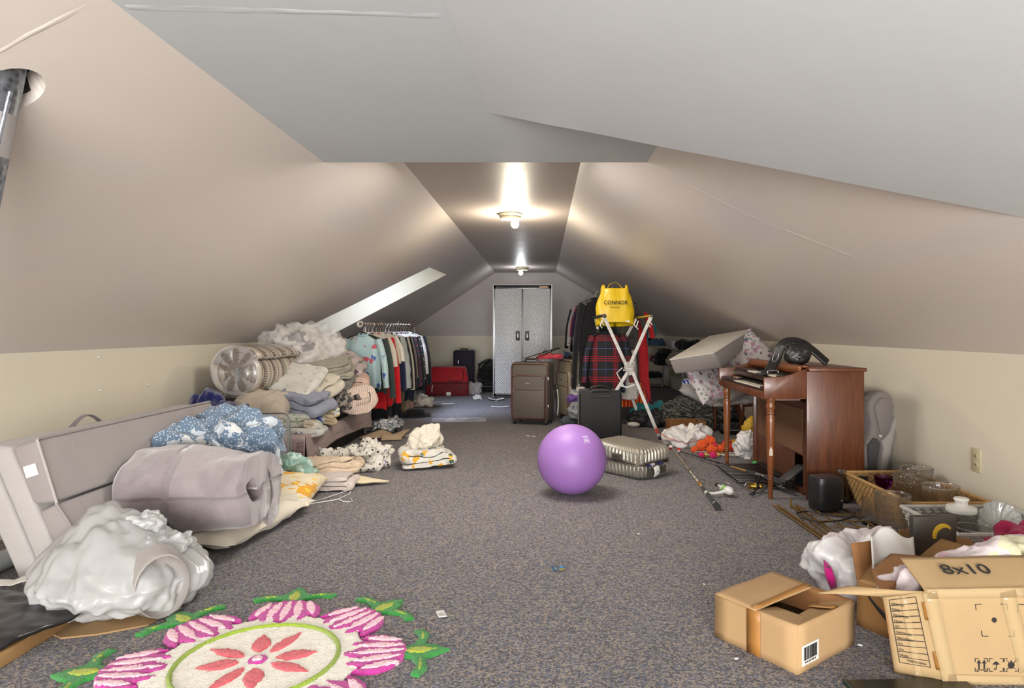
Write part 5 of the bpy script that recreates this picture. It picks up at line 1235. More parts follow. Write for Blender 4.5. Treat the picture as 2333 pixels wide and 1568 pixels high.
# things on and behind the suitcases
t = thing('clothes_hanger', 'black hanger lying across the tops of the two upright suitcases', 'hanger', (0, 0, 0))
A, B, C_, D_ = at(1194, 817, 7.55), at(1270, 793, 7.75), at(1276, 793, 7.8), at(1222, 815, 7.65)
mesh('frame', MB().tube([A, A.lerp(B, .5), B, C_, C_.lerp(D_, .5), D_], .006, 6), BLACK, t); mesh('hook', MB().tube([B.lerp(A, .5), at(1240, 800, 7.75), at(1244, 795, 7.8)], .004, 6), BLACK, t)
o = blob('garment', tuple(at(1252, 818, 7.85)), (.14, .09, .025), cloth('c9414c', bs=300), -.2, amp=.25, wr=.2, seed=120, sub=4); tag(o, 'coral red cloth lying on top of the taupe suitcase', 'cloth')
o = blob('garment', tuple(at(1262, 815, 8.05)), (.12, .09, .045), cloth('77706a', ('petal', 25, .3, '3c3836', .5), bs=300), .2, amp=.25, wr=.2, seed=121, sub=4); tag(o, 'grey patterned cloth behind the coral red cloth', 'cloth')
o = blob('garment', tuple(at(1284, 820, 8.2)), (.10, .08, .05), cloth('1d3350', bs=300), .2, amp=.25, wr=.2, seed=122, sub=4); tag(o, 'dark blue cloth on top of the tan suitcase', 'cloth')
t = thing('backpack', 'slim black backpack standing behind the tan suitcase', 'bag', (.39, 8.45, 0))
blob('pack_body', (0, 0, 0), (.10, .12, .37), BKF, .1, p=3, amp=.08, wr=.06, seed=123, sub=5, parent=t); mesh('strap', MB().tube([(.05, -.1, .70), (.10, -.13, .60), (.11, -.13, .35), (.08, -.11, .15)], .016, 8, sy=.4), BLACK, t)
for i, (px, py, Y, r, c, lab, cat) in enumerate(((1316, 890, 7.75, (.09, .07, .06), cloth('d5d0cb', rough=.5), 'white plastic bag on the clutter heap beside the long black cardigan', 'bag'), (1311, 907, 7.7, (.10, .07, .05), cloth('7d5aa8', rough=.5), 'purple cloth in the clutter heap left of the black suitcase', 'cloth'),
    (1314, 935, 7.45, (.085, .08, .09), cloth('9a9ca2', ('petal', 14, .3, '4a5560', .4), rough=.4), 'grey printed plastic bag at the bottom of the clutter heap', 'bag'), (1328, 945, 7.3, (.05, .05, .06), cloth('27338c'), 'blue cloth in the clutter heap', 'cloth'), (1300, 958, 7.6, (.10, .08, .04), cloth('565a63'), 'grey blue cloth on the carpet below the clutter heap', 'cloth'), (1302, 895, 7.9, (.05, .05, .16), cloth('b0303c'), 'red cloth at the back of the clutter heap', 'cloth'))):
    q = at(px, py, Y); q.z = max(0, q.z-r[2]); o = blob({'bag': 'plastic_bag', 'cloth': 'cloth'}[cat], tuple(q), r, c, .3*i, amp=.28, wr=.22, wf=4, seed=130+i, sub=4); tag(o, lab, cat)
t = thing('small_carton', 'little printed carton standing behind the black suitcase', 'box', (.49, 7.2, 0), 0)
mesh('carton_body', MB().box(0, .02, .225, .10, .05, .45), plain('b9c4b0', .5), t); mesh('printed_panel', MB().box(.015, -.006, .41, .045, .002, .05), plain('4fa088', .5), t)
# black suitcase
p = fl(1368, 1004)
t = thing('suitcase', 'black upright suitcase seen from behind, next to the purple ball', 'suitcase', (p.x, p.y, 0), .03)
BKC = cloth('2a292b', bs=500, rough=.7, bump=.15)
mesh('body', MB().box(0, .11, .255, .415, .22, .48), BKC, t, bevel=.022, seg=3)
mesh('back_panel', MB().box(0, -.004, .25, .385, .012, .44), cloth('323133', bs=500, rough=.75, bump=.15), t, bevel=.004)
mesh('handle_housing', MB().tube([(x-.0, -.012, .435+y) for x, y in rrect(.19, .06, .025, 4)], .008, 6, True), plain('4a4a4c', .35, .4), t)
mesh('pull_handle', MB().tube([(-.085, .0, .44), (-.085, .0, .50), (.085, .0, .50), (.085, .0, .44)], .008, 6), plain('1b1b1c', .4), t)
mesh('carry_handle', MB().tube([(-.12, .05, .49), (-.08, .04, .525), (0, .04, .54), (.08, .04, .525), (.12, .05, .49)], .011, 8), BLACK, t)
for x in (-.17, .17): mesh('wheel', MB().lathe([(0, -.012), (.024, -.012), (.024, .012), (0, .012)], 14, Matrix.Translation((x, .15, .025)) @ Matrix.Rotation(PI/2, 4, 'Y')), BLACK, t)
for x in (-.17, .17): mesh('foot', MB().box(x, .03, .01, .05, .03, .02), BLACK, t, bevel=.004)
mesh('edge_trim', MB().tube([(-.207, .01, .03), (-.207, .0, .46), (-.19, .01, .487), (.19, .01, .487), (.207, .0, .46), (.207, .01, .03)], .006, 6), BLACK, t)
# ball
Yb = 4.41; rb_ = .232
n = NT('ball_vinyl'); v = n.vor(1, n.co((70, 70, 70)), rnd=.15); sp = n.n('ShaderNodeSeparateXYZ'); n.l(n.co(), sp.inputs[0])
def patch(cx, cy, cz, r):
    d = n.n('ShaderNodeVectorMath', operation='DISTANCE'); n.l(n.co(), d.inputs[0]); d.inputs[1].default_value = (cx, cy, cz); return n.math('LESS_THAN', d.outputs['Value'], r)
pm = n.math('MAXIMUM', patch(-.01, -rb_, .0, .075), patch(-.01, -.13, .19, .085))
dots = n.math('MULTIPLY', n.math('LESS_THAN', v.outputs['Distance'], .36), pm)
mk = n.math('MULTIPLY', n.math('GREATER_THAN', n.noise(22, 3).outputs[0], .69), n.math('LESS_THAN', sp.outputs[2], .02))
n.set(col=n.mix(n.math('MULTIPLY', mk, .5), n.mix(n.math('MULTIPLY', dots, .35), sr('9d70b8'), sr('734a97')), sr('5f3c80')), rough=.5, spec=.5); n.bump(dots, .6, .003)
t = thing('exercise_ball', 'purple exercise ball with dotted grip resting on the carpet', 'ball', (.194, Yb, 0))
mesh('ball_body', MB().ball((0, 0, rb_), rb_, 72), n.m, t)
def onb(th, ph, r=rb_+.0008): return Vector((r*math.sin(th)*math.cos(ph), -r*math.cos(th)*math.cos(ph), rb_+r*math.sin(ph)))
mb = MB()
def bar_on_ball(a, b, w):
    mb.grid(lambda u, v: onb(a[0]+(b[0]-a[0])*u+(v-.5)*w*(b[1]-a[1] != 0), a[1]+(b[1]-a[1])*u+(v-.5)*w*(b[0]-a[0] != 0)), 8, 2)
for k in range(4):
    th = .42+.06*k; bar_on_ball((th, .62), (th+.03, .80), .03)
bar_on_ball((.40, .84), (.68, .84), .03); bar_on_ball((.42, .70), (.62, .70), .022)
tag(mesh('logo_print', mb, plain('d5c9e2', .5), t, smooth=80), 'white printed logo')
# silver hard case, slightly open
SILV = plain('a8a296', .38, .55, var=.03)
t = thing('hard_suitcase', 'champagne silver ribbed hard suitcase lying slightly open behind the purple ball', 'suitcase', (.70, 4.765, 0), .70)
CWD, CLN = .36, .52     # along local x, and back along local y
def shell(u, v, hgt, up):
    P = rrect(CWD, CLN, .055, 6); m = len(P); k = u*m; i = int(k) % m; f_ = k-int(k); a, b = P[i], P[(i+1) % m]
    x, y = a[0]+(b[0]-a[0])*f_, a[1]+(b[1]-a[1])*f_; y -= CLN/2
    return x, y
def outline(n_per=.004):
    P = rrect(CWD, CLN, .055, 10); Q = []
    for i in range(len(P)):
        a, b = Vector(P[i]), Vector(P[(i+1) % len(P)]); k = max(1, int((b-a).length/n_per)); Q += [a.lerp(b, j/k) for j in range(k)]
    L = [0]
    for i in range(1, len(Q)): L.append(L[-1]+(Q[i]-Q[i-1]).length)
    return [Vector((q.x, q.y-CLN/2)) for q in Q], L
Q, LL = outline(); nq = len(Q); TL = LL[-1]
def half_shell(h):
    vs = []; prof = [(0, 0, 0), (.003, .012, 0), (.001, .02, 1), (0, h*.55, 1), (-.006, h*.80, 1), (-.020, h*.94, 1), (-.042, h, 1), (-.09, h+.002, .5), (-.16, h+.002, 0)]
    for off, z, rib in prof:
        for i, q in enumerate(Q):
            e = q.copy(); s = max(abs(e.x)/(CWD/2), abs(e.y)/(CLN/2)); d = Vector((e.x/(CWD/2)*min(1, CWD/CLN*1.2), e.y/(CLN/2))).normalized()
            r = rib*.0065*math.cos(2*PI*LL[i]/TL*round(TL/.036))
            sc = max(.0, 1+(off+r)/(CWD/2)) if True else 1
            sy = max(.0, 1+(off+r)/(CLN/2)); vs.append((q.x*sc, q.y*sy, z))
    m = len(prof); fs = [(i*nq+k, i*nq+(k+1) % nq, (i+1)*nq+(k+1) % nq, (i+1)*nq+k) for i in range(m-1) for k in range(nq)]
    fs.append(tuple(range((m-1)*nq, m*nq)))
    mb = MB(); mb.add(vs, fs); return mb
off = Vector((CWD/2, CLN/2, 0))
mesh('lid', half_shell(.105), SILV, t, off+Vector((0, .0, .128)), (math.radians(2.0), math.radians(-1.5), 0), smooth=60)
bt = half_shell(.105); bt.v = [(x, y, .108-z) for x, y, z in bt.v]
mesh('base', bt, SILV, t, off, smooth=60)
mesh('lid_rim', MB().tube([(q.x, q.y, 0) for q in Q[::3]], .006, 6, True), plain('8f897d', .3, .8), t, off+Vector((0, 0, .130)), (math.radians(2), math.radians(-1.5), 0))
mesh('base_rim', MB().tube([(q.x, q.y, 0) for q in Q[::3]], .006, 6, True), plain('8f897d', .3, .8), t, off+Vector((0, 0, .106)))
GRC = plain('6a655d', .35, .6)
mesh('side_handle', MB().box(CWD*.5, -.008, .055, .15, .016, .028), GRC, t, bevel=.007); mesh('handle_bay', MB().box(CWD*.5, -.0035, .055, .22, .006, .06), plain('7b766c', .35, .7), t, bevel=.004)
mesh('lock', MB().box(-.006, CLN*.42, .150, .016, .10, .045), GRC, t, bevel=.006); mesh('lock_dial', MB().box(-.015, CLN*.42, .150, .006, .05, .014), plain('3a3733', .4), t)
o = mesh('luggage_label', MB().grid(lambda u, v: Vector((CWD*.36+.06*u, -.020-.012*math.sin(v*PI), .088-.075*v+.01*u)), 4, 8), PAPER, t, solid=.002); tag(o, 'white folded paper label')
text('11', .016, INK, t, (CWD*.36+.03, -.0345, .055), (PI/2, 0, 0))
for x in (.03, .30):
    pass
c = t.matrix_world
def case_pt(x, y, z): a = .70; return (.70+x*math.cos(a)-y*math.sin(a), 4.765+x*math.sin(a)+y*math.cos(a), z)
o = blob('garment', case_pt(.16, .20, .085), (.15, .20, .022), cloth('1c1f4a', ('petal', 14, .30, 'd5d3e0', .6), bs=300), .70, amp=.15, wr=.12, seed=140, sub=5); tag(o, 'navy and white patterned cloth inside the open silver suitcase', 'cloth')
o = blob('garment', case_pt(.06, .34, .09), (.05, .10, .02), cloth('7a3a78', ('petal', 20, .3, '1a1a22', .5), bs=300), .70, amp=.2, wr=.15, seed=141, sub=4); tag(o, 'purple and black cloth inside the open silver suitcase', 'cloth')
# fishing rods
def rod(label, pts, radii, mats, name='fishing_rod'):
    return thing(name, label, 'fishing rod', tuple(pts))
def ring(c, r, mat, par, nrm=(0, 1, 0), th=.0016):
    q = Vector(nrm).to_track_quat('Z', 'Y').to_matrix().to_4x4(); q.translation = Vector(c)
    return mesh('line_guide', MB().tube([q @ Vector((r*math.cos(a*PI/8), r*math.sin(a*PI/8), 0)) for a in range(16)], th, 6, True), mat, par)
FOAM = cloth('1b1b1c', bs=600); GOLDR = plain('b98a3a', .3, .5); TANR = plain('b3a284', .35)
b, e = fl(1634, 1163)+V(0, 0, .022), fl(1529, 1022)+V(0, 0, .016); d = (e-b); dn = d.normalized()
t = thing('fishing_rod', 'tan fishing rod with black grip and white reel pointing away, left one', 'fishing rod', (0, 0, 0))
def seg(nm, a, c, r0, r1, m): return mesh(nm, MB().tube([b+dn*a, b+dn*(a+c)/2, b+dn*c], [r0, (r0+r1)/2, r1], 12), m, t)
seg('butt_cap', -.01, .04, .021, .019, BLACK); seg('butt_ring', .04, .085, .014, .014, plain('b8b2a6', .3, .4)); seg('rear_grip', .085, .30, .017, .015, FOAM); seg('reel_seat', .30, .36, .014, .014, plain('d5d2cc', .35)); seg('fore_grip', .36, .50, .016, .012, FOAM); seg('collar_ring', .50, .53, .010, .010, plain('cbb896', .3))
seg('orange_wrap', .54, .66, .0085, .008, plain('cc8a2a', .3)); seg('blank', .66, 1.02, .0078, .0065, plain('d6cdb8', .35)); seg('blank_mid', 1.02, 1.10, .0068, .0062, GOLDR); seg('blank_tip', 1.10, d.length, .0062, .003, TANR)
for a in (.60, .74, .88, 1.02, 1.25): seg('thread_wrap', a, a+.012, .0092, .0092, plain('3a2d26', .4))
side = Vector((dn.y, -dn.x, 0))
for a, r in ((.66, .018), (1.06, .014), (1.40, .010), (1.70, .007)): ring(b+dn*a+side*(r+.010)+V(0, 0, .004), r, BLACK, t, dn)
RC = b+dn*.33+side*.14+V(0, 0, .02); RW = plain('dcdbd8', .3)
rl = mesh('reel_body', MB().ball((0, 0, 0), .032, 14, (1, 1.3, .9)), RW, t, tuple(RC), (0, 0, .3))
mesh('reel_foot', MB().tube([b+dn*.32, b+dn*.32+side*.05+V(0, 0, .002), RC], [.010, .009, .014], 10), RW, t)
mesh('spool', MB().lathe([(0, -.03), (.024, -.03), (.020, -.02), (.018, .01), (.026, .02), (0, .024)], 20, Matrix.Translation(RC+dn*.045) @ Matrix.Rotation(PI/2, 4, 'X')), plain('b8bcb8', .3), rl, tuple(-RC))
mesh('line_coil', MB().lathe([(.022, -.012), (.024, 0), (.022, .012)], 20, Matrix.Translation(RC+dn*.045) @ Matrix.Rotation(PI/2, 4, 'X')), plain('7fbf3f', .4), rl, tuple(-RC))
mesh('bail_wire', MB().tube([RC+dn*.03+V(.03, 0, .01), RC+dn*.09+V(.03, 0, .02), RC+dn*.10+V(0, 0, .035), RC+dn*.09+V(-.03, 0, .02), RC+dn*.03+V(-.03, 0, .01)], .0022, 6), STEEL, t)
mesh('crank_arm', MB().tube([RC, RC-side*.03+dn*.05+V(0, 0, .01), RC-side*.05+dn*.10+V(0, 0, .012)], .005, 8), RW, t)
mesh('crank_knob', MB().ball(RC-side*.055+dn*.115+V(0, 0, .012), .017, 12, (.8, 1.3, .8)), BLACK, t)
t = thing('fishing_rod', 'dark fishing rod with gold reel lying under the organ, right one', 'fishing rod', (0, 0, 0))
b, e = flz(1792, 1101, .085), fl(1545, 1030)+V(0, 0, .012); dn = (e-b).normalized(); d = e-b
seg('butt_cap', -.01, .03, .019, .019, BLACK); seg('rear_grip', .03, .24, .018, .016, FOAM); seg('reel_seat', .24, .36, .013, .013, plain('8a8782', .3, .6)); seg('fore_grip', .36, .48, .015, .011, FOAM); seg('gold_wrap', .48, .70, .008, .007, plain('b58f4e', .3, .3)); seg('blank', .70, d.length, .0068, .003, plain('1d1d1f', .3))
for a in (.80, 1.05, 1.35): seg('thread_wrap', a, a+.02, .0085, .0085, plain('6a675f', .3, .4))
side = Vector((-dn.y, dn.x, 0)); side = -side if side.y > 0 else side
for a, r in ((.80, .024), (1.10, .015), (1.40, .012)): ring(b+dn*a+side*(r+.008)+V(0, 0, -.01), r, plain('3a3a3c', .3, .6), t, dn)
RC = flz(1722, 1108, .045); GLD2 = plain('b08a35', .25, .8)
rl = mesh('reel_body', MB().ball((0, 0, 0), .028, 14, (1.2, 1, .9)), plain('1e1d1c', .3), t, tuple(RC)); mesh('reel_foot', MB().tube([b+dn*.30, RC+V(0, 0, .0)], [.008, .012], 8), BLACK, t)
mesh('spool', MB().lathe([(0, -.03), (.026, -.03), (.020, -.02), (.019, .008), (.027, .016), (0, .02)], 20, Matrix.Translation((-.035, -.005, .002)) @ Matrix.Rotation(-PI/2, 4, 'Y')), GLD2, rl)
mesh('rear_cap', MB().ball((.03, -.01, 0), .018, 12), GLD2, rl); mesh('bail_wire', MB().tube([RC+V(-.02, -.02, .03), RC+V(-.07, -.02, .03), RC+V(-.085, -.02, 0), RC+V(-.07, -.02, -.025), RC+V(-.02, -.02, -.02)], .0022, 6), STEEL, t)
mesh('crank_arm', MB().tube([RC, RC+V(-.01, -.05, -.01), RC+V(-.05, -.10, -.02)], .005, 8), BLACK, t); mesh('crank_knob', MB().ball(RC+V(-.06, -.11, -.024), .015, 12, (1.4, .8, .8)), BLACK, t)
RDP = plain('c4262a', .3)
for px, py, lab, a in ((1528, 1024, 'red and white bobber beside the tip of the tan rod', .4), (1547, 1031, 'red and white bobber by the tip of the dark rod', -.6)):
    q = fl(px, py); t = thing('fishing_bobber', lab, 'bobber', (q.x, q.y, 0), a)
    up, lo = MB(), MB()
    up.grid(lambda u, v: Vector((.020*math.cos(2*PI*u)*math.sin(PI*v/2), .020*math.sin(2*PI*u)*math.sin(PI*v/2), .020+.020*math.cos(PI*v/2))), 16, 6, True)
    lo.grid(lambda u, v: Vector((.020*math.cos(2*PI*u)*math.sin(PI/2+PI*v/2), .020*math.sin(2*PI*u)*math.sin(PI/2+PI*v/2), .020+.020*math.cos(PI/2+PI*v/2))), 16, 6, True)
    mesh('upper_half', up, WHITE if a > 0 else RDP, t, smooth=80); mesh('lower_half', lo, RDP if a > 0 else WHITE, t, smooth=80)
# ---------------------------------------------------------------- shelf and clutter along the far right wall
t = thing('low_shelf', 'long low shelf with pale boards along the far right wall', 'shelf', (2.0, 9.0, 0))
SHB = plain('b5b0a8', .5)
mesh('shelf_board', MB().box(.20, 1.95, .80, .38, 3.9, .025), SHB, t, bevel=.003); mesh('shelf_board', MB().box(.20, 1.75, .50, .38, 3.5, .025), SHB, t, bevel=.003)
for y in (.05, 2.0, 3.85): mesh('upright', MB().box(.34, y, .4, .05, .03, .80), SHB, t, bevel=.003)
def on(px, py, Y, z): q = at(px, py, Y); q.z = z; return q
def item(name, lab, cat, px, Y, z, r, m, seed, **k):
    q = Vector(((px-CX)*Y/F, Y, z)); o = blob(name, tuple(q), r, m, k.pop('rotz', .2), amp=.25, wr=.2, wf=4, seed=seed, sub=4, **k); return tag(o, lab, cat)
item('cap', 'blue cap at the far end of the upper right shelf', 'cap', 1499, 11.9, .813, (.12, .11, .055), cloth('41617f', bs=300), 150)
item('bag', 'dark bag behind the blue cap on the upper right shelf', 'bag', 1484, 12.6, .813, (.14, .12, .06), cloth('23222a', bs=300), 151)
q = Vector((2.12, 10.2, .813)); t = thing('storage_box', 'pale lidded box in the middle of the upper right shelf', 'box', tuple(q), 0)
mesh('box_body', MB().box(0, .2, .05, .26, .42, .10), plain('a9a1a3', .5), t, bevel=.01); mesh('box_lid', MB().box(0, .2, .105, .28, .44, .02), plain('bdb6b4', .5), t, bevel=.006)
item('bag', 'black drawstring bag on the lower right shelf', 'bag', 1512, 10.9, .513, (.15, .14, .125), cloth('131316', bs=300), 152)
item('clear_bag', 'crinkled clear plastic bag on the lower right shelf near the foam block', 'bag', 1545, 9.6, .513, (.13, .14, .12), film((.55, .48, .4, 1), .45, .08, 'shelfwrap'), 153)
item('garment', 'black garment on the near end of the upper right shelf', 'clothes', 1566, 9.35, .813, (.15, .15, .07), cloth('17171a', bs=300), 154)
item('garment', 'grey cloth bundle on the lower right shelf', 'cloth', 1507, 11.6, .513, (.12, .12, .06), cloth('8f8a88', bs=300), 155)
o = mesh('cloth', MB().grid(lambda u, v: Vector((-.0-.01*math.sin(u*9)*v, .30*(u-.5), .0-.22*v*(1-.4*abs(u-.4)))), 14, 8), cloth('a9a5a8', bs=300), None, (1.985, 10.6, .518), solid=.006, smooth=80); tag(o, 'pale cloth hanging over the edge of the lower right shelf', 'cloth')
item('garment', 'magenta cloth far along the lower right shelf', 'cloth', 1490, 12.2, .513, (.06, .1, .05), cloth('8c1d52', bs=300), 156)
item('pouch', 'blue and white printed pouch tucked under the foam block', 'pouch', 1570, 6.95, .47, (.06, .06, .055), cloth('23389a', ('sx', 40, .35, 'd9d9de'), bs=300), 157)
p = fl(1484, 884)
t = thing('drying_rack', 'folded white rod drying rack lying flat on the carpet near the far right corner', 'rack', (p.x, p.y, 0))
for k in range(4): mesh('rail', MB().tube([(-.30, .02*k, .04+.045*k), (.22, .02*k, .04+.045*k)], .007, 6), plain('c9c7c5', .4), t)
for x in (-.28, .20): mesh('end_frame', MB().bar((x, 0, .0), (x, .08, .20), .02, .02), plain('c9c7c5', .4), t)
o = blob('garment', (p.x-.02, p.y+.12, .19), (.24, .15, .05), cloth('1f3237', bs=300), .1, amp=.25, wr=.2, seed=158, sub=4); tag(o, 'dark clothes laid on the folded drying rack', 'clothes')
p = fl(1466, 893); o = blob('cloth', tuple(p), (.06, .06, .07), cloth('9a8f92', bs=300), .1, amp=.25, wr=.2, seed=159, sub=4); tag(o, 'small mauve grey cloth right of the striped skirt', 'cloth')
# ---------------------------------------------------------------- baskets and glass, lower right
def wicker_mat(c1, c2, rough=.7):
    n = NT('wicker'); n.set(col=n.mix(n.noise(40, 3, vec=n.co((1, 1, .3))).outputs[0], sr(c1), sr(c2)), rough=rough); return n.m
def basket(label, loc, x0, x1, y0, y1, h, inset, m, rows, step, rot=0):
    """tapered rectangular basket; woven strands are real tubes"""
    t = thing('wicker_basket', label, 'basket', loc, rot)
    def loop(k, off=0):
        i = inset*(1-k); return [(x0+i-off, y0+i-off), (x1-i+off, y0+i-off), (x1-i+off, y1-i+off), (x0+i-off, y1-i+off)]
    mb = MB()
    for s in range(4):
        bq = [loop(0)[s], loop(0)[(s+1) % 4]]; tq = [loop(1)[s], loop(1)[(s+1) % 4]]
        mb.add([(*bq[0], .004), (*bq[1], .004), (*tq[1], h), (*tq[0], h)], [(0, 1, 2, 3)])
    mb.add([(*p, .004) for p in loop(0)], [(0, 1, 2, 3)])
    mesh('liner', mb, m[1], t, smooth=0, solid=.006)
    wv = MB(); rr = h/rows*.60
    for r in range(rows):
        k = (r+.5)/rows; P = []; L = loop(k, .004)
        for s in range(4):
            a, b = Vector(L[s]), Vector(L[(s+1) % 4]); n = max(2, int((b-a).length/step)); d = (b-a).normalized(); nn = Vector((d.y, -d.x))
            for j in range(n):
                q = a.lerp(b, (j+.5)/n)+nn*(.0032*(1 if (j+r) % 2 else -1)); P.append((q.x, q.y, h*k))
        wv.tube(P, rr, 5, True)
    o = mesh('weave', wv, m[0], t, smooth=60); tag(o, kind='stuff')
    L = loop(1, .003); rim = []
    for s in range(4):
        a, b = Vector(L[s]), Vector(L[(s+1) % 4]); n = max(2, int((b-a).length/.015)); rim += [(*a.lerp(b, j/n), h+.002) for j in range(n)]
    mesh('rim', MB().tube(rim, .011, 8, True), m[0], t)
    tw = MB()
    for j, q in enumerate(rim[::1]): tw.ball((q[0], q[1], q[2]), .0125, 6, (.55, .55, 1))
    o = mesh('rim_binding', tw, m[0], t); tag(o, kind='stuff')
    return t
WK = (wicker_mat('a47b46', 'd0a970'), wicker_mat('6f4e2a', '8a6438')); WG = (wicker_mat('9c9a96', 'd8d6d0'), wicker_mat('5d5c5a', '7c7a76'))
t = basket('honey coloured rectangular wicker basket holding glassware by the right wall', (0, 0, 0), 1.94, 2.37, 3.47, 4.24, .18, .055, WK, 13, .022)
mesh('handle_slot', MB().box(2.03, 4.222, .135, .10, .03, .05), plain('17120d', .9), t, bevel=.008)
t = basket('grey and white washed wicker basket with lidded jar and glass plate', (0, 0, 0), 1.84, 2.37, 2.91, 3.37, .19, .06, WG, 13, .022)
mesh('handle_slot', MB().box(2.15, 2.915, .145, .12, .03, .045), plain('232322', .9), t, bevel=.008)
def glassware(name, label, loc, prof, n=36, fn=None, mat=None, grp=None, rot=None, smooth=60):
    t = thing(name, label, 'glassware', loc, 0, grp)
    mesh('glass_body', MB().lathe(prof, n, fn=fn), mat or GL, t, (0, 0, 0), rot or (0, 0, 0), smooth=smooth)
    return t
def weave_fn(pitch, k, amp=.006):
    def fn(r, z, a):
        if r < .03: return r
        row = int(z/pitch); w = (z/pitch-row)
        return r+amp*(abs(math.sin(k*a+(PI/2 if row % 2 else 0)))-.5)*math.sin(PI*min(1, w))*2*(1 if r > .05 else .3)
    return fn
def vase(label, px, Y, z, r0, r1, h, k=14, pitch=.017):
    N = max(8, int(h/pitch)*4); pr = [(0, 0), (r0*.95, 0), (r0, .004)]
    pr += [(r0+(r1-r0)*i/N, .006+(h-.006)*i/N) for i in range(N+1)]
    pr += [(r1-.004, h), (r1-.006, h-.004)]+[(r0+(r1-r0)*q-.007, .016+(h-.02)*q) for q in (.9, .7, .5, .3, .1)]+[(r0-.012, .014), (0, .014)]
    x = (px-CX)*Y/F
    def fn(r, z_, a): return weave_fn(pitch, k)(r, z_, a)
    outer = pr[:3+N+1]
    t = thing('glass_vase', label, 'vase', (x, Y, z)); mb = MB()
    mb.lathe(pr, 84, fn=lambda r, z_, a: r)
    # only the outside carries the woven relief
    nl = 84; v = mb.v; wf = weave_fn(pitch, k)
    for i in range(3, 3+N+1):
        for j in range(nl):
            r, zz = pr[i]; a = 2*PI*j/nl; R_ = wf(r, zz, a); v[i*nl+j] = (R_*math.cos(a), R_*math.sin(a), zz)
    mesh('glass_body', mb, GL, t, smooth=70); mesh('rim', MB().tube([((r1-.002)*math.cos(2*PI*j/40), (r1-.002)*math.sin(2*PI*j/40), h) for j in range(40)], .003, 6, True), GL, t)
    return t
vase('tall flared glass vase with basket-weave relief standing before the honey basket', 2033, 3.50, .0, .066, .086, .225)
vase('short basket-weave glass vase at the back of the honey basket', 2088, 4.00, .012, .07, .088, .25)
vase('short basket-weave glass vase in the middle of the honey basket', 2073, 3.77, .012, .07, .084, .255)
t = glassware('glass_tumbler', 'plain clear glass cylinder left of the tall flared vase', ((1982-CX)*3.72/F, 3.72, 0), [(0, 0), (.043, 0), (.044, .15), (.041, .15), (.040, .012), (0, .012)])
def rib_fn(k, amp): return lambda r, z, a: r*(1+amp*math.cos(k*a)) if r > .03 else r
x = (2143-CX)*3.60/F
t = glassware('glass_bowl', 'deep ribbed glass bowl at the front of the honey basket', (x, 3.60, .012), [(0, 0), (.06, 0), (.075, .03), (.083, .12), (.086, .20), (.092, .235), (.089, .235), (.081, .20), (.078, .12), (.07, .035), (0, .012)], 72, rib_fn(24, .018))
mesh('rim', MB().tube([(.0905*math.cos(2*PI*j/40), .0905*math.sin(2*PI*j/40), .235) for j in range(40)], .003, 6, True), GL, t)
PURG = glass((.42, .10, .40, 1), .05, 'purple')
t = glassware('candle_bowl', 'purple glass candle bowl at the back left of the honey basket', ((2013-CX)*4.03/F, 4.03, .012), [(0, 0), (.045, 0), (.03, .03), (.015, .07), (.02, .11), (.045, .14), (.055, .19), (.052, .19), (.04, .145), (0, .115)], 32, None, PURG)
t = thing('candle', 'pale green pillar candle lying between the glass vases in the honey basket', 'candle', (2.03, 3.88, .04), .3); mesh('wax', MB().lathe([(0, -.04), (.032, -.04), (.032, .04), (0, .04)], 20, Matrix.Rotation(PI/2, 4, 'X')), plain('a8b58a', .4), t); mesh('wick', MB().tube([(0, -.04, 0), (0, -.055, .003)], .002, 5), INK, t)
# jar, bowl, plate in the grey basket
t = thing('lidded_jar', 'clear glass jar with white knobbed lid in the grey basket', 'jar', ((2190-CX)*3.16/F, 3.16, .012))
mesh('glass_body', MB().lathe([(0, 0), (.055, 0), (.060, .01), (.062, .215), (.058, .215), (.056, .015), (0, .012)], 36), GL, t)
mesh('lid', MB().lathe([(0, .213), (.064, .213), (.067, .222), (.064, .238), (.04, .244), (.030, .247), (.026, .252), (.030, .268), (.034, .272), (.03, .28), (0, .281)], 36), plain('e4e2dd', .35), t)
t = glassware('glass_bowl', 'plain clear round glass bowl in front of the white lidded jar', ((2220-CX)*2.99/F-.0, 2.99, .012), [(0, 0), (.05, 0), (.075, .03), (.085, .09), (.080, .19), (.077, .19), (.081, .09), (.071, .034), (0, .014)], 40)
mesh('rim', MB().tube([(.0785*math.cos(2*PI*j/40), .0785*math.sin(2*PI*j/40), .19) for j in range(40)], .0022, 6, True), GL, t)
xp = (2280-CX)*3.12/F
t = thing('glass_plate', 'pressed glass plate with radiating petals standing tilted in the grey basket', 'plate', (xp, 3.14, .15))
n = NT('pressed_glass'); n.set(col=(.93, .93, .88, 1), rough=.06, trans=.75); PG = n.m
mb = MB(); mb.lathe([(0, 0), (.03, .002), (.06, .004), (.09, .010), (.115, .022), (.124, .030), (.120, .032), (.09, .016), (.06, .010), (0, .006)], 120, fn=lambda r, z, a: r*(1+(.045*abs(math.cos(6*a)) if r > .1 else .0)))
v = mb.v
for i in range(len(v)):
    x, y, z = v[i]; r = math.hypot(x, y); a = math.atan2(y, x); v[i] = (x, y, z+.0035*math.sin(18*a+28*r)*min(1, r*16)+.0025*math.sin(18*a-28*r)*min(1, r*16))
mesh('plate_disc', mb, PG, t, (0, 0, 0), (1.22, .1, .12), smooth=30)
spk = MB()
for k in range(40):
    a = 2*PI*k/40; pts = [Vector((r*math.cos(a+r*5), r*math.sin(a+r*5), -.002+.22*r*r*.5)) for r in (.03, .055, .08, .105)]; spk.tube(pts, .0022, 5)
o = mesh('relief_ribs', spk, PG, t, (0, 0, 0), (1.22, .1, .12)); tag(o, kind='stuff')
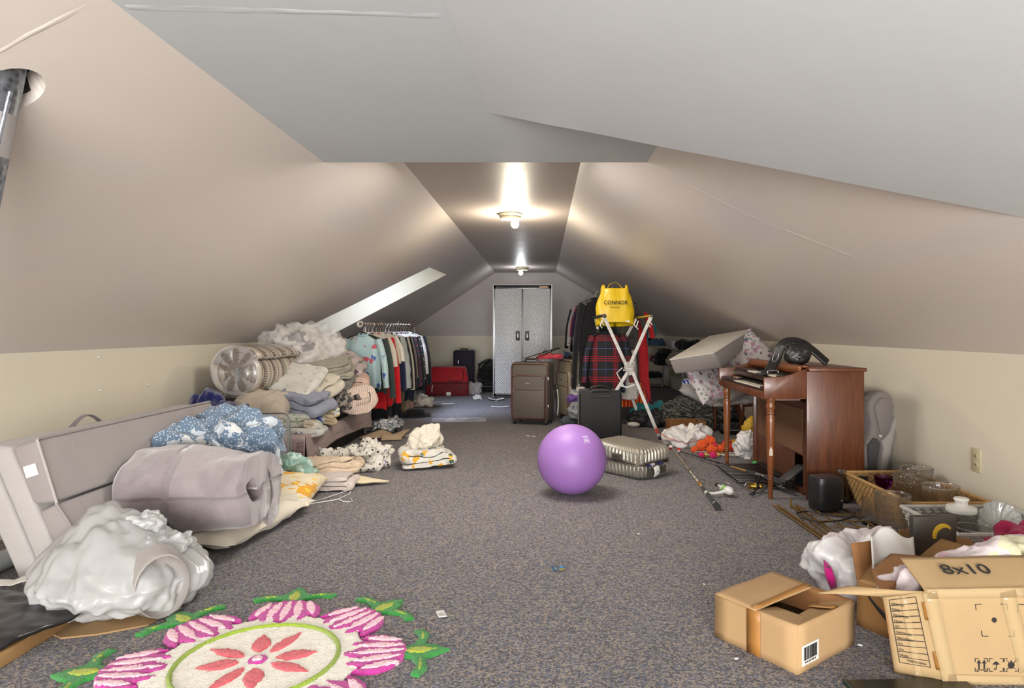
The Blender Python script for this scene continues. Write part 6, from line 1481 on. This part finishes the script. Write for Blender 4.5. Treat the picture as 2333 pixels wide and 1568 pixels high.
t = thing('wood_block', 'short brown wooden board in the grey basket left of the jar', 'wood', (1.965, 3.22, .09), .5); mesh('board', MB().box(0, 0, 0, .16, .05, .14), wood('6a4a32', '95704f', .5, (8, 20, 20)), t, bevel=.006); mesh('bark_edge', MB().box(0, -.0, .072, .155, .048, .006), plain('4a3424', .8), t, bevel=.002)
# black device, bottle, wire rack, cable
q = fl(1889, 1170)
t = thing('humidifier', 'black rounded plastic device standing on the brass wire rack', 'appliance', (q.x, q.y+.05, .022), .2)
DEV = plain('232427', .33)
mesh('housing', MB().grid(lambda u, v: (lambda c, s, k: Vector((.092*k*math.copysign(abs(c)**.55, c), .075*k*math.copysign(abs(s)**.55, s), .19*min(1, v*1.35) if v < .74 else .19*(1)-.0+.0)))(math.cos(2*PI*u), math.sin(2*PI*u), (.96+.04*min(1, v*6) if v < .62 else .995-.10*max(0, v-.62)/.12*.35 if v < .74 else max(0, .965-.965*(v-.74)/.26))), 56, 30, True), DEV, t, smooth=60, bevel=0)
mesh('base_ring', MB().lathe([(0, 0), (.08, 0), (.082, .008), (0, .01)], 30), BLACK, t)
mesh('indicator', MB().ball((.06, -.070, .055), .005, 8), STEEL, t); mesh('top_button', MB().lathe([(0, 0), (.006, 0), (.006, .003), (0, .003)], 12, Matrix.Translation((.045, -.035, .19))), BLACK, t)
q = fl(1917, 1143)
t = thing('glass_bottle', 'clear glass bottle with flared neck behind the black device', 'bottle', (q.x, q.y, 0)); mesh('glass_body', MB().lathe([(0, 0), (.05, 0), (.056, .01), (.054, .06), (.04, .115), (.02, .15), (.017, .175), (.024, .19), (.028, .198), (.022, .2), (.014, .176), (.017, .15), (.036, .113), (.05, .06), (.051, .014), (0, .008)], 36), GL, t); mesh('lip', MB().tube([(.0255*math.cos(2*PI*j/30), .0255*math.sin(2*PI*j/30), .198) for j in range(30)], .003, 6, True), GL, t)
t = thing('wire_rack', 'folded brass coloured wire rack lying on the carpet under the black device', 'rack', (1.45, 3.40, 0))
BR = plain('a8844a', .3, .75)
RK = Matrix.Rotation(-.0, 4, 'Z')
for k, x in enumerate((0, .028, .05, .085)): mesh('rail', MB().tube([(x+.0, .0-.02*(k == 3), .012), (x-.03+.06*(k > 1), .66, .016)], .006, 8), BR, t)
for k in range(5): mesh('cross_wire', MB().tube([(.09+.02*k, .62-.13*k, .010), (.42, .60-.13*k, .010)], .0035, 6), BR, t)
for k in range(4): mesh('long_wire', MB().tube([(.13+.085*k, .02+.04*k, .014), (.10+.085*k, .64, .014)], .0035, 6), BR, t)
mesh('end_post', MB().tube([(.08, .66, .0), (.08, .66, .06)], .006, 8), BR, t); mesh('end_post', MB().tube([(.30, .14, .0), (.30, .14, .05)], .005, 8), plain('c9b894', .4), t)
pts = [fl(1915, 1168), fl(1948, 1178), fl(1945, 1188), fl(1915, 1196), fl(1870, 1200), fl(1825, 1190), fl(1815, 1178), fl(1840, 1174), fl(1900, 1186), fl(1975, 1190)]
o = mesh('power_cable', MB().tube([p+V(0, 0, .024) for p in pts], .004, 6), BLACK); tag(o, 'thin black power cable winding over the brass wire rack', 'cable')
# ---------------------------------------------------------------- cartons, lower right
def quad(mb, a, b, c, d): return mb.add([a, b, c, d], [(0, 1, 2, 3)])
def card(name, pts, mat, par, th=.004, nu=10, sag=0, lift=0, smooth=40, rag=0, seed=0):
    """a cardboard sheet spanning four corners, slightly bowed"""
    a, b, c, d = [Vector(p) for p in pts]
    n = (b-a).cross(d-a).normalized()
    def fn(u, v):
        p = a.lerp(b, u).lerp(d.lerp(c, u), v); p += n*(sag*math.sin(PI*u)*math.sin(PI*v)+lift*v*v+.0025*fbm(p, 6, seed))
        if rag and v > .999: p += (a-d).normalized()*rag*(noise.noise(p*60))
        return p
    return mesh(name, MB().grid(fn, nu, nu), mat, par, smooth=smooth, solid=th)
LF, FR, RT = fl(1621, 1454), fl(1817, 1538), fl(1946, 1469)
hb = .154
t = thing('carton', 'small tan carton with barcode label and partly open flaps, nearest front right', 'box', tuple(FR))
u = (RT-FR); ul = u.length; u.normalize(); w = Vector((-u.y, u.x, 0)); wl = (LF-FR).dot(w)
def bp(a, b, z): return u*a+w*b+Vector((0, 0, z))
KB1 = kraft('b8976e'); KB2 = kraft('ab8a60')
for nm, a, b in (('front_wall', (0, 0), (0, wl)), ('right_wall', (0, 0), (ul, 0)), ('left_wall', (0, wl), (ul, wl)), ('back_wall', (ul, 0), (ul, wl))):
    card(nm, (bp(*a, 0), bp(*b, 0), bp(*b, hb), bp(*a, hb)), KB1, t, .004, 6)
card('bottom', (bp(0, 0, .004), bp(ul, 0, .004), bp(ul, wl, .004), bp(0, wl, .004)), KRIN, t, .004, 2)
# flaps: left one (hinged on the left wall) lies on top, the right ones sag inward
card('top_flap', (bp(-.005, wl, hb), bp(ul, wl, hb+.004), bp(ul-.03, wl*.42, hb+.012), bp(-.008, wl*.47, hb+.0)), KB1, t, .004, 12, -.004)
mesh('packing_tape', MB().grid(lambda a, b: bp(-.002+ul*.93*a, wl*(.50-.015*a)-.025*(b-.5), hb+.004+.012*a), 8, 2), TAPE, t, solid=.0012)
card('top_flap', (bp(0, .0, hb), bp(ul, 0, hb), bp(ul, wl*.30, hb-.028), bp(.10, wl*.24, hb-.025)), KB2, t, .004, 12, -.004)
card('top_flap', (bp(0, wl*.55, hb-.004), bp(0, 0, hb), bp(.12, .02, hb-.018), bp(.12, wl*.50, hb-.022)), KB1, t, .004, 12, .0)
card('top_flap', (bp(ul, 0, hb-.002), bp(ul, wl, hb-.002), bp(ul*.72, wl*.9, hb-.06), bp(ul*.70, wl*.1, hb-.05)), KRIN, t, .004, 8)
mesh('packing_tape', MB().grid(lambda a, b: bp(-.0035, wl*.50+.055*(a-.5)*1.0, hb*b), 2, 4), TAPE, t, solid=.001)
mesh('packing_tape', MB().grid(lambda a, b: bp(ul*(.62+.12*a), .005+.10*b, hb+.003-.03*b*.9), 2, 4), TAPE, t, solid=.001)
lab = mesh('shipping_label', MB().hexa([bp(.020, -.0025, .02), bp(.115, -.0025, .02), bp(.115, -.0035, .02), bp(.020, -.0035, .02), bp(.020, -.0025, .085), bp(.115, -.0025, .085), bp(.115, -.0035, .085), bp(.020, -.0035, .085)]), WHITE, t, smooth=0)
tag(lab, 'white barcode label')
bar = MB(); rd = random.Random(9); x = .030
while x < .104:
    wd = rd.choice((.0008, .0012, .002)); bar.hexa([bp(x, -.0036, .036), bp(x+wd, -.0036, .036), bp(x+wd, -.0042, .036), bp(x, -.0042, .036), bp(x, -.0036, .078), bp(x+wd, -.0036, .078), bp(x+wd, -.0042, .078), bp(x, -.0042, .078)]); x += wd+rd.choice((.0008, .0012, .0018))
o = mesh('barcode', bar, INK, lab, smooth=0); tag(o, kind='stuff')
text('06 41 237 905 18', .0085, INK, lab, bp(.067, -.0042, .029), (PI/2, 0, math.atan2(u.y, u.x)))
# large carton with the 8x10 print
t = thing('carton', 'large open carton marked 8x10 with taped corner and shipping symbols', 'box', (0, 0, 0))
YA = 2.042
A, A2 = Vector((1.251, YA, 0)), at(2109, 1349, YA); B, B2 = Vector((1.128, 2.11, 0)), at(2011, 1361, 2.10)
C, C2, E, E2 = Vector((1.40, 2.37, 0)), Vector((1.38, 2.37, .28)), Vector((1.85, 2.36, 0)), Vector((1.85, 2.36, .28)); D, D2 = Vector((1.85, YA, 0)), Vector((1.85, YA, .288))
KL = kraft('b39870')
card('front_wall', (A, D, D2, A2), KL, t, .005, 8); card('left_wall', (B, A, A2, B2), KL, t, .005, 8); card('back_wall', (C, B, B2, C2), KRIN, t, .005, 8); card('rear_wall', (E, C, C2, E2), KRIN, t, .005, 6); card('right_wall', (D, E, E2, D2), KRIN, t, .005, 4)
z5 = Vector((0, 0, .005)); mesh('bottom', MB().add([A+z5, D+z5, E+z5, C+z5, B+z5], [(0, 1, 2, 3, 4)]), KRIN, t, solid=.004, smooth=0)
YT = 2.186
card('top_flap', (A2, D2, Vector((1.86, YT, H-(1264-CY)*YT/F)), at(2051, 1272, YT)), KL, t, .005, 10, .003)
card('top_flap', (B2+Vector((0, 0, .002)), A2, at(1933, 1337, 2.14), flz(1862, 1351, .25)), KL, t, .005, 10, .0)
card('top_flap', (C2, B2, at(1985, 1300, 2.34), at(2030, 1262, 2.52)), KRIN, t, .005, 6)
RYZ = (PI/2, 0, 0)
nf = (D-A).cross(A2-A).normalized()
def fpt(px, py): q = at(px, py, YA-.0035); return q
tl = (at(2051, 1272, YT)-A2).normalized(); ang = math.atan2(tl.z, tl.y)
def flapp(fx, k): return A2.lerp(at(2051, 1272, YT), k)+Vector((fx, 0, 0))
text('8x10', .062, INK, t, tuple(flapp(.172, .55)+Vector((0, -.005, .012))), (ang, 0, .03), sx=1.3, ext=.001)
def fbar(p, q, wd=.0022, nm='printed_bracket'):
    a, b = fpt(*p), fpt(*q); return (a, b)
def printed(nm, segs, wd=.0022, par=t):
    mb = MB()
    for p, q in segs: mb.bar(fpt(*p), fpt(*q), wd, .0012, up=(0, 1, 0))
    return mesh(nm, mb, INK, par, smooth=0)
printed('printed_brackets', [((2222, 1377), (2237, 1377)), ((2222, 1377), (2224, 1391)), ((2280, 1377), (2294, 1377)), ((2294, 1377), (2296, 1390)), ((2236, 1437), (2238, 1450)), ((2238, 1450), (2252, 1450)), ((2310, 1436), (2311, 1450)), ((2298, 1450), (2311, 1450)), ((2318, 1378), (2333, 1378)), ((2318, 1378), (2319, 1396))])
mesh('printed_dot', MB().lathe([(0, 0), (.0078, 0), (.0078, .0012), (0, .0012)], 20, Matrix.Translation(fpt(2265, 1413)) @ Matrix.Rotation(PI/2, 4, 'X')), INK, t)
def icon_frame(x0, x1, y0=1501, y1=1530):
    g = 8; return [((x0, y0), (x0+g, y0)), ((x0, y0), (x0, y0+g)), ((x1-g, y0), (x1, y0)), ((x1, y0), (x1, y0+g)), ((x0, y1), (x0+g, y1)), ((x0, y1-g), (x0, y1)), ((x1-g, y1), (x1, y1)), ((x1, y1-g), (x1, y1))]
printed('icon_frames', icon_frame(2222, 2250)+icon_frame(2254, 2286)+icon_frame(2288, 2320), .0014)
def fpoly(nm, pts): 
    q = [fpt(*p) for p in pts]; n = len(q); back = [v+Vector((0, .0012, 0)) for v in q]
    return mesh(nm, MB().add(q+back, [tuple(range(n)), tuple(range(2*n-1, n-1, -1))]+[(i, (i+1) % n, n+(i+1) % n, n+i) for i in range(n)]), INK, t, smooth=0)
for x in (2231, 2243): fpoly('arrow_icon', [(x, 1504), (x+5, 1512), (x+1.6, 1512), (x+1.6, 1525), (x-1.6, 1525), (x-1.6, 1512), (x-5, 1512)])
printed('icon_baseline', [((2226, 1527), (2248, 1527))], .002)
fpoly('umbrella_icon', [(2261+18*i/8, 1516-8*math.sin(PI*i/8)) for i in range(9)]+[(2276, 1513.5), (2273, 1516), (2270, 1513.5), (2267, 1516), (2264, 1513.5)])
printed('umbrella_handle', [((2270, 1509), (2270, 1525)), ((2270, 1525), (2266, 1526)), ((2266, 1526), (2265.5, 1523))], .0018)
fpoly('flame_icon', [(2304, 1504), (2308, 1511), (2311, 1509), (2312, 1517), (2308, 1524), (2300, 1524), (2296, 1517), (2298, 1510), (2300, 1513)])
printed('cross_out', [((2293, 1504), (2316, 1527)), ((2316, 1504), (2293, 1527))], .0016)
# printed table on the left wall
def lw(a, b): 
    p = B.lerp(A, a).lerp(B2.lerp(A2, a), b); n = (A-B).cross(B2-B).normalized(); return p+n*(-.0035 if n.y > 0 else .0035)
nlw = (A-B).cross(B2-B).normalized(); nlw = nlw if nlw.y < 0 else -nlw
tb = MB(); rows = 12
for i in range(rows): tb.bar(lw(.14, .96-.80*i/(rows-1)), lw(.76, .965-.80*i/(rows-1)), .0016, .001, up=(0, 1, 0))
for a in (.14, .76): tb.bar(lw(a, .96), lw(a, .16), .0016, .001, up=(0, 1, 0))
mesh('printed_table', tb, INK, t, smooth=0)
for i, s in enumerate(('ORDER NO.', 'MODEL', 'DESCRIPTION', 'COLOR', 'QTY', 'CARTON NO.', 'MEASUREMENT', 'N.W.', 'G.W.', 'ORIGIN')):
    q = lw(.17, .945-.80*(i+.5)/(rows-1)+.01); text(s, .0095, INK, t, tuple(q+nlw*.003), (PI/2+.14, 0, -.505), 'lettering', 'LEFT', .0004, .75)
text('MADE IN CHINA', .009, INK, t, tuple(lw(.50, .20)+nlw*.003), (PI/2+.14, 0, -.505), ext=.0004, sx=.8)
CT = film((.66, .50, .28, 1), .62, .08, 'carton_tape', .1)
def strip(nm, p, q, wd): 
    mb = MB(); a, b = fpt(*p), fpt(*q); d = (b-a).normalized(); s = Vector((d.z, 0, -d.x))*wd/2
    return mesh(nm, mb.grid(lambda u_, v_: a.lerp(b, u_)+s*(v_*2-1)+Vector((0, -.001, 0)), 8, 2), CT, t, solid=.0008)
strip('packing_tape', (2118, 1349), (2165, 1558), .045); strip('packing_tape', (2295, 1347), (2340, 1530), .05); strip('packing_tape', (2112, 1354), (2340, 1350), .03); strip('packing_tape', (2160, 1548), (2340, 1552), .03)
mesh('packing_tape', MB().grid(lambda a, b: lw(.40+.16*a, b)*1.0, 2, 8), CT, t, solid=.0008)
for k in (.25, .80): mesh('packing_tape', MB().grid(lambda a, b: lw(.86+.14*a, k-.10+.2*b), 2, 4), TAPE, t, solid=.0008)
# carton with curved arrow print behind it
t = thing('carton', 'brown carton with black curved arrow print, half hidden behind the 8x10 carton', 'box', (0, 0, 0))
P0 = fl(1953, 1424); d1 = Vector((.5, -.866, 0)); d2 = Vector((.866, .5, 0)); q1 = P0+d1*.165; q3 = P0+d2*.36; q2 = q1+d2*.36; hz = .165; Z = Vector((0, 0, hz))
for nm, a, b in (('front_wall', P0, q1), ('right_wall', q1, q2), ('back_wall', q3, P0), ('rear_wall', q2, q3)): card(nm, (a, b, b+Z, a+Z), KR2, t, .004, 5)
mesh('bottom', MB().add([P0+z5, q1+z5, q2+z5, q3+z5], [(0, 1, 2, 3)]), KRIN, t, solid=.004, smooth=0)
card('top_flap', (P0+Z, q3+Z, q3+Z+Vector((-.02, .03, .10)), P0+Z+Vector((-.005, .04, .125))), KRIN, t, .004, 8)
card('top_flap', (q1+Z, P0+Z, P0+Z+Vector((.10, .10, .05)), q1+Z+Vector((.10, .06, .045))), KR, t, .004, 8)
card('top_flap', (q3+Z, q2+Z, q2+Z+Vector((.08, .10, .09)), q3+Z+Vector((.05, .12, .10))), KR, t, .004, 8)
nn = d2*-1
def sw(a, b): return P0+d1*(.165*a)+Vector((0, 0, hz*b))+nn*.003
pts = [sw(.20+.8*i/12, .86-.62*(i/12)**.75) for i in range(13)]
def arrow(u_, v_):
    i = min(int(u_*12), 11); k = u_*12-i; p = pts[i].lerp(pts[i+1], k); return p+Vector((0, 0, 1))*(.004+.012*u_)*(v_*2-1)
tag(mesh('curved_arrow', MB().grid(arrow, 24, 2), INK, t, solid=.001), 'black curved arrow print')
mesh('black_tape', MB().grid(lambda a, b: sw(.86+.14*a, .05+.95*b), 2, 4), plain('26221f', .3), t, solid=.001)
text('po', .03, plain('8fc7d8', .5), t, tuple(sw(.93, .14)+nn*.002), (PI/2, 0, -PI/3), ext=.0005)
# things in and around the cartons
TIE = cloth('cfc2c4', ('blot', 5, .56, 'cba9b2'), ('blot', 6, .62, 'cbc6a6'), bs=300, rough=.75)
o = blob('garment', (1.56, 2.27, .14), (.23, .062, .115), TIE, .0, amp=.22, wr=.14, wf=3.5, seed=170, sub=5, flat=.95); tag(o, 'pink and cream tie-dyed cloth filling the 8x10 carton', 'cloth')
o = blob('garment', (1.245, 2.22, .16), (.085, .07, .075), TIE, .4, amp=.25, wr=.2, wf=3.5, seed=171, sub=5); tag(o, 'pink tie-dyed cloth bulging out at the left corner of the 8x10 carton', 'cloth')
PINKW = NT('white_sack'); PINKW.set(col=PINKW.ramp(PINKW.noise(4, 3).outputs[0], [(.45, sr('dcdbdc')), (.7, sr('d8c0c8'))]), rough=.35); PINKW.bump(PINKW.noise(10, 4).outputs[0], .4, .012)
t = thing('plastic_bag', 'white torn plastic sack showing magenta cloth, left of the cartons', 'bag', (1.295, 2.74, 0), 0)
blob('bag_body', (0, 0, 0), (.17, .14, .135), PINKW.m, .25, p=2.2, amp=.22, f=3, wr=.12, wf=3.5, seed=172, sub=6, parent=t, shape=lambda q, R: Vector((q.x+.10*max(0, q.z), q.y, q.z+.03*(q.x > 0)*q.x/R.x)))
mc = [at(1876, 1275, 2.60), at(1893, 1292, 2.585), at(1903, 1318, 2.58), at(1908, 1345, 2.58), at(1892, 1342, 2.585), at(1880, 1312, 2.585)]
mo = sum(mc, Vector())/6; mb = MB().add([p-Vector((1.295, 2.74, 0)) for p in mc]+[mo+Vector((0, -.02, 0))-Vector((1.295, 2.74, 0))], [(k, (k+1) % 6, 6) for k in range(6)])
o = mesh('magenta_cloth', mb, cloth('c2187c', ('petal', 60, .3, '2f3a2a', .3), bs=300), t, solid=.006, smooth=70); tag(o, 'magenta floral cloth showing through the tear')
o = mesh('poly_mailer', MB().grid(lambda a, b: Vector((.20*(a-.5)+.05*(b-.5), .05*(b-.5)+.02*math.sin(a*5), .14*(b)-.05*abs(a-.6)+.015*math.sin(a*9+b*4))), 20, 16), plain('dedcd8', .4), None, (1.325, 2.50, .20), (-.25, .25, .35), smooth=70, solid=.006); tag(o, 'white poly mailer sticking out of the arrow-printed carton', 'mailer')
t = thing('dark_packet', 'dark brown packet with yellow crescent print standing in the carton pile', 'packet', (1.575, 2.66, .15), .12)
mesh('packet_body', MB().box(0, 0, .10, .19, .03, .20), plain('37302a', .5), t, bevel=.006)
cres = [(.045*math.cos(a), .045*math.sin(a)) for a in [PI*.05+i*PI*.9/10 for i in range(11)]]+[(.035*math.cos(a)+.004, .030*math.sin(a)-.006) for a in [PI*.95-i*PI*.9/10 for i in range(11)]]
mesh('crescent_print', MB().prism(cres, 0, .001, Matrix.Translation((.03, -.0165, .125)) @ Matrix.Rotation(PI/2, 4, 'X') @ Matrix.Rotation(.5, 4, 'Z')), plain('cfa82a', .5), t, smooth=0)
for i, (px, py, Y, a, lab) in enumerate(((2085, 1222, 2.78, .3, 'cardboard flap corner sticking up behind the dark packet'), (2180, 1236, 2.72, -.2, 'cardboard flap sticking up right of the dark packet'))):
    q = at(px, py, Y); o = mesh('cardboard_piece', MB().grid(lambda u_, v_: Vector((.13*(u_-.5), .02*v_, -q.z+(q.z+.03)*v_-.02*u_*v_)), 4, 4), KR, None, tuple(q), (0, 0, a), solid=.004, smooth=0); tag(o, lab, 'cardboard')
o = blob('garment', (1.93, 2.66, 0), (.09, .10, .16), cloth('8d1240', bs=300), 0, amp=.2, wr=.15, seed=174, sub=5); tag(o, 'magenta cloth at the right edge behind the cartons', 'cloth')
o = blob('garment', (1.84, 2.56, 0), (.07, .05, .13), cloth('c4541f', bs=300), 0, amp=.2, wr=.15, seed=175, sub=4); tag(o, 'small orange cloth under the magenta cloth at the right edge', 'cloth')
t = thing('folder', 'dark green flat folder on the carpet at the bottom edge', 'folder', (1.03, 1.90, 0), .06)
mesh('cover', MB().box(.10, .02, .006, .38, .26, .010), plain('16201f', .35), t, bevel=.002); mesh('spine', MB().box(-.085, .02, .007, .012, .262, .013), plain('1d3a38', .35), t, bevel=.002)
# ---------------------------------------------------------------- flower rug
RCX, RCY = (587-CX)/F*2.168, 2.168
t = thing('flower_rug', 'round shaggy rug with pink lotus flowers and green leaves in the near foreground', 'rug', (RCX, RCY, 0), math.radians(8))
def pile(c1, c2):
    n = NT('shag_pile'); n.set(col=n.mix(n.noise(150, 2).outputs[0], sr1(c1), sr1(c2)), rough=.95, sheen=.3, spec=.1); n.bump(n.noise(190, 2).outputs[0], .9, .008); return n.m
RW_, RPK, RMG, RRD, RGN, RLM, ROL = pile('d3cdc0', 'f0ebe0'), pile('d9a3b1', 'f5ced8'), pile('9c2479', 'c9469f'), pile('b8404b', 'dc6a72'), pile('1c6a2c', '38933f'), pile('7a8a1e', 'b4bd3a'), pile('6f8a22', '98ad3a')
def pad(name, poly, h, mat, par, res=.011, z0=.001, rough=.0035, seed=0):
    V_, T_, nb = pad_poly(poly, res); mb = MB(); vs = []
    inn = [Vector(p) for p in poly]
    for i, p in enumerate(V_):
        e = 0 if i < nb else 1; q = Vector((p.x, p.y, 0))
        vs.append((p.x+(noise.noise(q*90)*.002 if e else noise.noise(q*70)*.004), p.y+(noise.noise(q*90+V(5, 0, 0))*.002 if e else noise.noise(q*70+V(5, 0, 0))*.004), z0+(h*(.55 if not e else 1)+rough*noise.noise(q*120+V(0, 0, seed)))))
    k = len(vs); mb.add(vs, [tuple(f) for f in T_]); mb.add([(x, y, 0) for x, y, z in vs[:nb]], []);
    mb.f += [(i, (i+1) % nb, k+(i+1) % nb, k+i) for i in range(nb)]; mb.mi += [0]*nb
    return mesh(name, mb, mat, par, smooth=60)
def polar(r, a): return (r*math.cos(a), r*math.sin(a))
base = []
for i in range(160):
    a = 2*PI*i/160; k = (math.cos(8*a)+1)/2
    base.append(polar(.335+.085*k**1.5, a))
pad('white_pile', base, .010, RW_, t, .014)
ringp = [polar(.262, 2*PI*i/72) for i in range(72)]
mb = MB(); mb.tube([(x, y, .012) for x, y in [polar(.255, 2*PI*i/90) for i in range(90)]], [.0085+.002*noise.noise(Vector((i*.7, 0, 0))) for i in range(90)], 8, True)
mesh('green_ring', mb, ROL, t)
for k in range(8):
    a0 = k*PI/4+.20+(.08 if k % 2 else -.04); wd = .024 if k % 2 else .031; r1 = .208 if k % 2 else .188
    poly = []
    for j in range(13):
        s = j/12; poly.append((.055+(r1-.055)*s, wd*math.sin(PI*s**.8)*(1 if s < 1 else 0)))
    poly = poly+[(x, -y) for x, y in poly[-2:0:-1]]
    poly = [(x*math.cos(a0)-y*math.sin(a0), x*math.sin(a0)+y*math.cos(a0)) for x, y in poly]
    pad('red_petal', poly, .008, RRD, t, .009, .008)
pad('flower_eye', [polar(.030, 2*PI*i/20) for i in range(20)], .009, RMG, t, .008, .008)
pad('flower_eye_centre', [polar(.018, 2*PI*i/16) for i in range(16)], .012, RPK, t, .008, .010)
def rotp(P, a): return [(x*math.cos(a)-y*math.sin(a), x*math.sin(a)+y*math.cos(a)) for x, y in P]
FL = [(.475, -.045), (.485, 0), (.475, .045), (.445, .095), (.40, .125), (.345, .130), (.315, .118), (.345, .095), (.300, .078), (.285, .060), (.335, .045), (.290, .025), (.270, .0), (.290, -.02), (.335, -.040), (.285, -.060), (.30, -.078), (.345, -.095), (.315, -.118), (.345, -.130), (.40, -.125), (.445, -.095)]
def petal_shape(y0, y1, x0, x1, w):
    P = []
    for j in range(11):
        s = j/10; P.append((x0+(x1-x0)*s, y0+(y1-y0)*s+w*math.sin(PI*min(1, s*.95+.03))**.7))
    Q_ = [(x0+(x1-x0)*s, y0+(y1-y0)*s-w*math.sin(PI*min(1, s*.95+.03))**.7) for s in [j/10 for j in range(10, -1, -1)]]
    return P+Q_
LV = [(.455, 0), (.47, .03), (.50, .045), (.52, .10), (.50, .15), (.53, .165), (.555, .12), (.545, .05), (.58, .035), (.625, .0), (.58, -.035), (.545, -.05), (.555, -.12), (.53, -.165), (.50, -.15), (.52, -.10), (.50, -.045), (.47, -.03)]
for k in range(8):
    a = k*PI/4
    fl_ = pad('lotus', rotp(FL, a), .013, RMG, t, .011, .001, seed=k)
    for (y0, y1, x0, x1, w_) in ((-.072, -.104, .462, .342, .0185), (-.032, -.054, .470, .312, .0185), (.004, .0, .474, .290, .0165), (.038, .054, .470, .312, .0185), (.076, .104, .460, .342, .0185)):
        pad('pink_petal', rotp(petal_shape(y0, y1, x0, x1, w_), a), .009, RPK, fl_, .009, .008, seed=k)
    lf = pad('leaf', rotp(LV, a), .010, RGN, t, .010, .001, seed=k)
    pad('leaf_centre', rotp([(.475, 0), (.50, .022), (.54, .022), (.585, 0), (.54, -.022), (.50, -.022)], a), .008, RLM, lf, .009, .006)
    for s in (1, -1): pad('leaf_centre', rotp([(.528, s*.055), (.535, s*.06), (.538, s*.11), (.528, s*.145), (.524, s*.10)], a), .007, RLM, lf, .008, .006)
# ---------------------------------------------------------------- bits on the open carpet
p = fl(1006, 1402); t = thing('paper_tag', 'white printed paper tag on the carpet near the rug', 'tag', (p.x, p.y, .001), .35)
mesh('paper', MB().grid(lambda a, b: Vector(((a-.5)*.034, (b-.5)*.062, .002+.003*(b-.5)**2*4)), 3, 6), WHITE, t, solid=.0012)
for k in range(4): mesh('print_line', MB().box(-.002, .012-.009*k, .0036, .02, .0016, .0004), plain('6a6762', .6), t, smooth=0)
p = fl(1272, 1299); t = thing('hair_tie', 'small blue and gold twisted hair tie in the open carpet', 'hair tie', (p.x, p.y, 0), .2)
mesh('band', MB().tube([(.028*math.cos(a*PI/10)*(1+.15*math.sin(3*a)), .013*math.sin(a*PI/10), .008+.004*math.sin(a)) for a in range(20)], .006, 8, True), cloth('27557a', ('blot', 60, .55, '8a7a3a')), t)
mesh('bow', MB().ball((.016, .0, .012), .010, 10, (1.3, .8, .8)), plain('3a6f96', .5), t); mesh('bead', MB().ball((-.016, -.004, .010), .007, 10), plain('a88f3a', .3, .5), t)
for px, py, lab in ((1455, 1218, 'white lint speck left of the brass rack, upper'), (1604, 1333, 'white lint speck left of the small tan carton'), (1678, 1503, 'white lint scrap left of the small tan carton bottom'), (1960, 1472, 'white lint scrap right of the small tan carton'), (703, 1356, 'white thread scrap above the rug leaf')):
    p = fl(px, py); o = mesh('lint', MB().ball((0, 0, .003), .006, 8, (1.6, .8, .5)), PAPER, None, (p.x, p.y, 0), (0, 0, px)); tag(o, lab, 'lint')
